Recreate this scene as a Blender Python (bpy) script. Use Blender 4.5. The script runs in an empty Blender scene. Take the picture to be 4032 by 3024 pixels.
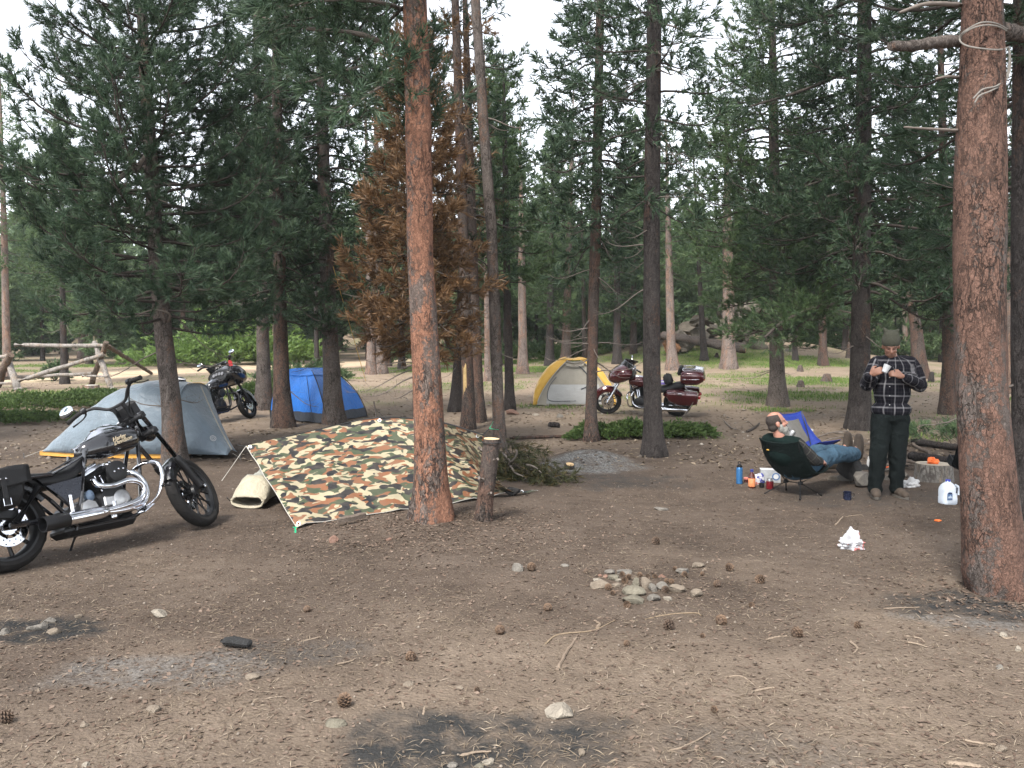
import bpy, bmesh, math, random
import numpy as np
from mathutils import Vector, Matrix, Euler

S = bpy.context.scene
COL = S.collection
R = math.radians

# ------------------------------------------------------------------ camera
CAM_H, FPX, HORIZON = 1.6, 3270.0, 1376.0
PITCH = math.atan((1512.0 - HORIZON) / FPX)
cam_data = bpy.data.cameras.new('camera')
cam_data.sensor_width = 36.0
cam_data.lens = 36.0 * FPX / 4032.0
cam_data.clip_start, cam_data.clip_end = 0.05, 900.0
cam = bpy.data.objects.new('camera', cam_data)
COL.objects.link(cam)
cam.location = (0, 0, CAM_H)
cam.rotation_euler = (math.pi / 2 - PITCH, 0, 0)
S.camera = cam

# ------------------------------------------------------------------ sky and sun
SUN_ELEV, SUN_AZ = 52.0, 205.0          # degrees; azimuth clockwise from +Y, the high veiled sun stands behind the photographer
W = bpy.data.worlds.new('World'); S.world = W; W.use_nodes = True
wn = W.node_tree.nodes; wl = W.node_tree.links
bg = wn['Background']
sky = wn.new('ShaderNodeTexSky'); sky.sky_type = 'NISHITA'; sky.sun_disc = False
sky.sun_elevation = R(SUN_ELEV); sky.sun_rotation = R(SUN_AZ)
sky.altitude = 2600; sky.air_density = 1.0; sky.dust_density = 3.0; sky.ozone_density = 1.0
hs = wn.new('ShaderNodeHueSaturation'); hs.inputs['Saturation'].default_value = 0.22   # thin white cloud cover
wl.new(sky.outputs[0], hs.inputs['Color']); wl.new(hs.outputs[0], bg.inputs['Color'])
bg.inputs['Strength'].default_value = 0.125
sun_d = bpy.data.lights.new('sun', 'SUN'); sun_d.energy = 1.5; sun_d.angle = R(14); sun_d.color = (1.0, 0.95, 0.88)
sun = bpy.data.objects.new('sun', sun_d); COL.objects.link(sun)
_sd = Vector((math.sin(R(SUN_AZ)) * math.cos(R(SUN_ELEV)), math.cos(R(SUN_AZ)) * math.cos(R(SUN_ELEV)), math.sin(R(SUN_ELEV))))
sun.rotation_euler = (-_sd).to_track_quat('-Z', 'Y').to_euler()
sun.location = (0, 0, 30)
S.view_settings.view_transform = 'Standard'; S.view_settings.look = 'None'
S.view_settings.gamma = 1.0; S.view_settings.use_curve_mapping = False
S.view_settings.exposure = 2.22
S.render.engine = 'CYCLES'
S.cycles.use_denoising = True
S.cycles.max_bounces = 6; S.cycles.diffuse_bounces = 3; S.cycles.glossy_bounces = 3
S.cycles.transmission_bounces = 4; S.cycles.transparent_max_bounces = 6
S.cycles.sample_clamp_indirect = 6.0

# ------------------------------------------------------------------ pixels of the photograph -> directions and points
_cp, _sp = math.cos(PITCH), math.sin(PITCH)
def ray(px, py):
    x, y = (px - 2016.0) / FPX, -(py - 1512.0) / FPX
    return np.array([x, _cp + y * _sp, -_sp + y * _cp])
def P(px, py, Y):
    """point on the pixel's ray at depth Y (metres in front of the camera)"""
    d = ray(px, py); t = Y / d[1]
    return Vector((d[0] * t, Y, CAM_H + d[2] * t))

# ------------------------------------------------------------------ numpy noise
def _hash(ix, iy, iz, seed):
    h = (ix.astype(np.int64) * 374761393 + iy.astype(np.int64) * 668265263 + iz.astype(np.int64) * 2147483647 + seed * 974634777) & 0xffffffff
    h = ((h ^ (h >> 13)) * 1274126177) & 0xffffffff
    h = ((h ^ (h >> 16)) * 2246822519) & 0xffffffff
    return ((h ^ (h >> 15)) & 0xffff) / 65535.0
def vnoise(x, y, z=0.0, seed=0):
    x = np.asarray(x, float); y = np.asarray(y, float) + 0 * x; z = np.asarray(z, float) + 0 * x
    ix, iy, iz = np.floor(x), np.floor(y), np.floor(z)
    fx, fy, fz = x - ix, y - iy, z - iz
    fx, fy, fz = fx * fx * (3 - 2 * fx), fy * fy * (3 - 2 * fy), fz * fz * (3 - 2 * fz)
    o = 0
    for a in (0, 1):
        for b in (0, 1):
            for c in (0, 1):
                o = o + _hash(ix + a, iy + b, iz + c, seed) * (fx if a else 1 - fx) * (fy if b else 1 - fy) * (fz if c else 1 - fz)
    return o * 2 - 1
def fbm(x, y, z=0.0, seed=0, oct=4):
    o, a, f = 0, 0.5, 1.0
    for k in range(oct):
        o = o + a * vnoise(np.asarray(x) * f, np.asarray(y) * f, np.asarray(z) * f, seed + k * 17); a *= 0.5; f *= 2.03
    return o
def sstep(a, b, x):
    t = np.clip((x - a) / (b - a), 0, 1); return t * t * (3 - 2 * t)

# ------------------------------------------------------------------ the lie of the land
def hgt(x, y):
    x = np.asarray(x, float); y = np.asarray(y, float)
    d = np.maximum(y - 13.0, 0)
    z = 0.020 * d * sstep(0, 10, d)
    z = z + 0.05 * fbm(x * .35, y * .35, 3.1, 5, 3) * sstep(2, 6, np.abs(y)) + 0.02 * fbm(x * 1.3, y * 1.3, 0, 9, 3)
    # soil heaped round the foot of the big orange pine
    cx, cy = -0.76, 7.85
    z = z + 0.06 * np.exp(-(((x - cx + .1) / .9) ** 2 + ((y - cy + .35) / .75) ** 2))
    # ash mound of the old fire
    z = z + 0.20 * np.exp(-(((x - 1.08) / .62) ** 2 + ((y - 11.6) / .5) ** 2))
    # wooded slope far behind, rocky rise before it
    z = z + .16 * np.maximum(y - 78, 0) * sstep(0, 25, y - 78)
    z = z + 2.0 * np.exp(-(((x - 13.0) / 7.5) ** 2 + ((y - 52) / 9.0) ** 2))
    return z
def hz(x, y): return float(hgt(x, y))
def G(px, py, lift=0.0):
    """where the pixel's ray meets the ground"""
    d = ray(px, py); ts = np.geomspace(1.5, 260, 420)
    for k in range(3):
        below = CAM_H + d[2] * ts <= hgt(d[0] * ts, d[1] * ts)
        i = int(np.argmax(below)) if below.any() else len(ts) - 1
        ts = np.linspace(ts[max(i - 1, 0)], ts[i], 24)
    p = d * ts[-1]
    return Vector((p[0], p[1], hz(p[0], p[1]) + lift))
def ground_at(px, Y):
    x = (px - 2016.0) / FPX * Y * 1.0
    return Vector((x, Y, hz(x, Y)))

# ------------------------------------------------------------------ mesh helpers
def link(o, parent=None):
    COL.objects.link(o)
    if parent is not None: o.parent = parent
    return o
def arr_mesh(name, V, F, mats=None, smooth=None, face_attr=None):
    V = np.asarray(V, np.float32); F = np.asarray(F, np.int32)
    me = bpy.data.meshes.new(name)
    n, m, k = len(V), len(F), F.shape[1]
    me.vertices.add(n); me.vertices.foreach_set('co', V.ravel())
    me.loops.add(m * k); me.loops.foreach_set('vertex_index', F.ravel())
    me.polygons.add(m)
    me.polygons.foreach_set('loop_start', np.arange(0, m * k, k, dtype=np.int32))
    try: me.polygons.foreach_set('loop_total', np.full(m, k, np.int32))
    except Exception: pass
    me.update(calc_edges=True)
    if mats:
        for mt in (mats if isinstance(mats, (list, tuple)) else [mats]): me.materials.append(mt)
    if face_attr is not None:
        for nm, val in face_attr.items():
            at = me.attributes.new(nm, 'FLOAT', 'FACE'); at.data.foreach_set('value', np.asarray(val, np.float32))
    if smooth is True: me.shade_smooth()
    elif smooth: me.shade_smooth(); me.set_sharp_from_angle(angle=R(smooth))
    return me
def mobj(name, me, parent=None, loc=None):
    o = bpy.data.objects.new(name, me); link(o, parent)
    if loc is not None: o.location = loc
    return o
def tag(o, label=None, cat=None, group=None, kind=None):
    if label: o['label'] = label
    if cat: o['category'] = cat
    if group: o['group'] = group
    if kind: o['kind'] = kind
    return o
def thing(name, loc=(0, 0, 0), rz=0.0, label=None, cat=None, group=None):
    o = bpy.data.objects.new(name, None); link(o)
    o.empty_display_size = .2
    o.location = loc; o.rotation_euler = (0, 0, rz)
    return tag(o, label, cat, group)

def basis(d, up=Vector((0, 0, 1))):
    d = d.normalized()
    if abs(d.dot(up)) > .985: up = Vector((0, 1, 0)) if abs(d.y) < .9 else Vector((1, 0, 0))
    a = d.cross(up).normalized(); b = a.cross(d).normalized()
    return a, b
def spline(pts, n):
    """Catmull-Rom through control points"""
    pts = [Vector(p) for p in pts]
    if len(pts) < 3: return [pts[0].lerp(pts[-1], i / (n - 1)) for i in range(n)]
    out = []
    q = [2 * pts[0] - pts[1]] + pts + [2 * pts[-1] - pts[-2]]
    seg = len(pts) - 1
    for i in range(n):
        t = i / (n - 1) * seg; k = min(int(t), seg - 1); u = t - k
        p0, p1, p2, p3 = q[k:k + 4]
        out.append(.5 * ((2 * p1) + (p2 - p0) * u + (2 * p0 - 5 * p1 + 4 * p2 - p3) * u * u + (3 * p1 - p0 - 3 * p2 + p3) * u ** 3))
    return out

class MB:
    """collects shapes into one mesh"""
    def __init__(s, M=None): s.v, s.f, s.M = [], [], M
    def add(s, vs, fs):
        o = len(s.v)
        s.v += [tuple(s.M @ Vector(v)) if s.M is not None else tuple(v) for v in vs]
        s.f += [tuple(i + o for i in f) for f in fs]; return s
    def box(s, c, size, rot=None, bev=0.0):
        hx, hy, hz_ = size[0] / 2, size[1] / 2, size[2] / 2
        m = rot if rot is not None else Matrix.Identity(3)
        c = Vector(c)
        if bev <= 0:
            vs = [c + m @ Vector((x * hx, y * hy, z * hz_)) for x in (-1, 1) for y in (-1, 1) for z in (-1, 1)]
            return s.add(vs, [(0, 1, 3, 2), (4, 6, 7, 5), (0, 4, 5, 1), (2, 3, 7, 6), (0, 2, 6, 4), (1, 5, 7, 3)])
        pts = []
        for x in (-1, 1):
            for y in (-1, 1):
                for z in (-1, 1):
                    pts += [(x * (hx - bev), y * (hy - bev), z * hz_), (x * (hx - bev), y * hy, z * (hz_ - bev)), (x * hx, y * (hy - bev), z * (hz_ - bev))]
        return s.hull([c + m @ Vector(p) for p in pts])
    def hull(s, pts):
        bm = bmesh.new()
        for p in pts: bm.verts.new(p)
        r = bmesh.ops.convex_hull(bm, input=bm.verts)
        bmesh.ops.delete(bm, geom=[e for e in r['geom_interior'] if isinstance(e, bmesh.types.BMVert)], context='VERTS')
        bmesh.ops.dissolve_limit(bm, angle_limit=R(1), verts=bm.verts, edges=bm.edges)
        bmesh.ops.recalc_face_normals(bm, faces=bm.faces)
        bm.verts.index_update()
        s.add([v.co.copy() for v in bm.verts], [tuple(v.index for v in f.verts) for f in bm.faces]); bm.free(); return s
    def loft(s, rings, caps=True, closed=True):
        n = len(rings[0]); vs = [p for r in rings for p in r]; fs = []
        for i in range(len(rings) - 1):
            for j in range(n if closed else n - 1):
                a, b = i * n + j, i * n + (j + 1) % n
                fs.append((a, b, b + n, a + n))
        if caps and closed:
            fs.append(tuple(reversed(range(n)))); fs.append(tuple(range((len(rings) - 1) * n, len(rings) * n)))
        return s.add(vs, fs)
    def tube(s, pts, r, n=8, caps=True, flat=1.0, twist=0.0):
        pts = [Vector(p) for p in pts]; m = len(pts)
        rr = list(r) if hasattr(r, '__len__') else [r] * m
        rings = []; a = None
        for i in range(m):
            d = (pts[min(i + 1, m - 1)] - pts[max(i - 1, 0)])
            if d.length < 1e-9: d = Vector((0, 0, 1))
            d.normalize()
            if a is None: a, b = basis(d)
            else:
                a = (a - d * a.dot(d))
                if a.length < 1e-6: a, b = basis(d)
                a.normalize(); b = a.cross(d).normalized() * -1
                b = d.cross(a).normalized()
            rings.append([pts[i] + (a * math.cos(2 * math.pi * k / n + twist) + b * math.sin(2 * math.pi * k / n + twist) * flat) * rr[i] for k in range(n)])
        return s.loft(rings, caps)
    def lathe(s, prof, n=20, c=(0, 0, 0), axis=(0, 0, 1), caps=True):
        d = Vector(axis).normalized(); a, b = basis(d); c = Vector(c)
        b = d.cross(a)
        rings = [[c + d * z + (a * math.cos(2 * math.pi * k / n) + b * math.sin(2 * math.pi * k / n)) * r for k in range(n)] for r, z in prof]
        return s.loft(rings, caps)
    def ball(s, c, r, nu=14, nv=9, rot=None):
        rx, ry, rz = r if hasattr(r, '__len__') else (r, r, r)
        m = rot if rot is not None else Matrix.Identity(3); c = Vector(c)
        rings = []
        for i in range(nv + 1):
            t = math.pi * (i + .02) / (nv + .04) if 0 < i < nv else (0.04 if i == 0 else math.pi - .04)
            rings.append([c + m @ Vector((rx * math.sin(t) * math.cos(2 * math.pi * k / nu), ry * math.sin(t) * math.sin(2 * math.pi * k / nu), -rz * math.cos(t))) for k in range(nu)])
        return s.loft(rings)
    def prism(s, poly, z0, z1, M=None):
        n = len(poly); m = M if M is not None else Matrix.Identity(4)
        vs = [m @ Vector((x, y, z0)) for x, y in poly] + [m @ Vector((x, y, z1)) for x, y in poly]
        return s.add(vs, [tuple(reversed(range(n))), tuple(range(n, 2 * n))] + [(i, (i + 1) % n, n + (i + 1) % n, n + i) for i in range(n)])
    def torus(s, c, axis, Rr, r, n=40, m=10, flat=1.0):
        d = Vector(axis).normalized(); a, b = basis(d); c = Vector(c); rings = []
        for i in range(n + 1):
            t = 2 * math.pi * i / n; e = a * math.cos(t) + b * math.sin(t)
            rings.append([c + e * (Rr + r * math.cos(2 * math.pi * k / m)) + d * (r * flat * math.sin(2 * math.pi * k / m)) for k in range(m)])
        return s.loft(rings, caps=False)
    def grid(s, fn, nu, nv):
        vs = [fn(i / nu, j / nv) for i in range(nu + 1) for j in range(nv + 1)]
        return s.add(vs, [(i * (nv + 1) + j, (i + 1) * (nv + 1) + j, (i + 1) * (nv + 1) + j + 1, i * (nv + 1) + j + 1) for i in range(nu) for j in range(nv)])
    def mesh(s, name, mat, smooth=35):
        me = bpy.data.meshes.new(name); me.from_pydata(s.v, [], s.f); me.update()
        bm = bmesh.new(); bm.from_mesh(me); bmesh.ops.recalc_face_normals(bm, faces=bm.faces); bm.to_mesh(me); bm.free()
        for mt in (mat if isinstance(mat, (list, tuple)) else [mat]): me.materials.append(mt)
        if smooth: me.shade_smooth(); me.set_sharp_from_angle(angle=R(smooth))
        return me
    def build(s, name, mat, parent=None, smooth=35, loc=None):
        return mobj(name, s.mesh(name, mat, smooth), parent, loc)

# ------------------------------------------------------------------ materials
class NT:
    def __init__(s, m): s.nt = m.node_tree; s.n = s.nt.nodes; s.l = s.nt.links
    def new(s, t, **kw):
        o = s.n.new(t)
        for k, v in kw.items(): setattr(o, k, v)
        return o
    def set(s, sock, v):
        if hasattr(v, 'is_linked') or hasattr(v, 'links'): s.l.new(v, sock)
        else:
            if isinstance(v, (tuple, list)) and len(v) == 3 and sock.type == 'RGBA': v = (*v, 1)
            sock.default_value = v
    def coord(s, kind='Object', scale=(1, 1, 1), loc=(0, 0, 0)):
        tc = s.new('ShaderNodeTexCoord'); mp = s.new('ShaderNodeMapping')
        mp.inputs['Scale'].default_value = scale; mp.inputs['Location'].default_value = loc
        s.l.new(tc.outputs[kind], mp.inputs['Vector']); return mp.outputs[0]
    def noise(s, vec, scale, detail=4, rough=.55, dist=0.0, out='Fac'):
        o = s.new('ShaderNodeTexNoise'); s.l.new(vec, o.inputs['Vector'])
        o.inputs['Scale'].default_value = scale; o.inputs['Detail'].default_value = detail
        o.inputs['Roughness'].default_value = rough; o.inputs['Distortion'].default_value = dist
        return o.outputs[0 if out == 'Fac' else 1]
    def voro(s, vec, scale, feature='F1', out='Distance', rnd=1.0):
        o = s.new('ShaderNodeTexVoronoi', feature=feature); s.l.new(vec, o.inputs['Vector'])
        o.inputs['Scale'].default_value = scale; o.inputs['Randomness'].default_value = rnd
        return o.outputs[out]
    def ramp(s, fac, stops, interp='LINEAR'):
        o = s.new('ShaderNodeValToRGB'); cr = o.color_ramp; cr.interpolation = interp
        while len(cr.elements) < len(stops): cr.elements.new(.5)
        for e, (p, c) in zip(cr.elements, stops):
            e.position = p; e.color = (*c, 1) if len(c) == 3 else c
        s.l.new(fac, o.inputs[0]); return o.outputs[0]
    def mr(s, v, a, b, c=0.0, d=1.0):
        o = s.new('ShaderNodeMapRange'); s.set(o.inputs[0], v)
        for i, x in enumerate((a, b, c, d)): o.inputs[i + 1].default_value = x
        return o.outputs[0]
    def math(s, op, a, b=0.0):
        o = s.new('ShaderNodeMath', operation=op); s.set(o.inputs[0], a); s.set(o.inputs[1], b); return o.outputs[0]
    def mix(s, f, a, b, mode='MIX'):
        o = s.new('ShaderNodeMix', data_type='RGBA', blend_type=mode)
        s.set(o.inputs[0], f); s.set(o.inputs[6], a); s.set(o.inputs[7], b); return o.outputs[2]
    def vmath(s, op, a, b):
        o = s.new('ShaderNodeVectorMath', operation=op); s.set(o.inputs[0], a); s.set(o.inputs[1], b); return o.outputs[0]
    def attr(s, name, out='Fac'):
        o = s.new('ShaderNodeAttribute'); o.attribute_name = name; return o.outputs[out]
    def bump(s, h, strength=.5, dist=.02):
        o = s.new('ShaderNodeBump'); o.inputs['Strength'].default_value = strength; o.inputs['Distance'].default_value = dist
        s.l.new(h, o.inputs['Height']); return o.outputs[0]
    def bsdf(s, **kw):
        b = s.n['Principled BSDF']
        for k, v in kw.items(): s.set(b.inputs[k.replace('_', ' ')], v)
        return b
def mat(name):
    m = bpy.data.materials.new(name); m.use_nodes = True
    return m, NT(m)
def plain(name, col, rough=.6, metal=0.0, var=.12, scale=8, bump=0.0, bscale=40, spec=None, coat=0.0):
    """single-coloured material with slight mottling and wear"""
    m, t = mat(name); v = t.coord('Object')
    n = t.noise(v, scale, 5); n2 = t.noise(v, scale * 7, 3)
    f = t.math('ADD', t.math('MULTIPLY', n, .7), t.math('MULTIPLY', n2, .3))
    c = t.ramp(f, [(.28, tuple(x * (1 - var) for x in col)), (.72, tuple(min(1, x * (1 + var)) for x in col))])
    kw = dict(Base_Color=c, Metallic=metal, Roughness=t.mr(n2, .3, .7, max(.02, rough - .06), min(1, rough + .06)))
    if bump > 0: kw['Normal'] = t.bump(t.noise(v, bscale, 4), bump, .01)
    b = t.bsdf(**kw)
    if coat: b.inputs['Coat Weight'].default_value = coat; b.inputs['Coat Roughness'].default_value = .05
    if spec is not None: b.inputs['Specular IOR Level'].default_value = spec
    return m

def bark_mat(name, hi, lo, crack, warm, amount=.5, sc=17.0, disp=.012, stretch=.42, seedloc=(0, 0, 0), flake=1.0):
    """flaky pine bark: hi/lo scale colours, warm = orange inner bark shown where outer flakes came off; long uneven fissures"""
    m, t = mat(name)
    v0 = t.coord('Object', (1, 1, .75), seedloc)
    w = t.noise(v0, 14, 3, out='Color')
    v = t.vmath('ADD', v0, t.vmath('MULTIPLY', t.vmath('SUBTRACT', w, (.5, .5, .5)), (.07, .07, .07)))
    k = sc / 22.0
    e1 = t.voro(v, 26 * k, 'DISTANCE_TO_EDGE'); c1 = t.voro(v, 26 * k, 'F1', 'Color')
    e2 = t.voro(v, 62 * k, 'DISTANCE_TO_EDGE'); c2 = t.voro(v, 62 * k, 'F1', 'Color')
    fine = t.noise(v0, 90 * k, 5, .65)
    vf = t.coord('Object', (1, 1, .34), (seedloc[0] + 2, seedloc[1] + 5, 0))
    n1 = t.noise(vf, 10 * k, 4, .6, .4); n2 = t.noise(t.coord('Object', (1, 1, .42), (seedloc[0] + 9, 1, 3)), 17 * k, 4, .6, .4)
    fis = t.math('MINIMUM', t.mr(t.math('ABSOLUTE', t.math('SUBTRACT', n1, .5)), .0, .028), t.mr(t.math('ABSOLUTE', t.math('SUBTRACT', n2, .47)), .0, .020))
    come = t.mr(t.noise(v0, 3.1, 2), .38, .60)                 # fissures come and go along the trunk
    fis = t.math('MAXIMUM', fis, t.math('MULTIPLY', come, .85))
    big = t.noise(t.coord('Object', (1, 1, .30), (seedloc[0] + 7, 3, 1)), 4.2, 4, .6, .5)
    wm = t.mr(t.math('ADD', big, t.math('ADD', t.math('MULTIPLY', t.math('SUBTRACT', c1, .5), .16), t.math('MULTIPLY', t.math('SUBTRACT', c2, .5), .14))), .66 - amount * .34, .74 - amount * .34)
    tone = t.math('ADD', t.math('MULTIPLY', c2, .40), t.math('ADD', t.math('MULTIPLY', c1, .25), t.math('MULTIPLY', fine, .45)))
    grey = t.mix(t.mr(tone, .28, .82), lo, hi)
    orange = t.mix(t.mr(tone, .28, .82), tuple(x * .55 for x in warm), tuple(min(1, x * 1.12) for x in warm))
    c = t.mix(wm, grey, orange)
    ek = t.math('MULTIPLY', t.mr(e2, .0, .09, .55, 1), t.mr(e1, 0, .05, .55, 1))
    c = t.mix(t.math('SUBTRACT', 1.0, ek), c, crack)
    c = t.mix(fis, crack, c)
    h = t.math('ADD', t.math('MULTIPLY', fis, .7), t.math('ADD', t.math('MULTIPLY', ek, .30), t.math('ADD', t.math('MULTIPLY', c1, .30), t.math('ADD', t.math('MULTIPLY', c2, .22), t.math('MULTIPLY', fine, .25)))))
    b = t.bsdf(Base_Color=c, Roughness=.92, Specular_IOR_Level=.2, Normal=t.bump(h, 1.0, disp * 1.1))
    return m
# ================================================================== ground
rng = np.random.default_rng(7)
# grass patches: pixel of the middle, half widths in metres (across, along the view), strength
GRASS = [((170, 1560), 3.2, 2.2, 1.0), ((60, 1640), 2.2, 1.3, 1.0), ((330, 1440), 4.5, 2.2, .9), ((620, 1425), 3.0, 1.6, .7), ((960, 1420), 3.0, 1.6, .9),
         ((1180, 1500), 1.8, 1.2, .5), ((1290, 1490), 1.4, .8, .55), ((1650, 1455), 3.0, 2.6, .8), ((1900, 1430), 4.0, 3.0, .95), ((2090, 1455), 2.6, 2.6, .95),
         ((2200, 1410), 3.2, 2.0, .9), ((2450, 1405), 4.0, 2.0, .9), ((2800, 1400), 3.5, 2.0, .95), ((3050, 1430), 2.6, 1.6, .7), ((3260, 1425), 3.4, 1.6, .95),
         ((3260, 1500), 3.2, 2.4, .95), ((3180, 1560), 2.4, 2.0, .85), ((2960, 1430), 3.6, 2.0, .8), ((2700, 1520), 1.8, 1.2, .35), ((3640, 1415), 2.6, 2.2, 1.0), ((3550, 1720), .7, .9, .32), ((3640, 1720), .5, .6, .28), ((2160, 1600), .9, .7, .45),
         ((3990, 1570), 1.0, .8, .7), ((3070, 1615), .8, .6, .7), ((2900, 1480), 1.8, 1.4, .5), ((1000, 1560), 1.6, 1.2, .55), ((700, 1560), 1.8, 1.2, .5), ((2760, 1720), .6, .5, .35),
         ((3760, 1480), 2.0, 1.4, .55), ((1080, 1480), 1.4, 1.4, .5), ((1850, 1515), 2.0, 1.2, .45), ((40, 1460), 2.5, 1.5, .6)]
_gp = [(G(*c), a, b, s) for c, a, b, s in GRASS]
def grass_mask(x, y):
    m = np.zeros_like(np.asarray(x, float))
    w = fbm(np.asarray(x) * .9, np.asarray(y) * .9, 1.7, 31, 4)
    for p, a, b, s in _gp:
        q = ((x - p.x) / a) ** 2 + ((y - p.y) / b) ** 2
        m = np.maximum(m, s * sstep(1.25, .45, q + w * .9))
    far = sstep(16, 26, np.asarray(y, float)) * sstep(.04, .34, w) * .6
    return np.maximum(m, far)
ROAD = [G(-600, 1500), G(150, 1490), G(520, 1468), G(850, 1452), G(1250, 1440), G(1650, 1418)]
def road_mask(x, y):
    x = np.asarray(x, float); y = np.asarray(y, float); d = np.full(x.shape, 1e9)
    for a, b in zip(ROAD[:-1], ROAD[1:]):
        ax, ay, bx, by = a.x, a.y, b.x, b.y
        t = np.clip(((x - ax) * (bx - ax) + (y - ay) * (by - ay)) / ((bx - ax) ** 2 + (by - ay) ** 2), 0, 1)
        d = np.minimum(d, np.hypot(x - ax - t * (bx - ax), y - ay - t * (by - ay)))
    return sstep(3.6, 1.8, d + .8 * fbm(x * .6, y * .6, 4, 3, 3))
ASH = [((1920, 2935), .60, .30, 1.4, .10), ((1640, 2885), .3, .2, 1.0, .1), ((600, 2640), .55, .26, .7, 1.0), ((1250, 2560), .40, .20, .75, .3), ((110, 2480), .42, .2, 1.4, .03), ((3930, 2440), .55, .3, .8, .9),
       ((2140, 1880), .75, .6, 1.0, .05), ((2450, 1890), .8, .7, .9, .1), ((2320, 1825), .75, .5, 1.3, 1.0), ((3900, 2390), .6, .32, 1.2, .08), ((2900, 2960), .5, .2, .45, .4), ((3650, 2380), .4, .2, .35, .3), ((3420, 1960), .8, .6, .6, .15), ((1250, 2600), .25, .12, .5, .3)]
_ap = [(G(*c), a, b, s, k) for c, a, b, s, k in ASH]
def ash_mask(x, y):
    m = np.zeros_like(x); k_ = np.zeros_like(x); w = fbm(x * 3.4, y * 3.4, 9, 77, 5)
    for p, a, b, s, k in _ap:
        q = s * sstep(1.5, .15, ((x - p.x) / a) ** 2 + ((y - p.y) / b) ** 2 + w * 1.3)
        k_ = np.where(q > m, k, k_); m = np.maximum(m, q)
    return m, k_
def tan_mask(x, y):  # paler near and far: part soil colour, part open-sky light painted in
    w = fbm(x * .8, y * .8, 2, 91, 4)
    near = .75 * sstep(6.4, 2.9, y + w * 3.0 + np.abs(x) * .05)
    spots = np.exp(-(((x - 1.2) / .8) ** 2 + ((y - 4.2) / .5) ** 2)) * .5
    far = sstep(11.5, 17.5, y + w * 3 - .10 * np.abs(x + 1)) * 1.0
    camp = sstep(.1, .5, fbm(x * .35, y * .35, 7, 15, 3)) * .3
    return np.clip(np.maximum(np.maximum(near, spots), np.maximum(far, camp)), 0, 1)

def axis(lo, hi, dense, step, grow):
    a, c = [0.0], step
    mid = [x for x in np.arange(dense[0], dense[1] + 1e-6, step)]
    up = [mid[-1]]; c = step
    while up[-1] < hi: c *= grow; up.append(up[-1] + c)
    dn = [mid[0]]; c = step
    while dn[-1] > lo: c *= grow; dn.append(dn[-1] - c)
    return np.array(sorted(set(dn[1:] + mid + up[1:])))
gx = axis(-150, 150, (-3.6, 4.2), .046, 1.06)
gy = axis(-60, 190, (2.9, 8.5), .042, 1.048)
X, Y = np.meshgrid(gx, gy, indexing='ij')
Zg = hgt(X, Y)
near = sstep(12, 7, Y) * sstep(1.5, 2.5, Y)
Zg = Zg + near * (.010 * fbm(X * 7, Y * 7, 0, 41, 3) + .006 * fbm(X * 23, Y * 23, 0, 43, 2))
V = np.stack([X, Y, Zg], -1).reshape(-1, 3)
ny = len(gy); ii, jj = np.meshgrid(np.arange(len(gx) - 1), np.arange(ny - 1), indexing='ij')
a0 = (ii * ny + jj).ravel()
F = np.stack([a0, a0 + ny, a0 + ny + 1, a0 + 1], 1)

def ground_material():
    m, t = mat('forest_floor'); v = t.coord('Object')
    n1 = t.noise(v, 1.1, 6, .6); n2 = t.noise(v, 7, 6, .65); n3 = t.noise(v, 38, 5, .7)
    sp = t.voro(v, 60, 'F1', 'Color'); spd = t.voro(v, 60); sp2 = t.voro(v, 24, 'F1', 'Color'); spd2 = t.voro(v, 24)
    dk, br, tn = (.041, .031, .0245), (.083, .0625, .0485), (.245, .185, .135)
    mixn = t.math('ADD', t.math('MULTIPLY', n1, .45), t.math('ADD', t.math('MULTIPLY', n2, .3), t.math('MULTIPLY', n3, .25)))
    base = t.ramp(mixn, [(.34, dk), (.50, br), (.66, (.118, .093, .075))])
    tan = t.ramp(mixn, [(.34, (.112, .085, .065)), (.52, (.176, .137, .104)), (.68, (.238, .190, .147))])
    c = t.mix(t.attr('tan'), base, tan)
    # needles, crumbs and flecks of litter in the soil
    c = t.mix(t.math('MULTIPLY', t.mr(spd, .26, .18), t.mr(sp, .58, .68, 0, .8)), c, (.27, .215, .155))
    c = t.mix(t.math('MULTIPLY', t.mr(spd2, .22, .14), t.math('MULTIPLY', t.mr(sp2, .72, .80, 0, .55), t.math('SUBTRACT', 1.0, t.attr('tan')))), c, (.05, .037, .03))
    sand = t.ramp(mixn, [(.36, (.40, .295, .20)), (.62, (.54, .42, .30))])
    c = t.mix(t.attr('sand'), c, sand)
    gr = t.ramp(mixn, [(.38, (.055, .080, .022)), (.6, (.11, .155, .040))])
    c = t.mix(t.math('MULTIPLY', t.attr('grass'), .75), c, gr)
    ashc = t.mix(t.attr('ashk'), (.014, .0135, .013), (.24, .235, .225))
    ashc = t.mix(t.mr(n3, .35, .7), tuple([.03] * 3), ashc)
    am = t.math('MULTIPLY', t.attr('ash'), t.mr(n2, .3, .6, .1, 1))
    c = t.mix(t.math('MULTIPLY', am, .92), c, ashc)
    h = t.math('ADD', t.math('MULTIPLY', n2, .7), t.math('ADD', t.math('MULTIPLY', n3, .5), t.math('MULTIPLY', spd, .3)))
    t.bsdf(Base_Color=c, Roughness=.95, Specular_IOR_Level=.15, Normal=t.bump(h, .7, .03))
    return m
g_me = arr_mesh('ground', V, F, ground_material(), True)
am_, ak_ = ash_mask(X, Y)
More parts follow.
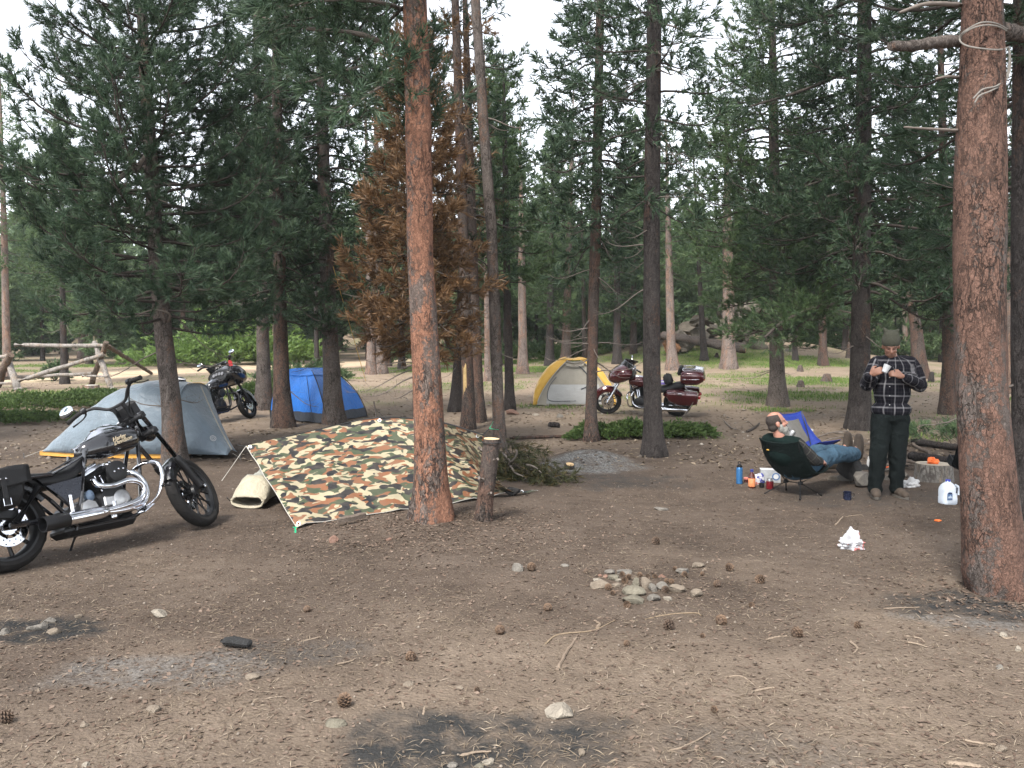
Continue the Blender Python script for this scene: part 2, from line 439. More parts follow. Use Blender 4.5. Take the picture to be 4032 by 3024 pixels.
for nm, val in (('grass', grass_mask(X, Y)), ('sand', np.maximum(road_mask(X, Y), .22 * sstep(15, 24, Y + 2 * fbm(X * .4, Y * .4, 0, 33, 3)))), ('ash', am_), ('ashk', ak_), ('tan', tan_mask(X, Y))):  # far sand is partly real soil, partly brighter distant light painted in
    at = g_me.attributes.new(nm, 'FLOAT', 'POINT'); at.data.foreach_set('value', np.ascontiguousarray(val, np.float32).ravel())
ground = tag(mobj('ground', g_me), 'brown forest floor of bare soil, needle litter and grass patches', 'ground', kind='structure')

# ---- grass blades (uncountable): short tufts where the patches are
def blades(n, x, y, hmin, hmax, w, col, seed, name, label, z=None, lean=.35, cat='grass'):
    r = np.random.default_rng(seed)
    z = hgt(x, y) if z is None else z
    h = r.uniform(hmin, hmax, n); az = r.uniform(0, 2 * np.pi, n); ln = r.uniform(0, lean, n) * h
    b = np.stack([x, y, z - .004], 1)
    sd = np.stack([np.cos(az + 1.57), np.sin(az + 1.57), 0 * az], 1) * (w * r.uniform(.6, 1.3, n))[:, None]
    tip = b + np.stack([np.cos(az) * ln, np.sin(az) * ln, h], 1)
    V = np.stack([b - sd, b + sd, tip], 1).reshape(-1, 3)
    me = arr_mesh(name, V, np.arange(3 * n).reshape(-1, 3), col, None, {'v': r.random(n)})
    return tag(mobj(name, me), label, cat, kind='stuff')
def var_mat(name, a, b, c=None, rough=.7, spec=.25):
    m, t = mat(name); stops = [(0.0, a), (1.0, b)] if c is None else [(0.0, a), (.6, b), (1.0, c)]
    oi = t.new('ShaderNodeObjectInfo').outputs['Random']
    base = t.ramp(t.attr('v'), stops)
    base = t.mix(t.mr(oi, 0, 1, 0, .35), base, tuple(x * .6 for x in a))
    t.bsdf(Base_Color=base, Roughness=rough, Specular_IOR_Level=spec); return m
M_grass = var_mat('meadow_grass', (.055, .105, .020), (.120, .200, .040), (.21, .24, .075))
gxs, gys = [], []
for p, a, b, s in _gp:
    k = int(4200 * min(a * b, 8) ** .7 * s)
    gxs.append(p.x + rng.uniform(-1.3, 1.3, k) * a); gys.append(p.y + rng.uniform(-1.3, 1.3, k) * b)
fy_ = 17 * (58 / 17) ** rng.random(70000); gxs.append(rng.uniform(-.66, .66, 70000) * fy_); gys.append(fy_)
gxs, gys = np.concatenate(gxs), np.concatenate(gys)
cl = .5 + .5 * fbm(gxs * 2.2, gys * 2.2, 0, 12, 3)
keep = (rng.random(len(gxs)) < grass_mask(gxs, gys) * cl * 1.3) & (road_mask(gxs, gys) < .25)
gxs, gys = gxs[keep], gys[keep]
blades(len(gxs), gxs, gys, .025, .095, .013, M_grass, 3, 'meadow_grass', 'patchy green grass growing low between the trees beyond the tents')
# ================================================================== trees
M_bark = {
 'orange': bark_mat('orange_pine_bark', (.185, .150, .130), (.085, .065, .056), (.028, .020, .017), (.285, .142, .092), .70, 22, .012),
 'right': bark_mat('flaking_pine_bark', (.158, .134, .122), (.072, .058, .051), (.024, .018, .015), (.165, .096, .073), .80, 24, .012, seedloc=(3, 1, 2)),
 'grey': bark_mat('grey_pine_bark', (.172, .147, .132), (.080, .066, .058), (.026, .020, .017), (.17, .110, .083), .25, 26, .010, seedloc=(1, 5, 0)),
 'dark': bark_mat('dark_pine_bark', (.074, .064, .060), (.034, .029, .027), (.012, .010, .009), (.085, .054, .042), .2, 26, .010, seedloc=(4, 2, 0)),
 'brown': bark_mat('red_brown_bark', (.118, .095, .083), (.055, .043, .038), (.018, .015, .013), (.138, .085, .065), .50, 26, .010, seedloc=(6, 2, 4)),
 'pale': bark_mat('pale_far_bark', (.25, .205, .180), (.150, .118, .102), (.06, .045, .04), (.27, .175, .13), .5, 14, .012, seedloc=(2, 8, 1)),
}
M_limb = plain('dead_branch_wood', (.15, .128, .112), .9, var=.35, scale=10, spec=.15)
M_limbd = plain('dark_branch_wood', (.062, .052, .046), .9, var=.35, scale=10, spec=.15)
def ndl_mat(name, a, b, c, tr=.28):
    """needles: per-needle tint, a little light passing through"""
    m, t = mat(name); oi = t.new('ShaderNodeObjectInfo').outputs['Random']
    base = t.ramp(t.attr('v'), [(0.0, a), (.6, b), (1.0, c)]); base = t.mix(t.mr(oi, 0, 1, 0, .22), base, tuple(x * .6 for x in a))
    p = t.bsdf(Base_Color=base, Roughness=.55, Specular_IOR_Level=.35)
    tl = t.new('ShaderNodeBsdfTranslucent'); t.l.new(base, tl.inputs[0]); mx = t.new('ShaderNodeMixShader'); mx.inputs[0].default_value = tr
    t.l.new(p.outputs[0], mx.inputs[1]); t.l.new(tl.outputs[0], mx.inputs[2]); t.l.new(mx.outputs[0], t.n['Material Output'].inputs['Surface']); return m
M_ndl = {
 'blue': ndl_mat('blue_green_needles', (.022, .044, .028), (.060, .102, .058), (.115, .165, .092)),
 'green': ndl_mat('green_needles', (.026, .054, .026), (.074, .124, .052), (.135, .190, .080)),
 'dark': ndl_mat('dark_needles', (.014, .031, .019), (.042, .076, .040), (.085, .126, .064)),
 'far': ndl_mat('far_wood_needles', (.062, .105, .050), (.130, .195, .088), (.185, .250, .120), .4),  # colour lightened to paint in the light of the far wood
 'rust': ndl_mat('rust_dead_needles', (.085, .052, .030), (.165, .098, .050), (.24, .130, .058)),
 'bright': ndl_mat('fresh_green_leaves', (.085, .150, .035), (.150, .240, .060), (.22, .32, .09), .4),
 'shrub': ndl_mat('juniper_leaves', (.040, .074, .022), (.085, .138, .040), (.14, .195, .06)),
}

def needles(pos, dr, ln, nl, nw, K, r, spread=(.55, 1.0)):
    """triangles for N shoots x K needles"""
    N = len(pos)
    dr = dr / np.maximum(np.linalg.norm(dr, axis=1, keepdims=True), 1e-6)
    u = r.random((N, K)); az = r.uniform(0, 2 * np.pi, (N, K)); ph = r.uniform(*spread, (N, K)) * (1 - .45 * u)
    up = np.where(np.abs(dr[:, 2:3]) > .9, np.array([[1., 0, 0]]), np.array([[0, 0, 1.]]))
    a = np.cross(dr, up); a /= np.linalg.norm(a, axis=1, keepdims=True); b = np.cross(dr, a)
    base = pos[:, None] + dr[:, None] * (ln[:, None] * u)[..., None]
    rad = a[:, None] * np.cos(az)[..., None] + b[:, None] * np.sin(az)[..., None]
    nd = dr[:, None] * np.cos(ph)[..., None] + rad * np.sin(ph)[..., None]
    L = nl * r.uniform(.7, 1.15, (N, K))
    tip = base + nd * L[..., None] - np.array([0, 0, 1.]) * (L * .08)[..., None]
    rv = r.normal(size=(N, K, 3)); sd = np.cross(nd, rv); sd /= np.maximum(np.linalg.norm(sd, axis=2, keepdims=True), 1e-6); sd *= nw
    T = np.stack([base - sd, base + sd, tip], 2).reshape(-1, 3)
    vv = np.clip((.25 + .5 * r.random(N))[:, None] + r.normal(0, .14, (N, K)) + .12 * u, 0, 1).ravel()
    return T, vv

class Crown:
    def __init__(s, seed, twigs=True): s.tw = twigs; s.r = np.random.default_rng(seed); s.sp, s.sd, s.sl = [], [], []; s.tubes = []
    def branch(s, p0, az, elev, L, r0, foliage=.3, droop=.25, tipup=.5, shoot=.13, node=.17, twig=1.0, dense=1.0, bend=None, bare=False):
        r = s.r; n = 8; p = np.array(p0, float); pts = [p.copy()]; e = elev; a = az
        for i in range(n):
            t = i / (n - 1); e = elev - droop * math.sin(math.pi * min(1, t * 1.1)) + tipup * t * t; a += r.normal(0, .07)
            p = p + np.array([math.cos(a) * math.cos(e), math.sin(a) * math.cos(e), math.sin(e)]) * L / n
            pts.append(p.copy())
        s.along(pts, r0, foliage, shoot, node, twig, dense, bare)
    def along(s, pts, r0, foliage=.3, shoot=.13, node=.17, twig=1.0, dense=1.0, bare=False, up=.10):
        r = s.r; pts = np.array([tuple(q) for q in pts], float); n = len(pts) - 1
        seg = np.linalg.norm(np.diff(pts, axis=0), axis=1); L = seg.sum(); cum = np.concatenate([[0], np.cumsum(seg)]) / L
        rad = [r0 * (1 - .78 * c) for c in cum]
        s.tubes.append((pts, rad, 4))
        def at(t):
            k = min(np.searchsorted(cum, t, 'right') - 1, n - 1); u = (t - cum[k]) / max(cum[k + 1] - cum[k], 1e-6)
            return pts[k] + (pts[k + 1] - pts[k]) * u, (pts[k + 1] - pts[k]) / max(seg[k], 1e-6)
        t = foliage * r.uniform(.7, 1.1); side = 1
        while t < 1.0:
            q, d = at(t)
            for side in (1, -1):
                if r.random() > .88 * dense: continue
                h = np.array([-d[1], d[0], 0.]) * side; h /= max(np.linalg.norm(h), 1e-6); h = h + np.array([0, 0, r.normal(.1, .55)]); h /= np.linalg.norm(h)
                ang = r.uniform(.6, 1.05)
                td = d * math.cos(ang) + h * math.sin(ang) + np.array([0, 0, r.normal(.10, .22)])
                td /= np.linalg.norm(td)
                l = twig * (min(.75, .20 * L + .10) * (1.15 - .75 * t) + .08) * r.uniform(.6, 1.2)
                m = max(2, int(l / .12)); tp = [q]
                c = td.copy()
                for k in range(m):
                    c = c + np.array([0, 0, up]) + r.normal(0, .10, 3); c /= np.linalg.norm(c); tp.append(tp[-1] + c * l / m)
                kk = [0, m] if m < 4 else [0, m // 2, m]
                if s.tw or bare: s.tubes.append((np.array([tp[k] for k in kk]), [max(.003, r0 * .22) * (1 - .6 * k / m) for k in kk], 3))
                if bare: continue
                for k in range(1, m + 1):
                    if k == m or r.random() < .85:
                        w = tp[k] - tp[k - 1]; w /= np.linalg.norm(w)
                        for _ in range(1 if k < m else 2):
                            dd = w + r.normal(0, .42, 3) + np.array([0, 0, 2.2 * up]); s.sp.append(tp[k] - w * shoot * .3); s.sd.append(dd); s.sl.append(shoot * r.uniform(.7, 1.3))
            t += node / L * r.uniform(.7, 1.3)
        if not bare:
            q, d = at(.999)
            for _ in range(2): s.sp.append(q); s.sd.append(d + r.normal(0, .25, 3)); s.sl.append(shoot * 1.3)
    def needle_mesh(s, name, nl, nw, K, m, spread=(.55, 1.0), vbias=0.0):
        if not s.sp: return None
        T, vv = needles(np.array(s.sp), np.array(s.sd), np.array(s.sl), nl, nw, K, s.r, spread)
        return arr_mesh(name, T, np.arange(len(T)).reshape(-1, 3), m, None, {'v': np.clip(vv + vbias, 0, 1)})
    def limb_mesh(s, name, m):
        groups = {}
        for pts, rad, n in s.tubes: groups.setdefault((len(pts), n), []).append((pts, rad))
        Vs, Fs, o = [], [], 0
        for (k, n), lst in groups.items():
            p = np.array([q[0] for q in lst]); rad = np.array([q[1] for q in lst]); B = len(lst)
            d = np.gradient(p, axis=1); d /= np.maximum(np.linalg.norm(d, axis=2, keepdims=True), 1e-9)
            ref = np.where(np.abs(d[..., 2:3]) > .95, np.array([1., 0, 0]), np.array([0, 0, 1.]))
            a = np.cross(d, ref); a /= np.maximum(np.linalg.norm(a, axis=2, keepdims=True), 1e-9); b = np.cross(d, a)
            th = np.arange(n) * 2 * np.pi / n
            ring = p[:, :, None] + (a[:, :, None] * np.cos(th)[:, None] + b[:, :, None] * np.sin(th)[:, None]) * rad[:, :, None, None]
            Vs.append(ring.reshape(-1, 3))
            i, j = np.meshgrid(np.arange(k - 1), np.arange(n), indexing='ij'); j2 = (j + 1) % n
            f = np.stack([i * n + j, i * n + j2, (i + 1) * n + j2, (i + 1) * n + j], -1).reshape(-1, 4)
            Fs.append((f[None] + (np.arange(B) * k * n)[:, None, None]).reshape(-1, 4) + o); o += B * k * n
        return arr_mesh(name, np.concatenate(Vs), np.concatenate(Fs), m, True)

def trunk_mesh(name, path, rad, m, n=20, step=.12, flare=1.45, rough=.03, seed=1):
    """path: control points from the foot up (local), rad: radii there; buttressed foot, uneven surface"""
    path = np.array([tuple(p) for p in path], float); rad = np.array(rad, float)
    seg = np.linalg.norm(np.diff(path, axis=0), axis=1); cum = np.concatenate([[0], np.cumsum(seg)]); L = cum[-1]
    lv = [0.0]
    while lv[-1] < L:
        s_ = step * (1 if lv[-1] < 6 else 2.5); lv.append(min(L, lv[-1] + s_))
    lv = np.array(lv)
    C = np.stack([np.interp(lv, cum, path[:, k]) for k in range(3)], 1)
    kk = np.array([.25, .5, .25])
    rr = np.interp(lv, cum, rad)
    th = np.arange(n) * 2 * np.pi / n
    A, Tt = np.meshgrid(lv, th, indexing='ij')
    fl = 1 + (flare - 1) * np.exp(-A / (2.2 * rad[0])) * (1 + .35 * np.cos(Tt * 5 + seed) * np.exp(-A / (1.5 * rad[0])) + .2 * np.sin(Tt * 3 + seed * 2.1))
    ns = 1 + rough * (fbm(np.cos(Tt) * 1.3, np.sin(Tt) * 1.3, A * 1.7, seed, 3) * 2.2) + rough * .5 * vnoise(np.cos(Tt) * 6, np.sin(Tt) * 6, A * 5, seed + 3)
    q = rr[:, None] * fl * ns
    Vv = np.stack([C[:, 0:1] + np.cos(Tt) * q, C[:, 1:2] + np.sin(Tt) * q, C[:, 2:3] + 0 * q], -1)
    Vv[0, :, 2] -= .25
    Vv = Vv.reshape(-1, 3); k = len(lv)
    i, j = np.meshgrid(np.arange(k - 1), np.arange(n), indexing='ij'); j2 = (j + 1) % n
    Ff = np.stack([i * n + j, i * n + j2, (i + 1) * n + j2, (i + 1) * n + j], -1).reshape(-1, 4)
    return arr_mesh(name, Vv, Ff, m, True)

def pine(name, label, base, trunk_px, D, bark, ndl, H, z0, Rr, nb, seed, group=None, cat='tree', near=False, dead=0, lod=1.0, droop=.3, dead_len=.9, n=20, step=.12, gapz=None, azpref=None, limbm=None, rprof=None, zstop=None, flare=1.45, tipup=.55, e0=-.12, e1=.55):
    """one pine. trunk_px: [(px, py, width_px)] from foot to the top of the frame at distance D; continues to height H"""
    b = Vector(base); root = thing(name, b, 0, label, cat, group)
    if zstop is None: zstop = 2.1 + .44 * D
    pts, rad = [], []
    for (px, py, w) in trunk_px:
        q = P(px, py, D); pts.append(q - b); rad.append(w * .5 * D / FPX)
    pts[0] = Vector((pts[0].x, pts[0].y, 0))
    top = pts[-1]; d = (pts[-1] - pts[-2]); d = Vector((d.x / max(d.z, .01), d.y / max(d.z, .01), 1.0)) if d.z > .01 else Vector((0, 0, 1))
    d.x = max(-.06, min(.06, d.x))
    if H > top.z + .5:
        for f in (.4, .75, 1.0):
            pts.append(top + d * (H - top.z) * f); rad.append(rad[len(trunk_px) - 1] * (1 - .86 * f))
    tr = mobj('trunk', trunk_mesh('trunk', pts, rad, M_bark[bark], n, step, flare, .035, seed), root)
    pz = np.array([p.z for p in pts]); pxs = np.array([p.x for p in pts]); pys = np.array([p.y for p in pts]); rd = np.array(rad)
    def on(z): return np.array([np.interp(z, pz, pxs), np.interp(z, pz, pys), z]), float(np.interp(z, pz, rd))
    c = Crown(seed, lod > .72); r = c.r
    for i in range(nb):
        u = (i + r.random()) / nb; z = z0 + (H - .3 - z0) * u ** 1.05
        if gapz and gapz[0] < z < gapz[1]: continue
        rel = (z - z0) / (H - z0)
        L = Rr * (1 - rel) ** .62 * (.62 + .38 * min(1, rel * 5)) * r.uniform(.6, 1.15) if rprof is None else rprof(z, rel) * r.uniform(.7, 1.15)
        L = max(L, .25)
        az = i * 2.39996 + r.normal(0, .3)
        if azpref is not None: az = azpref(az, z)
        q, tr_ = on(z)
        hi = z > zstop
        c.branch(q, az, e0 + (e1 - e0) * rel + r.normal(0, .12), L, max(.008, min(.4 * tr_, .011 * L + .006)), .22 if rel > .15 else .36, droop * r.uniform(.6, 1.3), tipup * r.uniform(.6, 1.4),
                 shoot=.14 / lod ** .5, node=.15 / lod * (4.0 if hi else 1), dense=1.1)
    dl = Crown(seed + 500)
    for i in range(dead):
        z = r.uniform(max(.6, z0 * .35), z0 + (H - z0) * .30); q, tr_ = on(z)
        dl.branch(q, r.uniform(0, 6.28), r.normal(-.15, .25), dead_len * r.uniform(.35, 1.3), .010 + .006 * r.random(), .25, .35, .25, node=.16, twig=.9, dense=.8, bare=True)
    if dead: tag(mobj('dead_branches', dl.limb_mesh('dead_branches', M_limb), root), kind='stuff')
    if c.tubes: tag(mobj('limbs', c.limb_mesh('limbs', limbm or M_limbd), root), kind='stuff')
    K = 31 if near else int(11 * lod + 4)
    nw = .0054 if near else .0092 / lod
    nl = .115 if near else .125 / lod ** .6
    nm = c.needle_mesh('crown', nl, nw, K, M_ndl[ndl])
    if nm: tag(mobj('crown', nm, root), kind='stuff')
    return root, c, on
# ---- the trees one can tell apart, from the photograph: foot pixel, trunk outline, bark, crown
def rp(f): return f
def T(name, label, foot, outline, bark, ndl, H, z0, Rr, nb, seed, D=None, **kw):
    if D is None:
        g = G(*foot)
    else:
        g = ground_at(foot[0], D)
    return pine(name, label, (g.x, g.y, g.z), [(foot[0], foot[1], outline[0])] + list(outline[1:]), g.y, bark, ndl, H, z0, Rr, nb, seed, **kw)

left_pine, _, _ = T('pine_tree', 'bushy blue-green pine rising through the grey tent, behind the near black motorcycle', (690, 1822),
  [80, (676, 1600, 72), (645, 1330, 68), (615, 1000, 60), (598, 700, 54), (575, 350, 44), (556, 0, 38)], 'grey', 'blue', 9.5, 1.9, 2.5, 150, 11, near=True, dead=18, n=28, step=.06, droop=.12, tipup=.8, zstop=6.4)
T('pine_tree', 'straight grey-barked pine standing before the blue tent', (1312, 1668),
  [74, (1308, 1500, 66), (1296, 1250, 60), (1282, 900, 54), (1270, 500, 46), (1262, 0, 36)], 'grey', 'dark', 13, 2.6, 2.5, 112, 12, dead=22, n=22, step=.1, lod=.9, droop=.55)
T('pine_tree', 'red-brown trunked pine at the left edge of the blue tent', (1115, 1682),
  [74, (1108, 1500, 60), (1103, 1250, 52), (1098, 900, 46), (1090, 300, 36)], 'brown', 'dark', 11, 2.1, 2.3, 90, 13, dead=14, lod=.85, droop=.5)
T('pine_tree', 'grey pine between the black faired motorcycle and the red-brown trunk', (1040, 1612),
  [58, (1036, 1400, 50), (1032, 1200, 44), (1020, 700, 36)], 'grey', 'dark', 12, 2.4, 2.4, 76, 14, lod=.7, dead=6)
big, bigc, bigon = T('pine_tree', 'large pine with flaking orange bark standing in front of the camouflage tarp', (1702, 2040),
  [128, (1696, 1900, 120), (1682, 1500, 114), (1668, 1250, 108), (1655, 1000, 102), (1648, 500, 102), (1640, 200, 96), (1634, 0, 90)], 'orange', 'blue', 13, 4.55, 2.2, 60, 15, near=True, n=60, step=.03, flare=1.5, zstop=6.0,
  azpref=lambda a, z: a if z > 5.6 else (math.pi - .35 + .7 * math.sin(a * 1.7)))
T('pine_tree', 'slim grey pine leaning left behind the sawn post', (1968, 1760),
  [50, (1962, 1600, 46), (1950, 1300, 44), (1935, 900, 42), (1905, 500, 40), (1872, 0, 36)], 'grey', 'green', 13, 8.5, 1.4, 26, 16, dead=12, dead_len=.7, n=22, step=.06, lod=.7)
blaze_tree, _, _ = T('pine_tree', 'slim pine with a long yellow blaze of bared wood', (1845, 1690),
  [50, (1842, 1500, 48), (1832, 1200, 44), (1820, 800, 40), (1806, 400, 36), (1792, 0, 30)], 'brown', 'rust', 13, 5.2, 1.2, 22, 17, dead=18, n=20, lod=.7, droop=.55)
T('pine_tree', 'dark brown trunk just right of the blazed pine', (1884, 1662),
  [52, (1880, 1500, 44), (1868, 1200, 40), (1855, 800, 36), (1840, 300, 28)], 'brown', 'dark', 12, 3.4, 1.7, 44, 18, dead=20, lod=.8, droop=.5)
T('pine_tree', 'dying pine with rust-brown needles just behind the large orange trunk', (1646, 1785),
  [40, (1642, 1400, 36), (1634, 1000, 30), (1628, 600, 22)], 'dark', 'rust', 6.6, 1.6, 1.25, 120, 19, dead=18, lod=.95, droop=.4, zstop=9)
T('pine_tree', 'dark trunk leaning right behind the blazed pine', (1790, 1620),
  [44, (1800, 1500, 40), (1812, 1300, 36), (1822, 1000, 30)], 'dark', 'rust', 8, 3.0, 1.5, 36, 20, dead=10, lod=.7)
T('pine_tree', 'dark grey pine right of the slim leaning pine', (2008, 1616),
  [40, (2004, 1450, 34), (1998, 1200, 30), (1990, 700, 24)], 'dark', 'green', 8.6, 3.0, 1.5, 52, 21, dead=8, lod=.75)
T('pine_tree', 'thin reddish trunk far behind the slim leaning pine', (1920, 1500), [26, (1918, 1350, 22), (1915, 1000, 18)], 'pale', 'green', 13, 4, 1.8, 40, 22, lod=.55)
T('pine_tree', 'pinkish trunk on the green grass left of the yellow tent', (2060, 1472), [40, (2058, 1350, 34), (2055, 1100, 30)], 'pale', 'green', 11, 4.0, 2.0, 50, 23, lod=.55)
T('pine_tree', 'orange trunk rising straight behind the yellow tent', (2228, 1424), [36, (2230, 1300, 32), (2236, 1100, 28)], 'pale', 'green', 15, 5, 2.0, 44, 24, lod=.5)
T('pine_tree', 'thin grey trunk between yellow tent and red motorcycle', (2304, 1412), [20, (2300, 1300, 17), (2296, 1100, 15)], 'grey', 'far', 12, 5, 1.6, 36, 25, lod=.5)
T('pine_tree', 'brown pine standing right in front of the yellow tent', (2328, 1738),
  [50, (2328, 1600, 43), (2334, 1300, 42), (2346, 900, 41), (2354, 500, 38), (2362, 100, 32)], 'brown', 'blue', 11, 3.3, 1.6, 96, 26, dead=30, dead_len=.9, n=26, step=.06, lod=.9, droop=.7, tipup=.35)
T('pine_tree', 'straight dark pine hiding the middle of the red motorcycle', (2576, 1796),
  [82, (2572, 1700, 70), (2566, 1400, 66), (2566, 900, 64), (2572, 400, 60), (2578, 0, 54)], 'dark', 'blue', 13, 3.6, 1.6, 66, 27, dead=18, n=30, step=.05, lod=.9, droop=.3)
T('pine_tree', 'pink-grey trunk behind the seat of the red motorcycle', (2648, 1456), [44, (2642, 1350, 34), (2636, 1100, 30)], 'pale', 'green', 11.5, 4.2, 2.0, 52, 28, lod=.55)
T('pine_tree', 'dark slender trunk left of the broad orange trunk by the rocks', (2774, 1420), [28, (2768, 1330, 23), (2760, 1200, 20)], 'dark', 'green', 12, 3.6, 2.0, 46, 29, lod=.55)
T('pine_tree', 'broad orange double trunk before the rocky rise', (2872, 1452), [54, (2868, 1350, 46), (2868, 1150, 44), (2866, 1000, 40)], 'pale', 'green', 12.5, 4.6, 2.3, 60, 30, lod=.55, n=26)
T('pine_tree', 'grey pine with low hanging boughs left of the seated man', (3062, 1600),
  [68, (3060, 1480, 54), (3056, 1330, 50), (3052, 1000, 46), (3046, 500, 38)], 'grey', 'green', 12.5, 1.9, 2.4, 155, 31, rprof=lambda z, rel: (1.7 if z < 3.4 else 2.5) * (1 if rel < .5 else (1 - rel) * 2), dead=14, lod=.9, droop=.5)
T('pine_tree', 'short dark tree at the back right of the rocks', (3132, 1420), [22, (3130, 1370, 18), (3126, 1250, 14)], 'dark', 'green', 8, 1.9, 2.1, 52, 32, lod=.55)
dpine, dc, don = T('pine_tree', 'tall dark pine directly behind the standing man', (3388, 1690),
  [92, (3386, 1600, 76), (3388, 1300, 70), (3394, 900, 66), (3400, 500, 60), (3404, 0, 50)], 'dark', 'dark', 14, 2.7, 3.1, 140, 33, rprof=lambda z, rel: (2.6 if z < 5.2 else (1.7 if z < 8.0 else 3.2)) * (1 if rel < .6 else (1 - rel) / .4), dead=12, n=28, step=.07, lod=.95, droop=.45)
T('pine_tree', 'orange-brown trunk with dark flared foot left of the foreground trunk', (3732, 1632),
  [62, (3730, 1560, 50), (3735, 1400, 44), (3730, 1200, 42), (3722, 900, 38)], 'brown', 'dark', 13, 2.6, 3.0, 100, 34, dead=8, lod=.8, n=24)
T('pine_tree', 'forked brown trunk just right of the standing man\'s shoulder', (3622, 1490), [56, (3616, 1400, 50), (3606, 1280, 44), (3580, 1180, 26), (3556, 1000, 22)], 'brown', 'dark', 12, 3.6, 2.6, 60, 35, lod=.6)
T('pine_tree', 'pale peeled trunk seen past the right of the foreground trunk', (3990, 1552), [48, (3985, 1450, 36), (3978, 1300, 34), (3972, 1150, 30)], 'pale', 'dark', 13, 3.4, 2.5, 60, 36, lod=.65)
T('pine_tree', 'thin orange trunk left of the standing man\'s hat', (3461, 1400), [26, (3460, 1330, 23), (3458, 1150, 20)], 'pale', 'green', 13, 4.2, 1.9, 44, 37, lod=.5)
T('pine_tree', 'thin orange trunk right of the standing man\'s hat', (3566, 1400), [24, (3564, 1330, 21), (3562, 1200, 18)], 'pale', 'green', 13, 4, 2.0, 44, 38, lod=.5)
right_pine, rc, ron = T('pine_tree', 'foreground pine with thick flaking trunk at the right edge', (3962, 2335),
  [212, (3925, 2261, 206), (3890, 1863, 196), (3865, 1531, 184), (3858, 1200, 184), (3860, 730, 184), (3866, 300, 160), (3868, 0, 142)], 'right', 'dark', 12, 4.4, 2.6, 60, 39, near=True, n=68, step=.03, flare=1.3, zstop=5.2)
T('pine_tree', 'dark trunk cut by the right edge of the picture', (4030, 2040), [96, (4030, 1800, 80), (4022, 1400, 76), (4020, 900, 70), (4020, 300, 60)], 'dark', 'dark', 11, 2.9, 2.6, 70, 40, near=True, dead=6, lod=.9, zstop=6,
  azpref=lambda a, z: a if z > 4.2 else (1.2 + .8 * math.sin(a * 2.1)))
T('pine_tree', 'small pine growing beside the log fence', (254, 1512), [30, (252, 1400, 26), (248, 1250, 23), (244, 1050, 18)], 'dark', 'green', 9, 2.7, 2.0, 50, 41, lod=.65, dead=5)
T('pine_tree', 'pale bare-stemmed pine at the left edge beyond the fence', (28, 1480), [32, (24, 1300, 28), (18, 1000, 24), (14, 850, 22)], 'pale', 'far', 14, 4.6, 2.4, 60, 42, lod=.6)
for k, (lab, f, o, bk, nd, H, z0, Rr) in enumerate([
  ('wide pink trunk of a pair beyond the log fence', (326, 1412), [34, (322, 1330, 28), (318, 1200, 26)], 'pale', 'green', 14, 3.2, 2.6),
  ('brown trunk behind the fence end, left of the faired motorcycle', (722, 1420), [24, (722, 1330, 20), (720, 1200, 18)], 'brown', 'green', 13, 3.4, 2.4),
  ('pink trunk in front of the bright bushes above the faired motorcycle', (830, 1398), [28, (828, 1320, 24), (826, 1180, 22)], 'pale', 'green', 14, 3.8, 2.4),
  ('dark trunk behind the handlebar of the faired motorcycle', (916, 1392), [24, (914, 1300, 20), (912, 1150, 18)], 'dark', 'dark', 12, 3.0, 2.3),
  ('very thin dark stem right of the faired motorcycle\'s handlebar', (966, 1404), [14, (966, 1300, 12), (964, 1150, 10)], 'dark', 'green', 10, 3.0, 1.8),
  ('left trunk of the pink pair behind the camouflage tarp', (1462, 1474), [36, (1460, 1380, 30), (1456, 1200, 28)], 'pale', 'green', 14, 3.6, 2.3),
  ('right, thicker trunk of the pink pair behind the camouflage tarp', (1492, 1472), [54, (1490, 1380, 44), (1488, 1200, 40)], 'pale', 'green', 15, 3.8, 2.4),
  ('red-brown trunk just right of the thick pink pair', (1526, 1442), [28, (1524, 1350, 24), (1522, 1200, 22)], 'brown', 'green', 14, 3.6, 2.2),
  ('distant dying pine with brown needles, left of the large orange trunk', (1583, 1455), [28, (1581, 1350, 24), (1574, 1150, 22)], 'dark', 'rust', 11.5, 1.9, 2.9),
  ('thin dark trunk above the blue tent', (1248, 1462), [22, (1246, 1350, 18), (1244, 1200, 16)], 'dark', 'dark', 12, 3.0, 2.0),
  ('broad brown trunk far behind the blue tent', (1180, 1416), [40, (1178, 1330, 32), (1176, 1200, 30)], 'brown', 'green', 14, 3.6, 2.4),
  ('pale stem far behind the red-brown trunk by the blue tent', (1153, 1402), [16, (1152, 1330, 14), (1150, 1200, 12)], 'pale', 'green', 12, 3.6, 2.0),
]):
    T('pine_tree', lab, f, o, bk, nd, H, z0, Rr, 48 if nd != 'rust' else 150, 60 + k, lod=.5 if nd != 'rust' else .62)

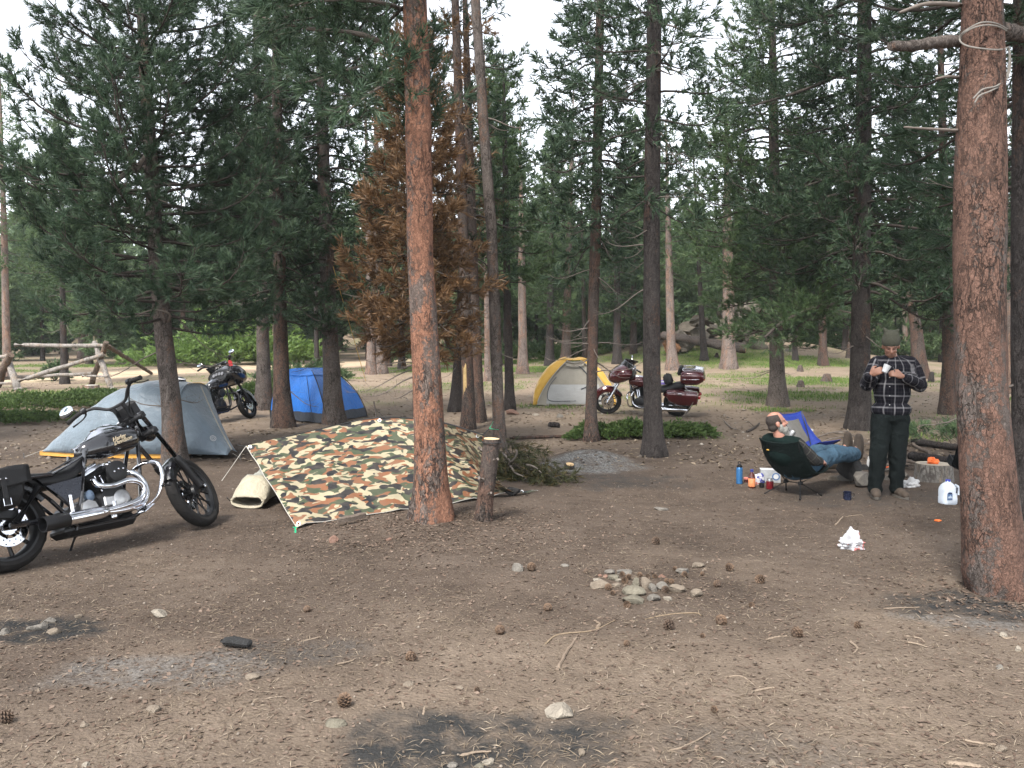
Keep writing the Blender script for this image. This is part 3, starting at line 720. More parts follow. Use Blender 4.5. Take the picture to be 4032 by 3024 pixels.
for k, (lab, f, o, bk, nd, H, z0, Rr, nb) in enumerate([
  ('dense green pine standing behind the yellow tent', (2165, 1440), [34, (2165, 1350, 30), (2168, 1150, 26)], 'dark', 'green', 12.5, 2.2, 2.5, 96),
  ('dense green pine rising behind the red motorcycle\'s fairing', (2430, 1432), [34, (2430, 1350, 30), (2430, 1150, 26)], 'dark', 'dark', 10.5, 2.6, 2.2, 84),
  ('bushy green pine left of the tall dark pine, further back', (3240, 1440), [34, (3240, 1350, 30), (3236, 1150, 26)], 'brown', 'green', 11, 2.2, 2.5, 90)]):
    T('pine_tree', lab, f, o, bk, nd, H, z0, Rr, nb, 140 + k, lod=.6)
mb = MB(); bl_r = Vector(blaze_tree.location)
mb.grid(lambda u, v: P(1826 + 14 * u - 4 * v, 1625 - 185 * v + 10 * math.sin(u * 6), bl_r.y - .118 + .03 * (1 - u) ** 2) - bl_r, 5, 16); o_ = mb.build('bared_wood', plain('yellow_bared_wood', (.42, .29, .13), .8, var=.25, scale=20), blaze_tree, 60); o_.modifiers.new('thickness', 'SOLIDIFY').thickness = .02
# ---- long drooping and broken limbs one can see singly
def limb_part(root, name, pxs, D, r0, r1, m=None, n=8, leaf=None, seed=0, nlen=.12):
    b = root.location
    pts = [P(x, y, D + (dd if dd else 0)) - Vector(b) for x, y, dd in pxs]
    sp = spline(pts, 14)
    mb = MB(); mb.tube(sp, [r0 + (r1 - r0) * i / 13 + .1 * r0 * math.sin(i * 2.3) for i in range(14)], n)
    o = mb.build(name, m or M_limb, root, 60)
    if leaf:
        c = Crown(seed); c.along(sp, r1, .22, shoot=.14, node=.065, twig=1.25); c.tubes = c.tubes[1:]
        tag(mobj('twigs', c.limb_mesh('twigs', M_limbd), o), kind='stuff'); tag(mobj('needles', c.needle_mesh('needles', nlen, .006, 18, M_ndl[leaf]), o), kind='stuff')
    return o
limb_part(left_pine, 'broken_branch', [(590, 590, 0), (560, 640, -.4), (470, 700, -.7), (420, 740, -.9)], 11.7, .05, .028)
limb_part(left_pine, 'dead_limb', [(620, 920, 0), (520, 900, -.4), (380, 800, -.6), (200, 740, -.9)], 11.7, .03, .010)
limb_part(left_pine, 'torn_branch', [(640, 1300, 0), (670, 1240, -.3), (610, 1220, -.4), (540, 1240, -.5)], 11.7, .022, .008)
limb_part(big, 'long_bough', [(1640, 240, 0), (1560, 190, -.3), (1400, 130, -.5), (1200, 110, -.6), (1000, 60, -.7)], 7.9, .032, .008, leaf='blue', seed=5)
limb_part(big, 'low_bough', [(1625, 420, 0), (1560, 350, -.3), (1450, 260, -.5), (1300, 300, -.6), (1180, 330, -.8)], 7.9, .022, .006, leaf='blue', seed=6)
limb_part(big, 'drooping_bough', [(1630, 300, 0), (1540, 320, -.5), (1440, 380, -.8), (1360, 450, -1.0)], 7.9, .02, .006, leaf='blue', seed=31)
limb_part(big, 'top_bough', [(1640, 60, 0), (1500, 10, -.5), (1300, 0, -.8), (1100, 30, -1.0)], 7.9, .022, .006, leaf='blue', seed=32)
limb_part(big, 'bent_bough', [(1640, 640, .05), (1636, 560, -.16), (1638, 440, -.22), (1648, 300, -.24), (1690, 170, -.3)], 7.9, .035, .02, m=M_limbd, leaf='blue', seed=8)
limb_part(dpine, 'low_bough', [(3360, 1190, 0), (3200, 1215, -.7), (3080, 1270, -1.2), (3010, 1330, -1.5)], 16.9, .055, .02, m=M_limbd, leaf='green', seed=9)
limb_part(dpine, 'middle_bough', [(3370, 800, 0), (3280, 770, -.5), (3150, 830, -.9), (3000, 900, -1.2)], 16.9, .05, .016, m=M_limbd, leaf='dark', seed=10)
limb_part(dpine, 'right_bough', [(3410, 1130, 0), (3520, 1100, -.5), (3660, 1090, -.7), (3800, 1110, -.8)], 16.9, .05, .016, m=M_limbd, leaf='dark', seed=21)
limb_part(dpine, 'upper_bough', [(3390, 280, 0), (3300, 300, -.5), (3150, 360, -.8), (2950, 420, -1.2)], 16.9, .05, .016, m=M_limbd, leaf='dark', seed=22)
limb_part(right_pine, 'broken_stub', [(3820, 160, .05), (3700, 165, -.10), (3600, 180, -.22), (3505, 182, -.32)], 5.53, .042, .030, M_bark['grey'], 12)
limb_part(right_pine, 'stub_behind', [(3920, 120, .0), (3990, 130, .1), (4100, 150, .2)], 5.53, .06, .045, M_bark['grey'], 12)
limb_part(right_pine, 'dead_twig', [(3790, 515, 0), (3700, 510, -.12), (3620, 505, -.2), (3560, 500, -.25)], 5.53, .012, .006)
limb_part(right_pine, 'dead_twig', [(3780, 305, 0), (3730, 302, -.1), (3685, 310, -.15)], 5.53, .011, .007)
limb_part(right_pine, 'dead_twig', [(3790, 20, 0), (3650, 15, -.2), (3540, 50, -.3)], 5.53, .018, .008)

# ---- the wood behind: copies of a few pines, each tree an object of its own
def proto(seed, H, z0, Rr, nb, bark, ndl, r0):
    root = thing('pine_tree', (0, 0, 0)); r = np.random.default_rng(seed)
    pts = [Vector((0, 0, 0)), Vector((r.normal(0, .08), 0, H * .3)), Vector((r.normal(0, .12), 0, H * .65)), Vector((r.normal(0, .1), 0, H))]
    mobj('trunk', trunk_mesh('trunk', pts, [r0, r0 * .8, r0 * .5, r0 * .1], M_bark[bark], 12, .35, 1.4, .04, seed), root)
    c = Crown(seed, False)
    for i in range(nb):
        u = (i + r.random()) / nb; z = z0 + (H - .3 - z0) * u; rel = (z - z0) / (H - z0)
        L = max(.3, Rr * (1 - rel) ** .6 * (.7 + .3 * min(1, rel * 5)) * r.uniform(.55, 1.15))
        c.branch((np.interp(z, [0, H * .3, H * .65, H], [p.x for p in pts]), 0, z), i * 2.4 + r.normal(0, .3), -.1 + .5 * rel + r.normal(0, .12), L, .02, .2, .35 * r.uniform(.5, 1.4), .5, node=.26, shoot=.22, dense=1.1)
    tag(mobj('limbs', c.limb_mesh('limbs', M_limbd), root), kind='stuff')
    tag(mobj('crown', c.needle_mesh('crown', .27, .034, 9, M_ndl[ndl], (.5, 1.15)), root), kind='stuff')
    return root
def copy_tree(o, parent=None):
    c = o.copy(); COL.objects.link(c); c.parent = parent
    for ch in o.children: copy_tree(ch, c)
    return c
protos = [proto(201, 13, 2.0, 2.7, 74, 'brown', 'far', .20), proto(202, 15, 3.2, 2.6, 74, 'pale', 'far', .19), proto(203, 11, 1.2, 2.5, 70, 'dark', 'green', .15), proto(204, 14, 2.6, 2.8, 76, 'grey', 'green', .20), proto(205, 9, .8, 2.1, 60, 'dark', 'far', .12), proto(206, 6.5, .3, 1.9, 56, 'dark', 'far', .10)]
r = random.Random(5); used = [False] * len(protos); placed = []
def clear_of(x, y, dmin):
    return all((x - a) ** 2 + (y - b) ** 2 > dmin * dmin for a, b in placed)
n_far = 0
WOOD = 'pines of the wood behind the camp'
def place_far(x, y, k, s, label):
    p = protos[k]; o = p if not used[k] else copy_tree(p); used[k] = True
    o.location = (x, y, hz(x, y) - .05); o.rotation_euler = (0, 0, r.uniform(0, 6.28)); o.scale = (s * r.uniform(.9, 1.1),) * 2 + (s,)
    tag(o, label, 'tree', WOOD); placed.append((x, y))
LB = ['one of many reddish-trunked pines in the wood behind the camp', 'one of many pale-trunked pines in the wood behind the camp', 'one of many dark low-branched pines in the wood behind the camp', 'one of many grey-trunked pines in the wood behind the camp', 'one of many small dark pines in the wood behind the camp', 'one of many knee-branched young pines in the wood behind the camp']
tries = 0
while n_far < 205 and tries < 9000:
    tries += 1
    y = (r.uniform(40, 62) if n_far < 48 else r.uniform(62, 100)); px = r.uniform(-250, 4300); x = (px - 2016) / FPX * y
    if road_mask(np.array([x]), np.array([y]))[0] > .02: continue
    if 2560 < px < 3080 and y < 58: continue                      # open rocky rise
    if 3050 < px < 3420 and y < 46: continue
    if px < 760 and y < 46: continue
    if not clear_of(x, y, 2.0 if y < 55 else 1.7): continue
    k = r.choice([0, 1, 1, 3, 3, 2, 4, 5] if y < 60 else [0, 2, 2, 3, 4, 5, 5])
    place_far(x, y, k, r.uniform(.8, 1.2), LB[k]); n_far += 1
# beside and behind the photographer, so that light comes through trees there too
SIDE = 'pines beside and behind the photographer'
for k, (x, y) in enumerate([(-11.5, 14), (11.8, 13), (-9, -7), (6, -10), (13, -2), (-14, -1)]):
    o = copy_tree(protos[(k * 5 + 3) % 4]); o.location = (x, y, hz(x, y)); o.rotation_euler = (0, 0, k * 1.7); o.scale = (1, 1, 1)
    tag(o, 'pine standing outside the picture around the camp', 'tree', SIDE)

# ---- far wooded slope: reads as one mass
rr_ = np.random.default_rng(88); n_ = 10000
fy = rr_.uniform(92, 150, n_); fx = rr_.uniform(-.78, .78, n_) * fy; fz = hgt(fx, fy) + rr_.uniform(0, 1, n_) ** 1.4 * 11
T_, v_ = needles(np.stack([fx, fy, fz], 1), rr_.normal(0, 1, (n_, 3)), np.full(n_, .9), 1.3, .22, 8, rr_, (.4, 1.3))
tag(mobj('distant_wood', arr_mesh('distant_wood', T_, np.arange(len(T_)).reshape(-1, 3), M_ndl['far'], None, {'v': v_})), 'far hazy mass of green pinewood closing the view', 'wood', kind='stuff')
# ================================================================== motorcycles
M_blk = plain('gloss_black_paint', (.010, .010, .012), .16, var=.2, coat=.8, spec=.5)
M_satin = plain('satin_black_metal', (.011, .011, .012), .42, var=.3, scale=20, spec=.35)
M_rub = plain('tyre_rubber', (.016, .015, .0145), .85, var=.35, scale=25, bump=.25, bscale=160, spec=.2)
M_lea = plain('black_leather', (.013, .013, .014), .55, var=.25, scale=14, bump=.35, bscale=130, spec=.25)
M_chr = plain('chrome', (.66, .67, .70), .08, 1.0, var=.18, scale=16, bump=.06, bscale=30)
M_alu = plain('cast_aluminium', (.42, .42, .42), .38, .9, var=.25, scale=18, bump=.1)
M_red = plain('deep_red_paint', (.060, .004, .007), .18, .25, var=.2, coat=.9)
M_glass = plain('mirror_glass', (.42, .47, .52), .04, 1.0, var=.03)
M_shield = plain('smoked_windshield', (.012, .013, .014), .08, var=.1, coat=.5)
M_lens = plain('clear_lamp_glass', (.55, .56, .58), .12, .3, var=.1)
M_gold = plain('tank_lettering', (.52, .43, .30), .35, .4, var=.15)
M_redcloth = plain('red_bandana', (.42, .02, .025), .8, var=.2)
M_plate = plain('licence_plate', (.62, .68, .76), .5, var=.1)
M_purple = plain('violet_box', (.22, .16, .55), .5, var=.1)
M_amber = plain('red_lamp_lens', (.30, .012, .012), .15, var=.1, coat=.5)

def text_mesh(body, size, shear=0.0, bold=0.0, extrude=.0015, align='CENTER'):
    cu = bpy.data.curves.new('lettering', 'FONT'); cu.body = body; cu.size = size; cu.shear = shear; cu.offset = bold; cu.extrude = extrude; cu.align_x = align; cu.align_y = 'CENTER'
    cu.space_line = .78; cu.resolution_u = 3
    o = bpy.data.objects.new('lettering', cu); COL.objects.link(o)
    me = bpy.data.meshes.new_from_object(o.evaluated_get(bpy.context.evaluated_depsgraph_get()))
    bpy.data.objects.remove(o); bpy.data.curves.remove(cu); return me

def wheel(parent, name, c, r, w, M=None, spokes=10, double=True, disc=-1, rimm=None, discr=.145, spoke_r=.007, mats=None):
    rim_r = r - .085
    mb = MB(M)
    prof = [(rim_r + .02, -w * .36), (rim_r + .022, -w * .40), (rim_r - .004, -w * .40), (rim_r - .02, -w * .24), (rim_r - .024, 0), (rim_r - .02, w * .24), (rim_r - .004, w * .40), (rim_r + .022, w * .40), (rim_r + .02, w * .36)]
    mb.lathe(prof, 48, c, (0, 1, 0), caps=False)
    mb.lathe([(.02, -w * .62), (.045, -w * .55), (.055, -w * .3), (.04, -w * .2), (.04, w * .2), (.055, w * .3), (.045, w * .55), (.02, w * .62)], 20, c, (0, 1, 0))
    cc = Vector(c)
    for k in range(spokes):
        for s in ((-1, 1) if double else (0,)):
            a = 2 * math.pi * k / spokes; b = a + s * .11
            p0 = cc + Vector((math.cos(a) * .045, s * w * .26, math.sin(a) * .045)); p1 = cc + Vector((math.cos(b) * (rim_r - .015), s * w * .08, math.sin(b) * (rim_r - .015)))
            mb.tube([p0, p0.lerp(p1, .5), p1], [spoke_r * 1.3, spoke_r, spoke_r * 1.2], 6)
    wh = mb.build(name, rimm or M_satin, parent)
    tb = MB(M); q = r - .03
    tp = [(rim_r + .012, -w * .40), (rim_r + .035, -w * .50), (q - .012, -w * .52), (q + .012, -w * .42), (r - .004, -w * .22), (r, 0), (r - .004, w * .22), (q + .012, w * .42), (q - .012, w * .52), (rim_r + .035, w * .50), (rim_r + .012, w * .40)]
    tb.lathe(tp, 56, c, (0, 1, 0), caps=False)
    for k in range(44):                                            # tread blocks cut across the shoulders
        a = 2 * math.pi * k / 44; s = 1 if k % 2 else -1
        e = Vector((math.cos(a), 0, math.sin(a))); tg = Vector((-math.sin(a), 0, math.cos(a)))
        tb.tube([cc + e * (r + .000) + Vector((0, s * w * .08, 0)), cc + (e * (r - .008) + tg * .02) + Vector((0, s * w * .30, 0)), cc + (e * (q + .010) + tg * .035) + Vector((0, s * w * .44, 0))], [.002, .003, .002], 4)
    tb.build('tyre', M_rub, wh, 50)
    if disc:
        for s in ((disc,) if disc in (1, -1) else (1, -1)):
            db = MB(M); y = s * w * .60
            db.lathe([(discr * .60, y - .003), (discr, y - .003), (discr, y + .003), (discr * .60, y + .003), (discr * .60, y - .003)], 44, c, (0, 1, 0), caps=False)
            db.lathe([(.04, y - .004), (discr * .42, y - .004), (discr * .42, y + .004), (.04, y + .004)], 30, c, (0, 1, 0))
            for k in range(6):
                a = k * math.pi / 3 + .2; e = Vector((math.cos(a), 0, math.sin(a)))
                db.tube([cc + e * discr * .38 + Vector((0, y, 0)), cc + e * discr * .64 + Vector((0, y, 0))], .008, 6)
            d = db.build('brake_disc', M_chr, wh)
            hb = MB(M)
            for k in range(30):
                a = k * 2 * math.pi / 30; e = Vector((math.cos(a), 0, math.sin(a))); rr_ = discr * (.72 + .18 * (k % 2))
                hb.lathe([(.0055, -.0038), (.0055, .0038)], 7, cc + e * rr_ + Vector((0, y, 0)), (0, 1, 0))
            tag(hb.build('hole_shade_discs', M_satin, d), kind='stuff')  # dark discs in place of holes, painted for the shade inside them
    return wh

def tank_fn(x0, x1, zc0, zc1, hh, hw):
    def f(x):
        t = (x - x0) / (x1 - x0)
        a = max(1e-3, min(1, 1.75 * t ** .62) if t < .5 else 1 - .28 * ((t - .5) / .5) ** 2.2)
        return zc0 + (zc1 - zc0) * t, hh * (.30 + .70 * a), hw * (.22 + .78 * a)
    return f
def tank_mesh(f, x0, x1, p=2.6, n=26, k=28):
    rings = []
    for i in range(n + 1):
        t = i / n; x = x0 + (x1 - x0) * t; zc, hh, hw = f(x); e = 1.0
        if i == 0 or i == n: e = .35
        elif i == 1 or i == n - 1: e = .86
        ring = []
        for j in range(k):
            th = 2 * math.pi * j / k; cx, sx = math.cos(th), math.sin(th)
            yy = math.copysign(abs(cx) ** (2 / p), cx) * hw * e; zz = math.copysign(abs(sx) ** (2 / p), sx) * hh * e
            if zz < 0: zz *= .85; yy *= 1 - .10 * abs(sx)
            ring.append(Vector((x, yy, zc + zz)))
        rings.append(ring)
    return rings

def vtwin(root, cx, cz, side=-1, finm=None, headm=None, covm=None, hs=1.0):
    """45 degree twin with finned barrels, rocker covers, cases"""
    cb = MB()
    cb.lathe([(.05, -.15), (.125, -.14), (.135, -.07), (.135, .07), (.125, .14), (.05, .15)], 28, (cx, 0, cz), (0, 1, 0))
    cb.box((cx + .10, 0, cz - .05), (.16, .22, .13), None, .02); cb.box((cx - .14, 0, cz - .03), (.2, .22, .16), None, .02)
    en = cb.build('engine', M_satin, root)
    for s in (1, -1):
        ax = Vector((math.sin(R(22.5)) * s, 0, math.cos(R(22.5)))); c0 = Vector((cx, 0, cz)); f = MB()
        prof = []; L0, L1, nf = .125, .275 * hs, 9
        for k in range(nf):
            z = L0 + (L1 - L0) * k / nf; prof += [(.066, z), (.104, z + .002), (.104, z + .006), (.066, z + .008)]
        f.lathe(prof, 24, c0, ax)
        f.build('cylinder', finm or M_satin, en)
        rot = Matrix.Rotation(R(22.5) * s, 3, 'Y'); h = MB()
        h.box(c0 + ax * .305 * hs, (.185, .17, .05), rot, .014)
        for k in range(4): h.box(c0 + ax * (.284 * hs + .012 * k), (.196, .185, .004), rot, 0)
        h.build('cylinder_head', finm or M_satin, en)
        hb = MB(); hb.box(c0 + ax * (.348 * hs), (.205, .19, .04), rot, .016); hb.box(c0 + ax * (.348 * hs + .03), (.15, .15, .03), rot, .013)
        hb.build('rocker_cover', headm or M_chr, en)
        pr = MB()
        for o in (-.022, .022):
            a = c0 + Vector((s * .055 + o, side * .135, .03)); b = c0 + ax * .285 * hs + Vector((o - .01 * s, side * .085, 0))
            pr.tube([a, a.lerp(b, .12), a.lerp(b, .13), b], [.013, .013, .009, .009], 8)
        pr.build('pushrod_tube', headm or M_chr, en)
    cv = MB(); cv.lathe([(.075, 0), (.075, .018), (.062, .028), (.03, .030), (.012, .036)], 26, (cx + .05, side * .135, cz + .0), (0, side, 0)); cv.box((cx - .03, side * .140, cz + .0), (.15, .03, .085), None, .012)
    cv.build('cam_cover', covm or M_alu, en)
    return en

def near_bike(STEER=23):
    rear, front = G(40, 2252), G(806, 2078)
    hd = math.atan2(front.y - rear.y, front.x - rear.x)
    root = thing('motorcycle', rear, 0, 'nearest motorcycle, black cruiser with chrome pipes and leather saddlebag by the grey tent', 'motorcycle')
    root.rotation_euler = (Matrix.Rotation(hd, 3, 'Z') @ Matrix.Rotation(R(-16.5), 3, 'X')).to_euler()
    WB, fr, rr = 1.70, .335, .318
    wheel(root, 'rear_wheel', (0, 0, rr), rr, .145, None, 9, False, -1, M_satin, spoke_r=.013)
    # steering assembly
    s = Vector((-math.sin(R(33)), 0, math.cos(R(33)))); ax0 = Vector((WB, 0, fr)); H = ax0 + s * .78 + Vector((-.055, 0, -.035))
    ST = Matrix.Translation(H) @ Matrix.Rotation(R(STEER), 4, s) @ Matrix.Translation(-H)
    wheel(root, 'front_wheel', tuple(ax0), fr, .095, ST, 11, True, 1, M_satin)
    fk = MB(ST); up = MB(ST)
    for y in (-.105, .105):
        o = Vector((0, y, 0)); a = ax0 + o
        fk.tube([a - s * .03, a + s * .02, a + s * .30, a + s * .35, a + s * .37], [.024, .034, .032, .035, .026], 12)
        up.tube([a + s * .37, a + s * .88], .0215, 12)
    f = fk.build('fork', M_satin, root); up.build('fork_tube', M_chr, f)
    rotS = Matrix.Rotation(R(-33), 3, 'Y')
    for d in (.67, .84):
        cl = MB(ST); cl.box(ax0 + s * d + Vector((-.02, 0, 0)), (.09, .27, .04), rotS, .012)
        for y in (-.105, .105): cl.lathe([(.033, -.02), (.033, .02)], 14, ax0 + s * d + Vector((0, y, 0)), s)
        if d > .8: cl.tube([ax0 + s * .62 + Vector((-.05, 0, 0)), ax0 + s * .86 + Vector((-.05, 0, 0))], .03, 10)
        cl.build('triple_clamp', M_satin, root)
    xl = MB(ST); xl.tube([ax0 + Vector((0, -.135, 0)), ax0 + Vector((0, .135, 0))], .013, 10); xl.lathe([(.018, 0), (.018, .012), (.01, .018)], 10, ax0 + Vector((0, -.135, 0)), (0, -1, 0)); xl.build('axle', M_chr, f)
    # bars
    T0 = ax0 + s * .88 + Vector((-.045, 0, 0)); hb = MB(ST)
    for y in (-.05, .05): hb.tube([T0 + Vector((0, y, -.03)), T0 + Vector((-.015, y, .06)), T0 + Vector((-.04, y, .10))], .019, 10)
    B0 = T0 + Vector((-.04, 0, .105))
    path = [B0 + Vector(q) for q in ((-.19, .36, .005), (-.13, .28, .05), (-.06, .18, .06), (-.005, .09, .01), (0, 0, 0), (-.005, -.09, .01), (-.06, -.18, .06), (-.13, -.29, .08), (-.17, -.39, .05))]
    hb.tube(spline(path, 40), .0135, 10)
    bars = hb.build('handlebar', M_satin, root)
    for sy in (1, -1):
        e = path[0] if sy > 0 else path[-1]; i = path[1] if sy > 0 else path[-2]
        g = MB(ST); d = (e - i).normalized(); i2 = e - d * .125
        pr = []
        for k in range(13): pr += [(.0195 if k % 2 else .0175, k * .125 / 12)]
        g.lathe([(.022, -.004)] + pr + [(.021, .128)], 14, i2, d); g.build('grip', M_rub, bars)
        c = MB(ST); c.box(i2 - d * .03 + Vector((.01, 0, 0)), (.05, .055, .04), None, .01); c.lathe([(.026, -.018), (.026, .018)], 12, i2 - d * .03, d); c.build('switch_housing', M_satin, bars)
        l = MB(ST); q0 = i2 - d * .02 + Vector((.035, 0, -.002))
        l.tube(spline([q0, q0 + Vector((.045, 0, -.006)) + d * .03, q0 + Vector((.06, 0, -.012)) + d * .09, q0 + Vector((.045, 0, -.016)) + d * .165], 10), [.008, .009, .008, .007, .007, .006, .006, .006, .007, .008], 8, flat=.6)
        l.build('lever', M_satin, bars)
        cb = MB(ST); cb.tube(spline([q0 - d * .02, q0 - d * .09 + Vector((.03, 0, -.02)), B0 + Vector((.06, sy * .06, -.06)), T0 + Vector((.05, sy * .05, -.2))], 14), .006, 6); cb.build('control_cable', M_satin, bars)
    # mirror on the far, left hand end
    m0 = path[1] + Vector((.0, 0, .02)); m1 = m0 + Vector((.02, .05, .05)); m2 = m0 + Vector((-.01, .09, .045))
    mm = MB(ST); mm.tube(spline([m0, m1, m2], 10), .006, 8); st = mm.build('mirror', M_satin, root)
    mrot = Matrix.Rotation(R(14), 3, 'Z') @ Matrix.Rotation(R(-10), 3, 'Y') @ Matrix.Rotation(R(-22), 3, 'X')
    mb = MB(ST); mb.ball(m2, (.013, .066, .044), 20, 10, mrot); mb.build('mirror_shell', M_chr, st)
    mg = MB(ST); mg.ball(m2 + mrot @ Vector((-.011, 0, 0)), (.007, .061, .039), 20, 10, mrot); mg.build('mirror_glass', M_glass, st)
    # clock pod / pouch before the bars and headlamp
    pd = MB(ST); pc = T0 + Vector((.075, 0, .045)); pd.box(pc, (.075, .20, .17), Matrix.Rotation(R(-18), 3, 'Y'), .03); pd.box(pc + Vector((.045, 0, .01)), (.03, .15, .12), Matrix.Rotation(R(-18), 3, 'Y'), .012); pd.build('handlebar_pouch', M_lea, root)
    hl = MB(ST); hc = ax0 + s * .70 + Vector((.09, 0, .0)); hl.lathe([(.02, -.08), (.05, -.065), (.066, -.03), (.07, .02), (.066, .03)], 24, hc, (1, 0, -.12)); h_ = hl.build('headlight', M_blk, root)
    hg = MB(ST); hg.lathe([(.062, .026), (.04, .038), (.01, .042)], 24, hc, (1, 0, -.12)); hg.build('headlight_lens', M_lens, h_)
    ff = MB(ST)
    for k in range(1):
        rings = []
        for i in range(15):
            a = R(96 + i * 4.6); e = Vector((math.cos(a), 0, math.sin(a))); rd = fr + .02
            rings.append([ax0 + e * (rd + dz) + Vector((0, y, 0)) for y, dz in ((-.062, -.05), (-.056, -.005), (-.03, .012), (.03, .012), (.056, -.005), (.062, -.05), (.05, -.045), (0, .002), (-.05, -.045))])
        ff.loft(rings)
    ff.build('front_fender', M_blk, root)
    # tank
    tf = tank_fn(.66, 1.20, .80, .875, .118, .150); tk = MB(); tk.loft(tank_mesh(tf, .66, 1.20)); tank = tk.build('fuel_tank', M_blk, root, 60)
    co = MB(); cr = []
    for i in range(17):
        t = i / 16; x = .64 + .47 * t; zc, hh, hw = tf(max(.665, min(1.165, x))); zt = zc + hh * (1.0 if .1 < t < .95 else .97) + .006; w = .014 + .075 * min(1, t * 1.3) * (1 if t < .9 else .8)
        h = .008 + .05 * math.sin(math.pi * min(1, max(0, (t - .25) / .75))) ** .8
        cr.append([Vector((x, w * math.cos(a), zt - .012 + h * max(0, math.sin(a)) + (0 if math.sin(a) >= 0 else -.004))) for a in [2 * math.pi * k / 16 for k in range(16)]])
    co.loft(cr); con = co.build('tank_console', M_chr, tank, 60)
    cap = MB(); zc, hh, hw = tf(.98); cap.lathe([(.042, 0), (.042, .016), (.036, .024), (.01, .027)], 24, (.98, 0, zc + hh + .026), (.06, 0, 1)); cap.lathe([(.03, 0), (.034, .012), (.02, .018)], 18, (.86, 0, tf(.86)[0] + tf(.86)[1] + .022), (.06, 0, 1)); cap.build('filler_cap', M_chr, con)
    for line, dz, dx in (('Harley', .017, -.02), ('Davidson', -.013, .012)):
        me = text_mesh(line, .052, .25, .0012)
        for v in me.vertices:
            u, w = v.co.x, v.co.y; x = .985 + dx + u * .92; zc, hh, hw = tf(x); z = zc + .012 + dz + w * .9 + .10 * u
            q = max(0.0, 1 - abs((z - zc) / hh) ** 2.6) ** (1 / 2.6); v.co = (x, -hw * q - .0015 - v.co.z, z)
        me.materials.append(M_gold); mobj('tank_lettering', me, tank)
    # seat, frame, side cover
    st_ = MB(); rings = []
    for i in range(19):
        t = i / 18; x = -.10 + .80 * t
        zt = np.interp(x, [-.10, .05, .22, .38, .55, .70], [.76, .735, .69, .675, .70, .80]); hw = np.interp(x, [-.10, .1, .35, .55, .70], [.10, .13, .15, .12, .075]); th = np.interp(x, [-.1, .2, .5, .7], [.06, .085, .095, .07])
        rings.append([Vector((x, hw * math.cos(a) * (1 if math.sin(a) < 0 else 1), zt - th + th * (1 if math.sin(a) > 0 else .45) * math.copysign(abs(math.sin(a)) ** .7, math.sin(a)))) for a in [2 * math.pi * k / 18 for k in range(18)]])
    st_.loft(rings); seat = st_.build('seat', M_lea, root, 60)
    se = MB(); se.tube([Vector((x, -np.interp(x, [-.10, .1, .35, .55, .70], [.10, .13, .15, .12, .075]) * .93, np.interp(x, [-.10, .05, .22, .38, .55, .70], [.76, .735, .69, .675, .70, .80]) - np.interp(x, [-.1, .2, .5, .7], [.06, .085, .095, .07]) * .55)) for x in np.linspace(-.08, .69, 20)], .004, 6); se.build('seam', M_satin, seat)
    fm = MB()
    for y in (-.12, .12):
        fm.tube(spline([(1.23, y * .3, .97), (1.14, y * .8, .66), (1.07, y, .36), (1.04, y, .25), (.92, y, .21), (.45, y, .21)], 26), .017, 10)
        fm.tube([(.67, y * .9, .80), (.57, y * 1.1, .48), (.46, y * 1.1, .19)], .016, 10)
        fm.tube([(.10, y * 1.25, .66), (.30, y * 1.25, .45), (.48, y * 1.15, .22)], .016, 10)
        fm.tube([(.20, y * 1.2, .64), (.36, y * 1.2, .48), (.52, y * 1.15, .30)], .013, 10)
        fm.tube([(.70, y * .7, .78), (.35, y * 1.2, .64), (-.05, y * 1.3, .64)], .016, 10)
        fm.tube([(.44, y * 1.05, .30), (.2, y * 1.2, .31), (-.02, y * 1.25, .318)], .022, 8)
    fm.tube([(1.25, 0, 1.0), (1.0, 0, .88), (.66, 0, .78)], .022, 10); fm.tube([(1.30, 0, .93), (1.24, 0, 1.05)], .034, 12)
    fm.build('frame', M_blk, root)
    sc = MB(); sc.prism([(.28, .56), (.59, .60), (.54, .44), (.44, .41)], -.140, -.128, Matrix(((1, 0, 0, 0), (0, 0, 1, 0), (0, 1, 0, 0), (0, 0, 0, 1)))); sc.build('side_cover', plain('dark_blue_black', (.012, .014, .022), .3, var=.3), root)
    bt = MB(); bt.lathe([(.04, 0), (.045, .03), (.02, .045)], 20, (.63, -.09, .44), (.3, -1, 0)); bt.build('horn', plain('horn_blue_grey', (.10, .14, .2), .3), root)
    # rear fender, bags
    rf = MB(); rings = []
    for i in range(21):
        a = R(28 + i * 8.2); e = Vector((math.cos(a), 0, math.sin(a))); c = Vector((0, 0, rr)); rd = rr + .035
        rings.append([c + e * (rd + dz) + Vector((0, y, 0)) for y, dz in ((-.105, -.07), (-.098, -.01), (-.05, .018), (.05, .018), (.098, -.01), (.105, -.07), (.09, -.06), (0, .006), (-.09, -.06))])
    rf.loft(rings); rf.build('rear_fender', M_blk, root)
    tl = MB(); tl.box((-.40, 0, .55), (.05, .12, .06), Matrix.Rotation(R(-35), 3, 'Y'), .015); tl.build('tail_light', M_amber, root)
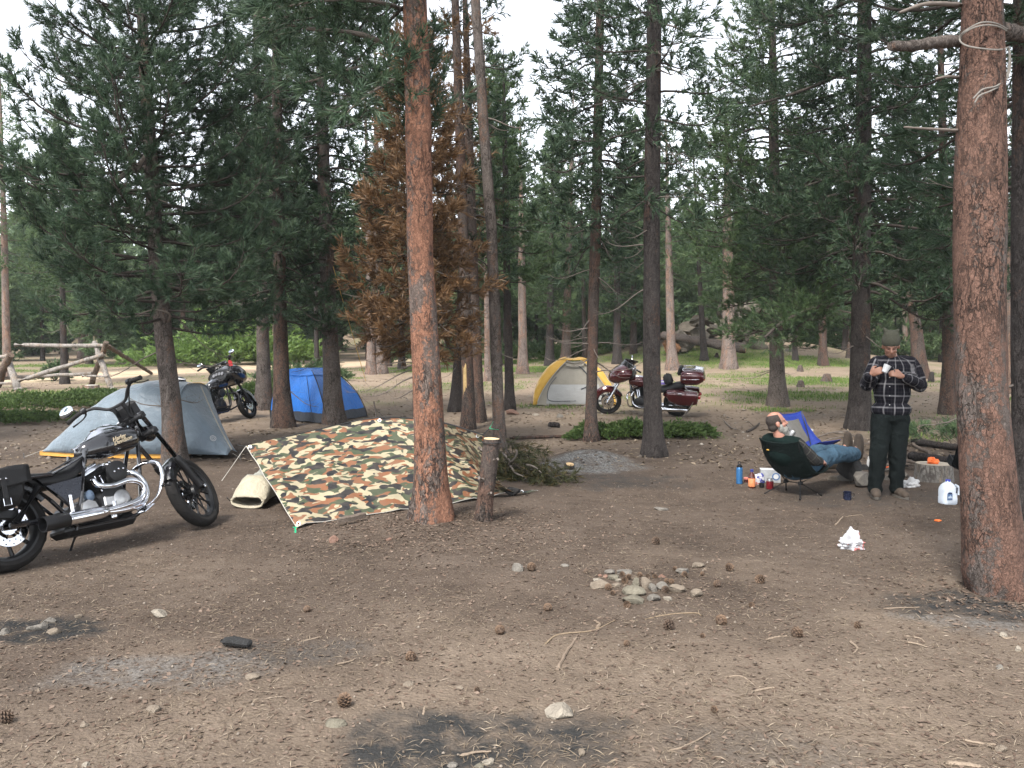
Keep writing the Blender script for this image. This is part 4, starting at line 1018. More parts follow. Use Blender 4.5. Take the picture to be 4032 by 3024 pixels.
    for sy in (-1, 1):
        bg_ = MB(); rings = []
        for i, (zz, gx0, gx1, dp) in enumerate(((.43, -.40, -.01, .08), (.45, -.43, .03, .105), (.53, -.45, .065, .125), (.63, -.45, .08, .13), (.695, -.44, .07, .12), (.715, -.41, .04, .09))):
            y0 = sy * .135; y1 = sy * (.135 + dp + .02); c_ = .03
            rings.append([Vector(q) for q in ((gx0 + c_, y0, zz), (gx1 - c_, y0, zz), (gx1, y0 + sy * c_, zz), (gx1, y1 - sy * c_, zz), (gx1 - c_, y1, zz), (gx0 + c_, y1, zz), (gx0, y1 - sy * c_, zz), (gx0, y0 + sy * c_, zz))])
        bg_.loft(rings); bag = bg_.build('saddlebag', M_lea, root, 40)
        fl = MB(); y1 = sy * .300
        def flap(u, v):
            x = -.46 + .56 * u
            if v < .45: t = v / .45; return Vector((x, sy * (.14 + .16 * t),   .73 - .012 * t + .008 * math.sin(u * 9)))
            t = (v - .45) / .55; drop = .15 - .03 * (2 * u - 1) ** 2; return Vector((x + .0, y1 + sy * .006, .718 - drop * t))
        fl.grid(flap, 12, 14); fo = fl.build('saddlebag_flap', M_lea, bag, 40); fo.modifiers.new('thickness', 'SOLIDIFY').thickness = .006
        sp_ = MB(); sp_.box((-.10, sy * .312, .54), (.035, .006, .20), None, .002); sp_.build('strap', M_lea, bag)
        bk = MB(); bk.tube([(-.125, sy * .317, .495), (-.075, sy * .317, .495), (-.075, sy * .317, .445), (-.125, sy * .317, .445), (-.125, sy * .317, .495)], .004, 6); bk.build('buckle', M_chr, bag)
        for x in (-.12, -.08):
            rv = MB(); rv.lathe([(.009, 0), (.007, .005), (.002, .008)], 10, (x, sy * .312, .635), (0, sy, 0)); rv.build('rivet', M_chr, bag)
    # engine
    en = vtwin(root, .83, .370, hs=.83)
    ac = MB(); ac.lathe([(.06, 0), (.082, .01), (.086, .03), (.082, .048), (.06, .056), (.02, .058)], 32, (.86, -.150, .595), (0, -1, 0)); acl = ac.build('air_cleaner', M_satin, en)
    bo = MB()
    for dx, dz in ((-.04, -.005), (0, .012), (.042, .01)): bo.lathe([(.009, 0), (.009, .008), (.004, .012)], 10, (.86 + dx, -.206, .595 + dz), (0, -1, 0))
    bo.build('bolt', M_chr, acl)
    tr = MB(); tr.box((.56, -.01, .30), (.24, .24, .17), None, .025); tr.lathe([(.03, -.0), (.02, .01)], 16, (.50, -.14, .36), (0, -1, 0)); tr.build('gearbox', M_satin, root)
    tc = MB(); tc.lathe([(.075, 0), (.072, .02), (.05, .028), (.01, .03)], 8, (.60, -.128, .335), (0, -1, 0)); tc.build('gearbox_cover', M_alu, root)
    pm = MB(); pm.lathe([(.12, 0), (.125, .03), (.10, .05), (.03, .055)], 28, (.86, .13, .30), (0, 1, 0)); pm.box((.66, .155, .29), (.36, .05, .15), None, .03); pm.build('primary_cover', M_satin, root)
    hd2 = MB(); hd2.box((.78, -.15, .255), (.05, .03, .06), None, .01); hd2.lathe([(.02, 0), (.02, .09)], 12, (.80, -.155, .27), (0, 0, 1)); hd2.build('oil_filter', M_chr, root)
    # exhaust: two into one, chrome, with black open end
    ex = MB()
    ex.tube(spline([(.69, -.11, .56), (.70, -.155, .505), (.80, -.18, .485), (.94, -.19, .505), (1.035, -.195, .47), (1.06, -.195, .40), (1.00, -.195, .335), (.85, -.195, .305), (.66, -.20, .292)], 44), .024, 14)
    ex.tube(spline([(.98, -.10, .58), (1.03, -.15, .56), (1.085, -.165, .49), (1.10, -.17, .39), (1.04, -.175, .30), (.88, -.185, .275), (.66, -.20, .280)], 40), .024, 14)
    exo = ex.build('exhaust_pipe', M_chr, root, 60)
    mf = MB(); mf.lathe([(.034, 0), (.05, .05), (.052, .08), (.052, .31), (.049, .33)], 24, (.70, -.20, .286), (-1, -.02, -.02)); mf.build('muffler', M_chr, exo, 50)
    me_ = MB(); me_.lathe([(.046, .33), (.054, .34), (.058, .53), (.052, .53), (.046, .38), (.01, .37)], 24, (.70, -.20, .286), (-1, -.02, -.02)); me_.build('muffler_end', M_satin, exo, 50)
    # guard, pegs, stand
    for sy in (-1, 1):
        gd = MB(); gd.tube(spline([(1.10, sy * .05, .60), (1.12, sy * .18, .63), (1.15, sy * .30, .60), (1.15, sy * .335, .50), (1.11, sy * .30, .34), (1.07, sy * .20, .27), (1.04, sy * .10, .25)], 36), .0165, 12); gu = gd.build('engine_guard', M_chr, root, 60)
        pg = MB(); pg.tube([(1.13, sy * .315, .40), (1.15, sy * .40, .40)], .018, 10); pg.lathe([(.021, 0), (.015, .01)], 10, (1.15, sy * .40, .40), (0, sy, 0)); pg.build('highway_peg', M_satin, gu)
        fp = MB(); fp.box((1.04, sy * .20, .25), (.12, .10, .012), Matrix.Rotation(R(-28), 3, 'Y'), .004); fp.build('brake_pedal' if sy < 0 else 'shift_pedal', M_chr, root)
        mp = MB(); mp.tube([(.43, sy * .17, .30), (.42, sy * .20, .33), (.42, sy * .205, .46)], [.012, .016, .017], 12); mp.tube([(.43, sy * .14, .28), (.55, sy * .17, .31)], .010, 8); mp.build('passenger_peg', M_chr, root)
        sh = MB(); sh.tube([(.02, sy * .155, .33), (.22, sy * .17, .56)], .028, 12); sh.build('shock_absorber', M_satin, root)
    ks = MB(); ks.tube([(.62, .14, .17), (.60, .22, .06), (.58, .285, -.062)], .012, 8); ks.build('kickstand', M_satin, root)
    sk = MB(); sk.box((.70, 0, .205), (.62, .27, .10), None, .04); sk.build('belly_pan', M_satin, root)
    cp = MB(); cp.box((.0, -.105, .40), (.15, .03, .07), Matrix.Rotation(R(10), 3, 'Y'), .01); cp.build('brake_caliper', M_satin, root)
    for q in ((.10, .33), (.04, .30)):
        b = MB(); b.lathe([(.009, 0), (.006, .01)], 8, (q[0], -.135, q[1]), (0, -1, 0)); b.build('bolt', M_chr, root)
    return root
near_bike()

plain_g = plain('gauge_face', (.12, .12, .13), .2, var=.2)
def touring_bike(root, paint, lean, side, chrome_pipes, trunk, bars_z, steer, red=False):
    """big faired tourer; side = which side faces the camera (-1 right, 1 left)"""
    WB, fr, rr = 1.62, .325, .32
    wheel(root, 'rear_wheel', (0, 0, rr), rr, .15, None, 9, False, 0, M_satin, spoke_r=.014)
    s = Vector((-math.sin(R(29)), 0, math.cos(R(29)))); ax0 = Vector((WB, 0, fr)); H = ax0 + s * .66 + Vector((-.06, 0, 0))
    ST = Matrix.Translation(H) @ Matrix.Rotation(R(steer), 4, s) @ Matrix.Translation(-H)
    wheel(root, 'front_wheel', tuple(ax0), fr, .12, ST, 7, True, 2, M_satin if not red else M_satin, .15, .011)
    fk = MB(ST)
    for y in (-.115, .115):
        a = ax0 + Vector((0, y, 0)); fk.tube([a - s * .03, a + s * .02, a + s * .32, a + s * .34, a + s * .66], [.026, .038, .036, .028, .028], 12)
    fk.build('fork', M_chr if red else M_satin, root)
    ff = MB(ST); rings = []
    for i in range(23):
        a = R(-8 + i * 7.6); e = Vector((math.cos(a), 0, math.sin(a))); rd = fr + .028
        dp = .10 if 2 < i < 20 else .05
        rings.append([ax0 + e * (rd + dz) + Vector((0, y, 0)) for y, dz in ((-.088, -dp), (-.085, -.02), (-.055, .012), (0, .022), (.055, .012), (.085, -.02), (.088, -dp), (.075, -dp * .9), (0, .008), (-.075, -dp * .9))])
    ff.loft(rings); ff.build('front_fender', paint, root)
    # frame mounted fairing: a lofted shark nose, hollow to the rider's side
    fa = MB(); rings = []
    for i, (x, zc, hh, hw) in enumerate(((1.00, .99, .13, .36), (1.08, 1.00, .19, .42), (1.20, 1.00, .22, .44), (1.32, .98, .215, .42), (1.44, .95, .18, .36), (1.54, .92, .12, .25), (1.59, .905, .05, .10))):
        rings.append([Vector((x + (.10 * max(0, -math.sin(a)) if i < 3 else 0), hw * math.copysign(abs(math.cos(a)) ** .75, math.cos(a)), zc + hh * math.copysign(abs(math.sin(a)) ** .85, math.sin(a)))) for a in [2 * math.pi * k / 28 for k in range(28)]])
    fa.loft(rings); fai = fa.build('fairing', paint, root, 55)
    dk = MB(); dk.loft([[Vector((.985, .30 * math.cos(a), 1.0 + .115 * math.sin(a))) for a in [2 * math.pi * k / 20 for k in range(20)]], [Vector((1.03, .36 * math.cos(a), 1.0 + .15 * math.sin(a))) for a in [2 * math.pi * k / 20 for k in range(20)]]]); das = dk.build('dashboard', M_satin, fai)
    for y, z, q in ((-.13, 1.03, .042), (-.04, 1.04, .038), (.05, 1.04, .038), (.14, 1.03, .042), (-.22, .98, .05), (.22, .98, .05)):
        gg = MB(); gg.lathe([(q, 0), (q, .008), (q * .8, .012), (.004, .010)], 18, (.985, y, z), (-1, 0, .25)); gg.build('gauge', M_satin if abs(y) > .2 else plain_g, das)
    ws = MB()
    def shield(u, v):
        a = (u - .5) * 2; return Vector((1.37 - .16 * v - .28 * a * a, .34 * a * (1 - .12 * v), 1.13 + .20 * v * (1 - .35 * a * a) - .04 * a * a))
    ws.grid(shield, 18, 8); w = ws.build('windshield', M_shield, fai, 60); w.modifiers.new('thickness', 'SOLIDIFY').thickness = .006
    for y in (-.13, .13):
        l = MB(); l.lathe([(.085, 0), (.08, .03), (.02, .045)], 20, (1.50, y, .93), (1, y * 1.6, -.1)); l.build('headlight', M_lens, fai)
    # bars
    T0 = H + s * .12; hb = MB(ST)
    path = [T0 + Vector(q) for q in ((-.30, .42, bars_z - .04), (-.22, .36, bars_z), (-.08, .26, bars_z - .02), (0, .14, bars_z * .5), (.02, .07, .02), (.02, -.07, .02), (0, -.14, bars_z * .5), (-.08, -.26, bars_z - .02), (-.22, -.36, bars_z), (-.30, -.42, bars_z - .04))]
    hb.tube(spline(path, 44), .016, 10); bars = hb.build('handlebar', M_satin if not red else M_chr, root)
    for e, i in ((path[0], path[1]), (path[-1], path[-2])):
        g = MB(ST); d = (e - i).normalized(); g.lathe([(.02, -.01), (.021, .06), (.02, .12)], 12, e - d * .11, d); g.build('grip', M_rub, bars)
        mc = MB(ST); mc.box(e - d * .15 + Vector((.02, 0, 0)), (.06, .06, .05), None, .012); mc.build('control_housing', M_satin if not red else M_chr, bars)
        sy = 1 if e.y > 0 else -1; m0 = e - d * .14; m2 = m0 + Vector((.02, sy * .07, .07)); mb = MB(ST); mb.tube(spline([m0, m0 + Vector((.03, sy * .02, .045)), m2], 8), .006, 6); st = mb.build('mirror', M_chr, bars)
        ms = MB(ST); ms.ball(m2, (.02, .075, .045), 16, 8); ms.build('mirror_shell', M_chr, st)
        mg = MB(ST); mg.ball(m2 + Vector((-.012, 0, 0)), (.012, .068, .039), 16, 8); mg.build('mirror_glass', M_glass, st)
    # tank, seat
    tf = tank_fn(.60, 1.12, .76, .82, .14, .165); tk = MB(); tk.loft(tank_mesh(tf, .60, 1.12)); tank = tk.build('fuel_tank', paint, root, 60)
    con = MB(); con.tube([(x, 0, tf(x)[0] + tf(x)[1] - .004) for x in np.linspace(.66, 1.08, 10)], [.012, .03, .04, .045, .045, .045, .045, .04, .035, .02], 12, flat=.4); con.build('tank_console', M_chr, tank)
    st_ = MB(); rings = []
    for i in range(21):
        x = -.16 + .84 * i / 20; zt = np.interp(x, [-.16, .02, .10, .22, .40, .56, .68], [.83, .81, .78, .73, .705, .73, .78]); hw = np.interp(x, [-.16, .1, .35, .55, .68], [.15, .17, .19, .14, .09]); th = np.interp(x, [-.16, .2, .68], [.10, .11, .08])
        rings.append([Vector((x, hw * math.cos(a), zt - th + th * math.copysign(abs(math.sin(a)) ** .6, math.sin(a)) * (1 if math.sin(a) > 0 else .5))) for a in [2 * math.pi * k / 18 for k in range(18)]])
    st_.loft(rings); st_.build('seat', M_lea, root, 60)
    fm = MB()
    for y in (-.13, .13):
        fm.tube(spline([(1.10, y * .3, .90), (1.06, y * .8, .62), (1.03, y, .34), (.98, y, .22), (.85, y, .19), (.35, y, .19), (.2, y, .32), (0, y * 1.1, .32)], 30), .019, 10)
        fm.tube([(.62, y * .8, .72), (.40, y * 1.1, .60), (-.1, y * 1.3, .62)], .018, 8)
    fm.build('frame', M_blk, root)
    vtwin(root, .80, .36, side, M_satin, M_chr, M_chr if red else M_satin)
    for sd in (-1, 1):
        ac = MB()
        if sd < 0: ac.lathe([(.07, 0), (.085, .02), (.08, .05), (.02, .06)], 26, (.84, -.14, .60), (0, -1, 0)); ac.build('air_cleaner', M_chr if red else M_satin, root)
        else:
            ac.lathe([(.13, 0), (.13, .03), (.10, .05), (.03, .055)], 26, (.86, .13, .32), (0, 1, 0)); ac.box((.62, .155, .31), (.40, .05, .17), None, .035); ac.build('primary_cover', M_satin, root)
        ex = MB(); pm = M_chr if chrome_pipes else M_satin
        ex.tube(spline([(.98, sd * .12, .60), (1.03, sd * .17, .50), (1.0, sd * .18, .32), (.85, sd * .19, .225), (.55, sd * .20, .215)], 26), .024, 12); e = ex.build('exhaust_pipe', pm, root)
        mf = MB(); mf.lathe([(.026, 0), (.05, .06), (.052, .12), (.052, .85), (.04, .87), (.02, .84)], 20, (.62, sd * .215, .21), (-1, 0, -.01)); mf.build('muffler', pm, e, 50)
        fb = MB(); fb.box((.70, sd * .27, .285), (.34, .12, .025), None, .010); fb.build('footboard', M_satin, root)
        gd = MB(); gd.tube(spline([(1.06, sd * .05, .56), (1.09, sd * .25, .58), (1.11, sd * .36, .50), (1.08, sd * .34, .30), (1.02, sd * .12, .22)], 26), .018, 10); gd.build('engine_guard', M_chr if red else M_satin, root, 60)
        # hard saddlebag
        b = MB(); rings = []
        for x, z0, z1, y1 in ((-.48, .44, .60, .33), (-.46, .36, .645, .36), (-.30, .33, .665, .375), (.0, .34, .68, .375), (.16, .40, .68, .36), (.22, .50, .655, .33)):
            rings.append([Vector((x, sd * y, z)) for y, z in ((.14, z0 + .02), (.16, z0), (y1 - .04, z0), (y1, z0 + .05), (y1, z1 - .06), (y1 - .03, z1 - .01), (.20, z1), (.14, z1 - .02))])
        b.loft(rings); bag = b.build('saddlebag', paint, root, 50)
        ld = MB(); ld.tube([(-.47, sd * .347, .615), (-.30, sd * .379, .625), (0, sd * .379, .632), (.20, sd * .35, .625)], .004, 6); ld.build('lid_line', M_chr if red else M_satin, bag)
        lt = MB(); lt.box((-.08, sd * .382, .60), (.09, .012, .035), None, .005); lt.build('latch', M_chr, bag)
    rf = MB(); rings = []
    for i in range(19):
        a = R(30 + i * 8.4); e = Vector((math.cos(a), 0, math.sin(a))); c = Vector((0, 0, rr)); rd = rr + .05
        rings.append([c + e * (rd + dz) + Vector((0, y, 0)) for y, dz in ((-.12, -.10), (-.115, -.01), (-.06, .02), (.06, .02), (.115, -.01), (.12, -.10), (.10, -.09), (0, .006), (-.10, -.09))])
    rf.loft(rings); rf.build('rear_fender', paint, root)
    tl = MB(); tl.box((-.46, 0, .52), (.03, .13, .05), Matrix.Rotation(R(-25), 3, 'Y'), .012); tl.build('tail_light', M_amber, root)
    for y in (-.2, .2):
        t2 = MB(); t2.lathe([(.04, 0), (.042, .04), (.02, .06)], 16, (-.47, y, .50), (-1, 0, 0)); t2.build('turn_signal', M_amber, root)
    pl = MB(); pl.box((-.47, 0, .40), (.008, .18, .11), Matrix.Rotation(R(-15), 3, 'Y'), .002); pl.build('licence_plate', M_plate, root)
    if trunk:
        b = MB(); rings = []
        for x, z0, z1, w in ((-.60, .90, 1.00, .22), (-.58, .85, 1.06, .27), (-.46, .78, 1.10, .30), (-.22, .77, 1.11, .30), (-.12, .79, 1.10, .29), (-.08, .83, 1.05, .25)):
            rings.append([Vector((x, w * math.copysign(abs(math.cos(a)) ** .45, math.cos(a)), (z0 + z1) / 2 + (z1 - z0) / 2 * math.copysign(abs(math.sin(a)) ** .5, math.sin(a)))) for a in [2 * math.pi * k / 24 for k in range(24)]])
        b.loft(rings); tb = b.build('top_case', paint, root, 50)
        br = MB(); br.box((-.06, 0, 1.08), (.09, .36, .20), Matrix.Rotation(R(-16), 3, 'Y'), .035); br.build('passenger_backrest', M_lea, tb)
        ln = MB(); ln.tube([(-.12, .298, .925), (-.30, .306, .925), (-.48, .302, .93), (-.60, .22, .945), (-.61, 0, .95), (-.60, -.22, .945), (-.48, -.302, .93), (-.12, -.298, .925)], .006, 6); ln.build('case_trim', M_chr, tb)
        for x in (-.18, -.42):
            l2 = MB(); l2.box((x, .312, .92), (.05, .016, .035), None, .006); l2.build('latch', M_chr, tb)
        rk = MB(); rk.tube(spline([(-.14, -.2, 1.11), (-.14, -.2, 1.15), (-.40, -.21, 1.145), (-.56, -.16, 1.12), (-.58, 0, 1.115), (-.56, .16, 1.12), (-.40, .21, 1.145), (-.14, .2, 1.15), (-.14, .2, 1.11)], 50), .009, 8)
        for y in (-.15, -.09, -.03, .03, .09, .15): rk.tube([(-.13, y, 1.148), (-.40, y, 1.146), (-.555, y, 1.118)], .006, 6)
        rk.build('luggage_rack', M_chr, tb)
        tl2 = MB(); tl2.box((-.60, 0, .90), (.03, .30, .05), None, .012); tl2.build('case_light', M_amber, tb)
    ks = MB(); ks.tube([(.70, .16, .18), (.68, .25, .08), (.66, .32, -.075)], .013, 8); ks.build('kickstand', M_satin, root)

def bike_root(fr_px, rear_off, lean, label):
    f = G(*fr_px); d = Vector((math.cos(rear_off), math.sin(rear_off), 0)); r_ = f - d * 1.62; r_.z = hz(r_.x, r_.y)
    root = thing('motorcycle', r_, 0, label, 'motorcycle')
    pitch = math.atan2(f.z - r_.z, 1.62)
    root.rotation_euler = (Matrix.Rotation(rear_off, 3, 'Z') @ Matrix.Rotation(-pitch, 3, 'Y') @ Matrix.Rotation(R(lean), 3, 'X')).to_euler()
    return root
b2 = bike_root((983, 1648), R(60), -13, 'black faired touring motorcycle with red cloth on its handlebar, parked behind the grey tent')
touring_bike(b2, M_blk, -13, -1, False, False, .30, 20)
rag = MB(); rag.grid(lambda u, v: Vector((1.14 + .03 * math.sin(u * 5 + v * 3) - .02 * v, -.27 + .05 * (u - .5) * (1 + v), 1.28 - .17 * v + .012 * math.cos(u * 9))), 8, 10)
rg = rag.build('bandana', M_redcloth, None, 60); rg.modifiers.new('thickness', 'SOLIDIFY').thickness = .006
rg.matrix_world = Matrix.LocRotScale(b2.location, b2.rotation_euler.to_quaternion(), Vector((1, 1, 1)))
tag(rg, 'red cloth tied to the handlebar of the black faired motorcycle', 'cloth')
b3 = bike_root((2393, 1630), R(164), -9, 'dark red touring motorcycle with top case, partly hidden behind two pine trunks')
touring_bike(b3, M_red, -9, 1, True, True, .16, 14, True)
# things lying on the bikes
hm = MB(); hc = b2.matrix_basis @ Vector((-.02, .02, .90))
prof = [(.02, .135), (.06, .128), (.10, .10), (.124, .05), (.13, 0), (.126, -.05), (.115, -.09), (.10, -.11), (.085, -.10)]
hm.lathe(prof[::-1], 26, (0, 0, 0), (0, 0, 1)); h = hm.build('helmet', M_blk, None, 60); h.location = hc; h.rotation_euler = (.1, .15, .6); tag(h, 'shiny black helmet set on the seat of the black faired motorcycle', 'helmet')
hv = MB(); hv.tube([(.128 * math.cos(a), .128 * math.sin(a), -.005 + .01 * math.cos(a)) for a in np.linspace(-1.1, 1.1, 14)], .014, 8, flat=1.6); hv.build('visor', M_shield, h)
ht = MB(); ht.lathe([(.055, .118), (.105, .098), (.108, .088)][::-1], 26, (0, 0, .004), (0, 0, 1)); ht.build('white_stripe', plain('helmet_white', (.7, .7, .7), .3), h)
pb = MB(); pb.box((0, 0, .05), (.16, .12, .10), None, .012); pbo = pb.build('carton', M_purple, None); q = b3.matrix_basis @ Vector((.33, .04, .745)); pbo.location = q; pbo.rotation_euler = (0, 0, .3); tag(pbo, 'small violet and white carton on the seat of the red motorcycle', 'box')
pw = MB(); pw.box((0, -.0605, .07), (.15, .003, .03)); pw.build('white_band', plain('carton_white', (.75, .75, .78), .5), pbo)
bkb = MB(); bkb.box((0, 0, .13), (.20, .28, .26), Matrix.Rotation(.25, 3, 'Y'), .05); bkb.box((.06, 0, .10), (.10, .22, .15), Matrix.Rotation(.25, 3, 'Y'), .03); bo_ = bkb.build('rucksack', plain('black_nylon', (.014, .014, .016), .7, var=.3), None, 45); bo_.location = b3.matrix_basis @ Vector((.20, .0, .735)); bo_.rotation_euler = (0, .1, R(168)); tag(bo_, 'black bag strapped on the rider seat of the red motorcycle', 'bag')
sb_ = MB(); sb_.tube([(.02, -.145, .02), (.02, -.15, .14), (.02, -.12, .27), (.02, .12, .27), (.02, .15, .14), (.02, .145, .02)], .012, 6); sb_.build('strap', M_satin, bo_)
# ================================================================== fence
M_rail = bark_mat('weathered_log', (.34, .315, .29), (.20, .18, .165), (.08, .07, .06), (.30, .24, .19), .3, 12, .004, stretch=1.0)
M_railb = bark_mat('brown_log', (.165, .125, .098), (.10, .075, .06), (.04, .03, .025), (.19, .13, .095), .4, 12, .004, stretch=1.0)
def log_part(mb, a, b, r, n=10, seed=0, knots=True):
    a, b = Vector(a), Vector(b); L = (b - a).length; k = max(6, int(L / .25)); rs = random.Random(seed)
    ax, ay = basis(b - a)
    pts = [a.lerp(b, i / (k - 1)) + (ax * rs.uniform(-1, 1) + ay * rs.uniform(-1, 1)) * r * .18 for i in range(k)]
    mb.tube(pts, [r * rs.uniform(.9, 1.1) * (1 - .12 * i / (k - 1)) for i in range(k)], n)
FD = 27.5
def FP(px, py, dd=0.0): return P(px, py, FD + dd)
fence = thing('log_fence', ground_at(260, FD), 0, 'weathered log rail fence on crossed posts at the left edge', 'fence')
fb = Vector(fence.location)
def flog(name, a, b, r, m, seed):
    mb = MB(); log_part(mb, a - fb, b - fb, r, 10, seed); return mb.build(name, m, fence, 60)
g0 = lambda px, dd=0: Vector((FP(px, 1500, dd).x, FD + dd, hz(FP(px, 1500, dd).x, FD + dd) - .03))
flog('post', g0(440, -.45), FP(370, 1345, .25), .095, M_rail, 1)
flog('post', g0(350, .5), FP(420, 1348, -.3), .095, M_railb, 2)
flog('post', g0(72, -.45), FP(28, 1400, .2), .12, M_rail, 3)
flog('post', g0(-20, .5), FP(40, 1395, -.3), .13, M_railb, 4)
flog('rail', FP(60, 1360, .1), FP(415, 1361, .1), .075, M_rail, 5)
flog('rail', FP(75, 1500, -.25), FP(410, 1395, -.2), .078, M_rail, 6)
flog('rail', FP(-40, 1492, .3), FP(360, 1470, .3), .07, M_rail, 7)
flog('rail', FP(-120, 1510, -.3), FP(75, 1508, -.3), .05, M_rail, 8)
flog('rail', FP(-160, 1420, .1), FP(40, 1402, .1), .075, M_rail, 9)
flog('cross_bar', FP(325, 1480, -.3), FP(425, 1482, -.35), .042, M_rail, 10)
e = G(618, 1468); flog('end_rail', FP(420, 1360, .1), Vector((e.x + .4, e.y - 1.5, hz(e.x, e.y - 1.5) + .05)), .075, M_railb, 11)

# ================================================================== tents
def fabric(name, col, rough=.55, var=.10, sheen=.3, spec=.35, trans=0.0, crease=.25):
    m, t = mat(name); v = t.coord('Object')
    n = t.noise(v, 3.5, 5, .6, .6); w = t.noise(t.coord('Object', (1, 1, 1), (5, 2, 1)), 11, 4, .55, 1.2)
    c = t.ramp(n, [(.3, tuple(x * (1 - var) for x in col)), (.7, tuple(min(1, x * (1 + var)) for x in col))])
    b = t.bsdf(Base_Color=c, Roughness=rough, Specular_IOR_Level=spec, Normal=t.bump(t.math('ADD', n, t.math('MULTIPLY', w, .45)), crease, .06))
    b.inputs['Sheen Weight'].default_value = sheen
    return m
M_grey = fabric('grey_ripstop', (.125, .160, .190), .42, .16, crease=.5)
M_ylw = fabric('yellow_ripstop', (.62, .36, .055), .5, crease=.45)
M_org = fabric('orange_floor', (.52, .26, .04), .5)
M_blue = fabric('blue_nylon', (.018, .17, .60), .45, .12, .1, crease=.6)
M_navy = fabric('dark_base_fabric', (.022, .03, .045), .6)
M_mesh = fabric('grey_mesh', (.31, .285, .235), .8, .08)
M_whit = fabric('off_white_fabric', (.40, .40, .39), .7, .06)
M_cord = plain('white_cord', (.40, .38, .34), .8)
M_cordy = plain('yellow_cord', (.55, .33, .07), .8)
M_pole = plain('tent_pole', (.35, .36, .38), .3, .8)
M_blackw = plain('black_webbing', (.015, .015, .016), .7)

# ---- grey tent: a long low wedge, arched pole near its right end, vestibule running to a point
gt_o = ground_at(612, 12.75); gt_o.z = hz(gt_o.x, gt_o.y)
grey_tent = thing('tent', gt_o, R(-7), 'grey one-man tent with yellow floor behind the near motorcycle', 'tent')
sx = 12.75 / FPX
ST_ = [(-385, .08, .58), (-330, .34, .64), (-270, .56, .70), (-200, .78, .74), (-130, .96, .76), (-50, 1.08, .75), (30, 1.11, .73), (100, 1.10, .70), (160, 1.05, .66)]
def tent_wall(x, a, h, w, lift=.07):
    """arch section: a from 0 (front foot) to pi (back foot)"""
    c, s_ = math.cos(a), math.sin(a)
    return Vector((x, -w * math.copysign(abs(c) ** .62, c), lift + (h - lift) * abs(s_) ** .80))
mb = MB(); rings = []
for i in range(49):
    x = -385 + (160 + 385) * i / 48; h = np.interp(x, [q[0] for q in ST_], [q[1] for q in ST_]); w = np.interp(x, [q[0] for q in ST_], [q[2] for q in ST_])
    sag = 1 - .012 * math.sin(i * .5)
    rings.append([tent_wall(x * sx + .012 * math.sin(k * .8 + i * .3), math.pi * k / 24, h * sag + .006 * math.sin(i * 1.3 + k * .7), w) for k in range(25)])
mb.loft(rings, caps=False, closed=False); fly = mb.build('fly', M_grey, grey_tent, 50); fly.modifiers.new('thickness', 'SOLIDIFY').thickness = .003
mb = MB(); apex = Vector((352 * sx, -.30, .045)); rr2 = rings[-1]; r2 = []
for i in range(17):
    t = i / 16; r2.append([q.lerp(Vector((apex.x - .02 * (1 - abs(k / 12 - 1)), apex.y * 1.0 + .30 * (k / 12 - 1) * .55, apex.z + .05 * math.sin(math.pi * k / 24))), t) - Vector((0, 0, .05 * math.sin(math.pi * t) * math.sin(math.pi * k / 24))) for k, q in enumerate(rr2)])
mb.loft(r2, caps=False, closed=False); ves = mb.build('vestibule', M_grey, grey_tent, 50); ves.modifiers.new('thickness', 'SOLIDIFY').thickness = .003
mb = MB(); mb.tube([q + Vector((.004, 0, .006)) for q in rr2], .012, 6); mb.build('pole_sleeve', M_grey, grey_tent)
mb = MB(); mb.tube([r2[i][13] + Vector((0, -.005, .006)) for i in range(17)], .010, 6, flat=.6); mb.build('zip_flap', M_mesh, ves)
mb = MB(); mb.tube([rr2[k] + Vector((.012, -.004, .012)) for k in range(11, 15)] , .007, 6); mb.build('yellow_loop', M_ylw, grey_tent)
mb = MB(); fl_ = []
for i in range(25):
    x = -395 + (168 + 395) * i / 24; w = np.interp(x, [q[0] for q in ST_], [q[2] for q in ST_]) * .97
    fl_.append([Vector((x * sx, -w, .006)), Vector((x * sx, -w, .065)), Vector((x * sx, -w + .02, .075)), Vector((x * sx, w - .02, .075)), Vector((x * sx, w, .065)), Vector((x * sx, w, .006))])
mb.loft(fl_); mb.build('floor', M_org, grey_tent, 40)
lg = MB(); c0 = r2[11][6]; nn = (r2[12][6] - r2[11][6]).cross(r2[11][7] - r2[11][6]).normalized(); nn = nn if nn.y < 0 else -nn
lg.torus(c0 + nn * .004, nn, .042, .006, 24, 6, .4); lgo = lg.build('ring_logo', M_whit, ves)
lg = MB(); lg.torus(c0 + nn * .004, nn, .020, .005, 18, 6, .4); lg.build('logo_centre', M_whit, lgo)
for a, b in ((rr2[3], Vector((182 * sx, -.85, 0))), (apex, Vector((395 * sx, -.42, 0))), (Vector((-385 * sx, -.56, .08)), Vector((-425 * sx, -.74, 0)))):
    mb = MB(); mb.tube([a, b], .004, 5); mb.build('guy_line', M_cord, grey_tent)
    mb = MB(); mb.tube([b + Vector((0, 0, -.05)), b + Vector((.01, -.02, .06))], .006, 6); mb.build('tent_peg', M_pole, grey_tent)
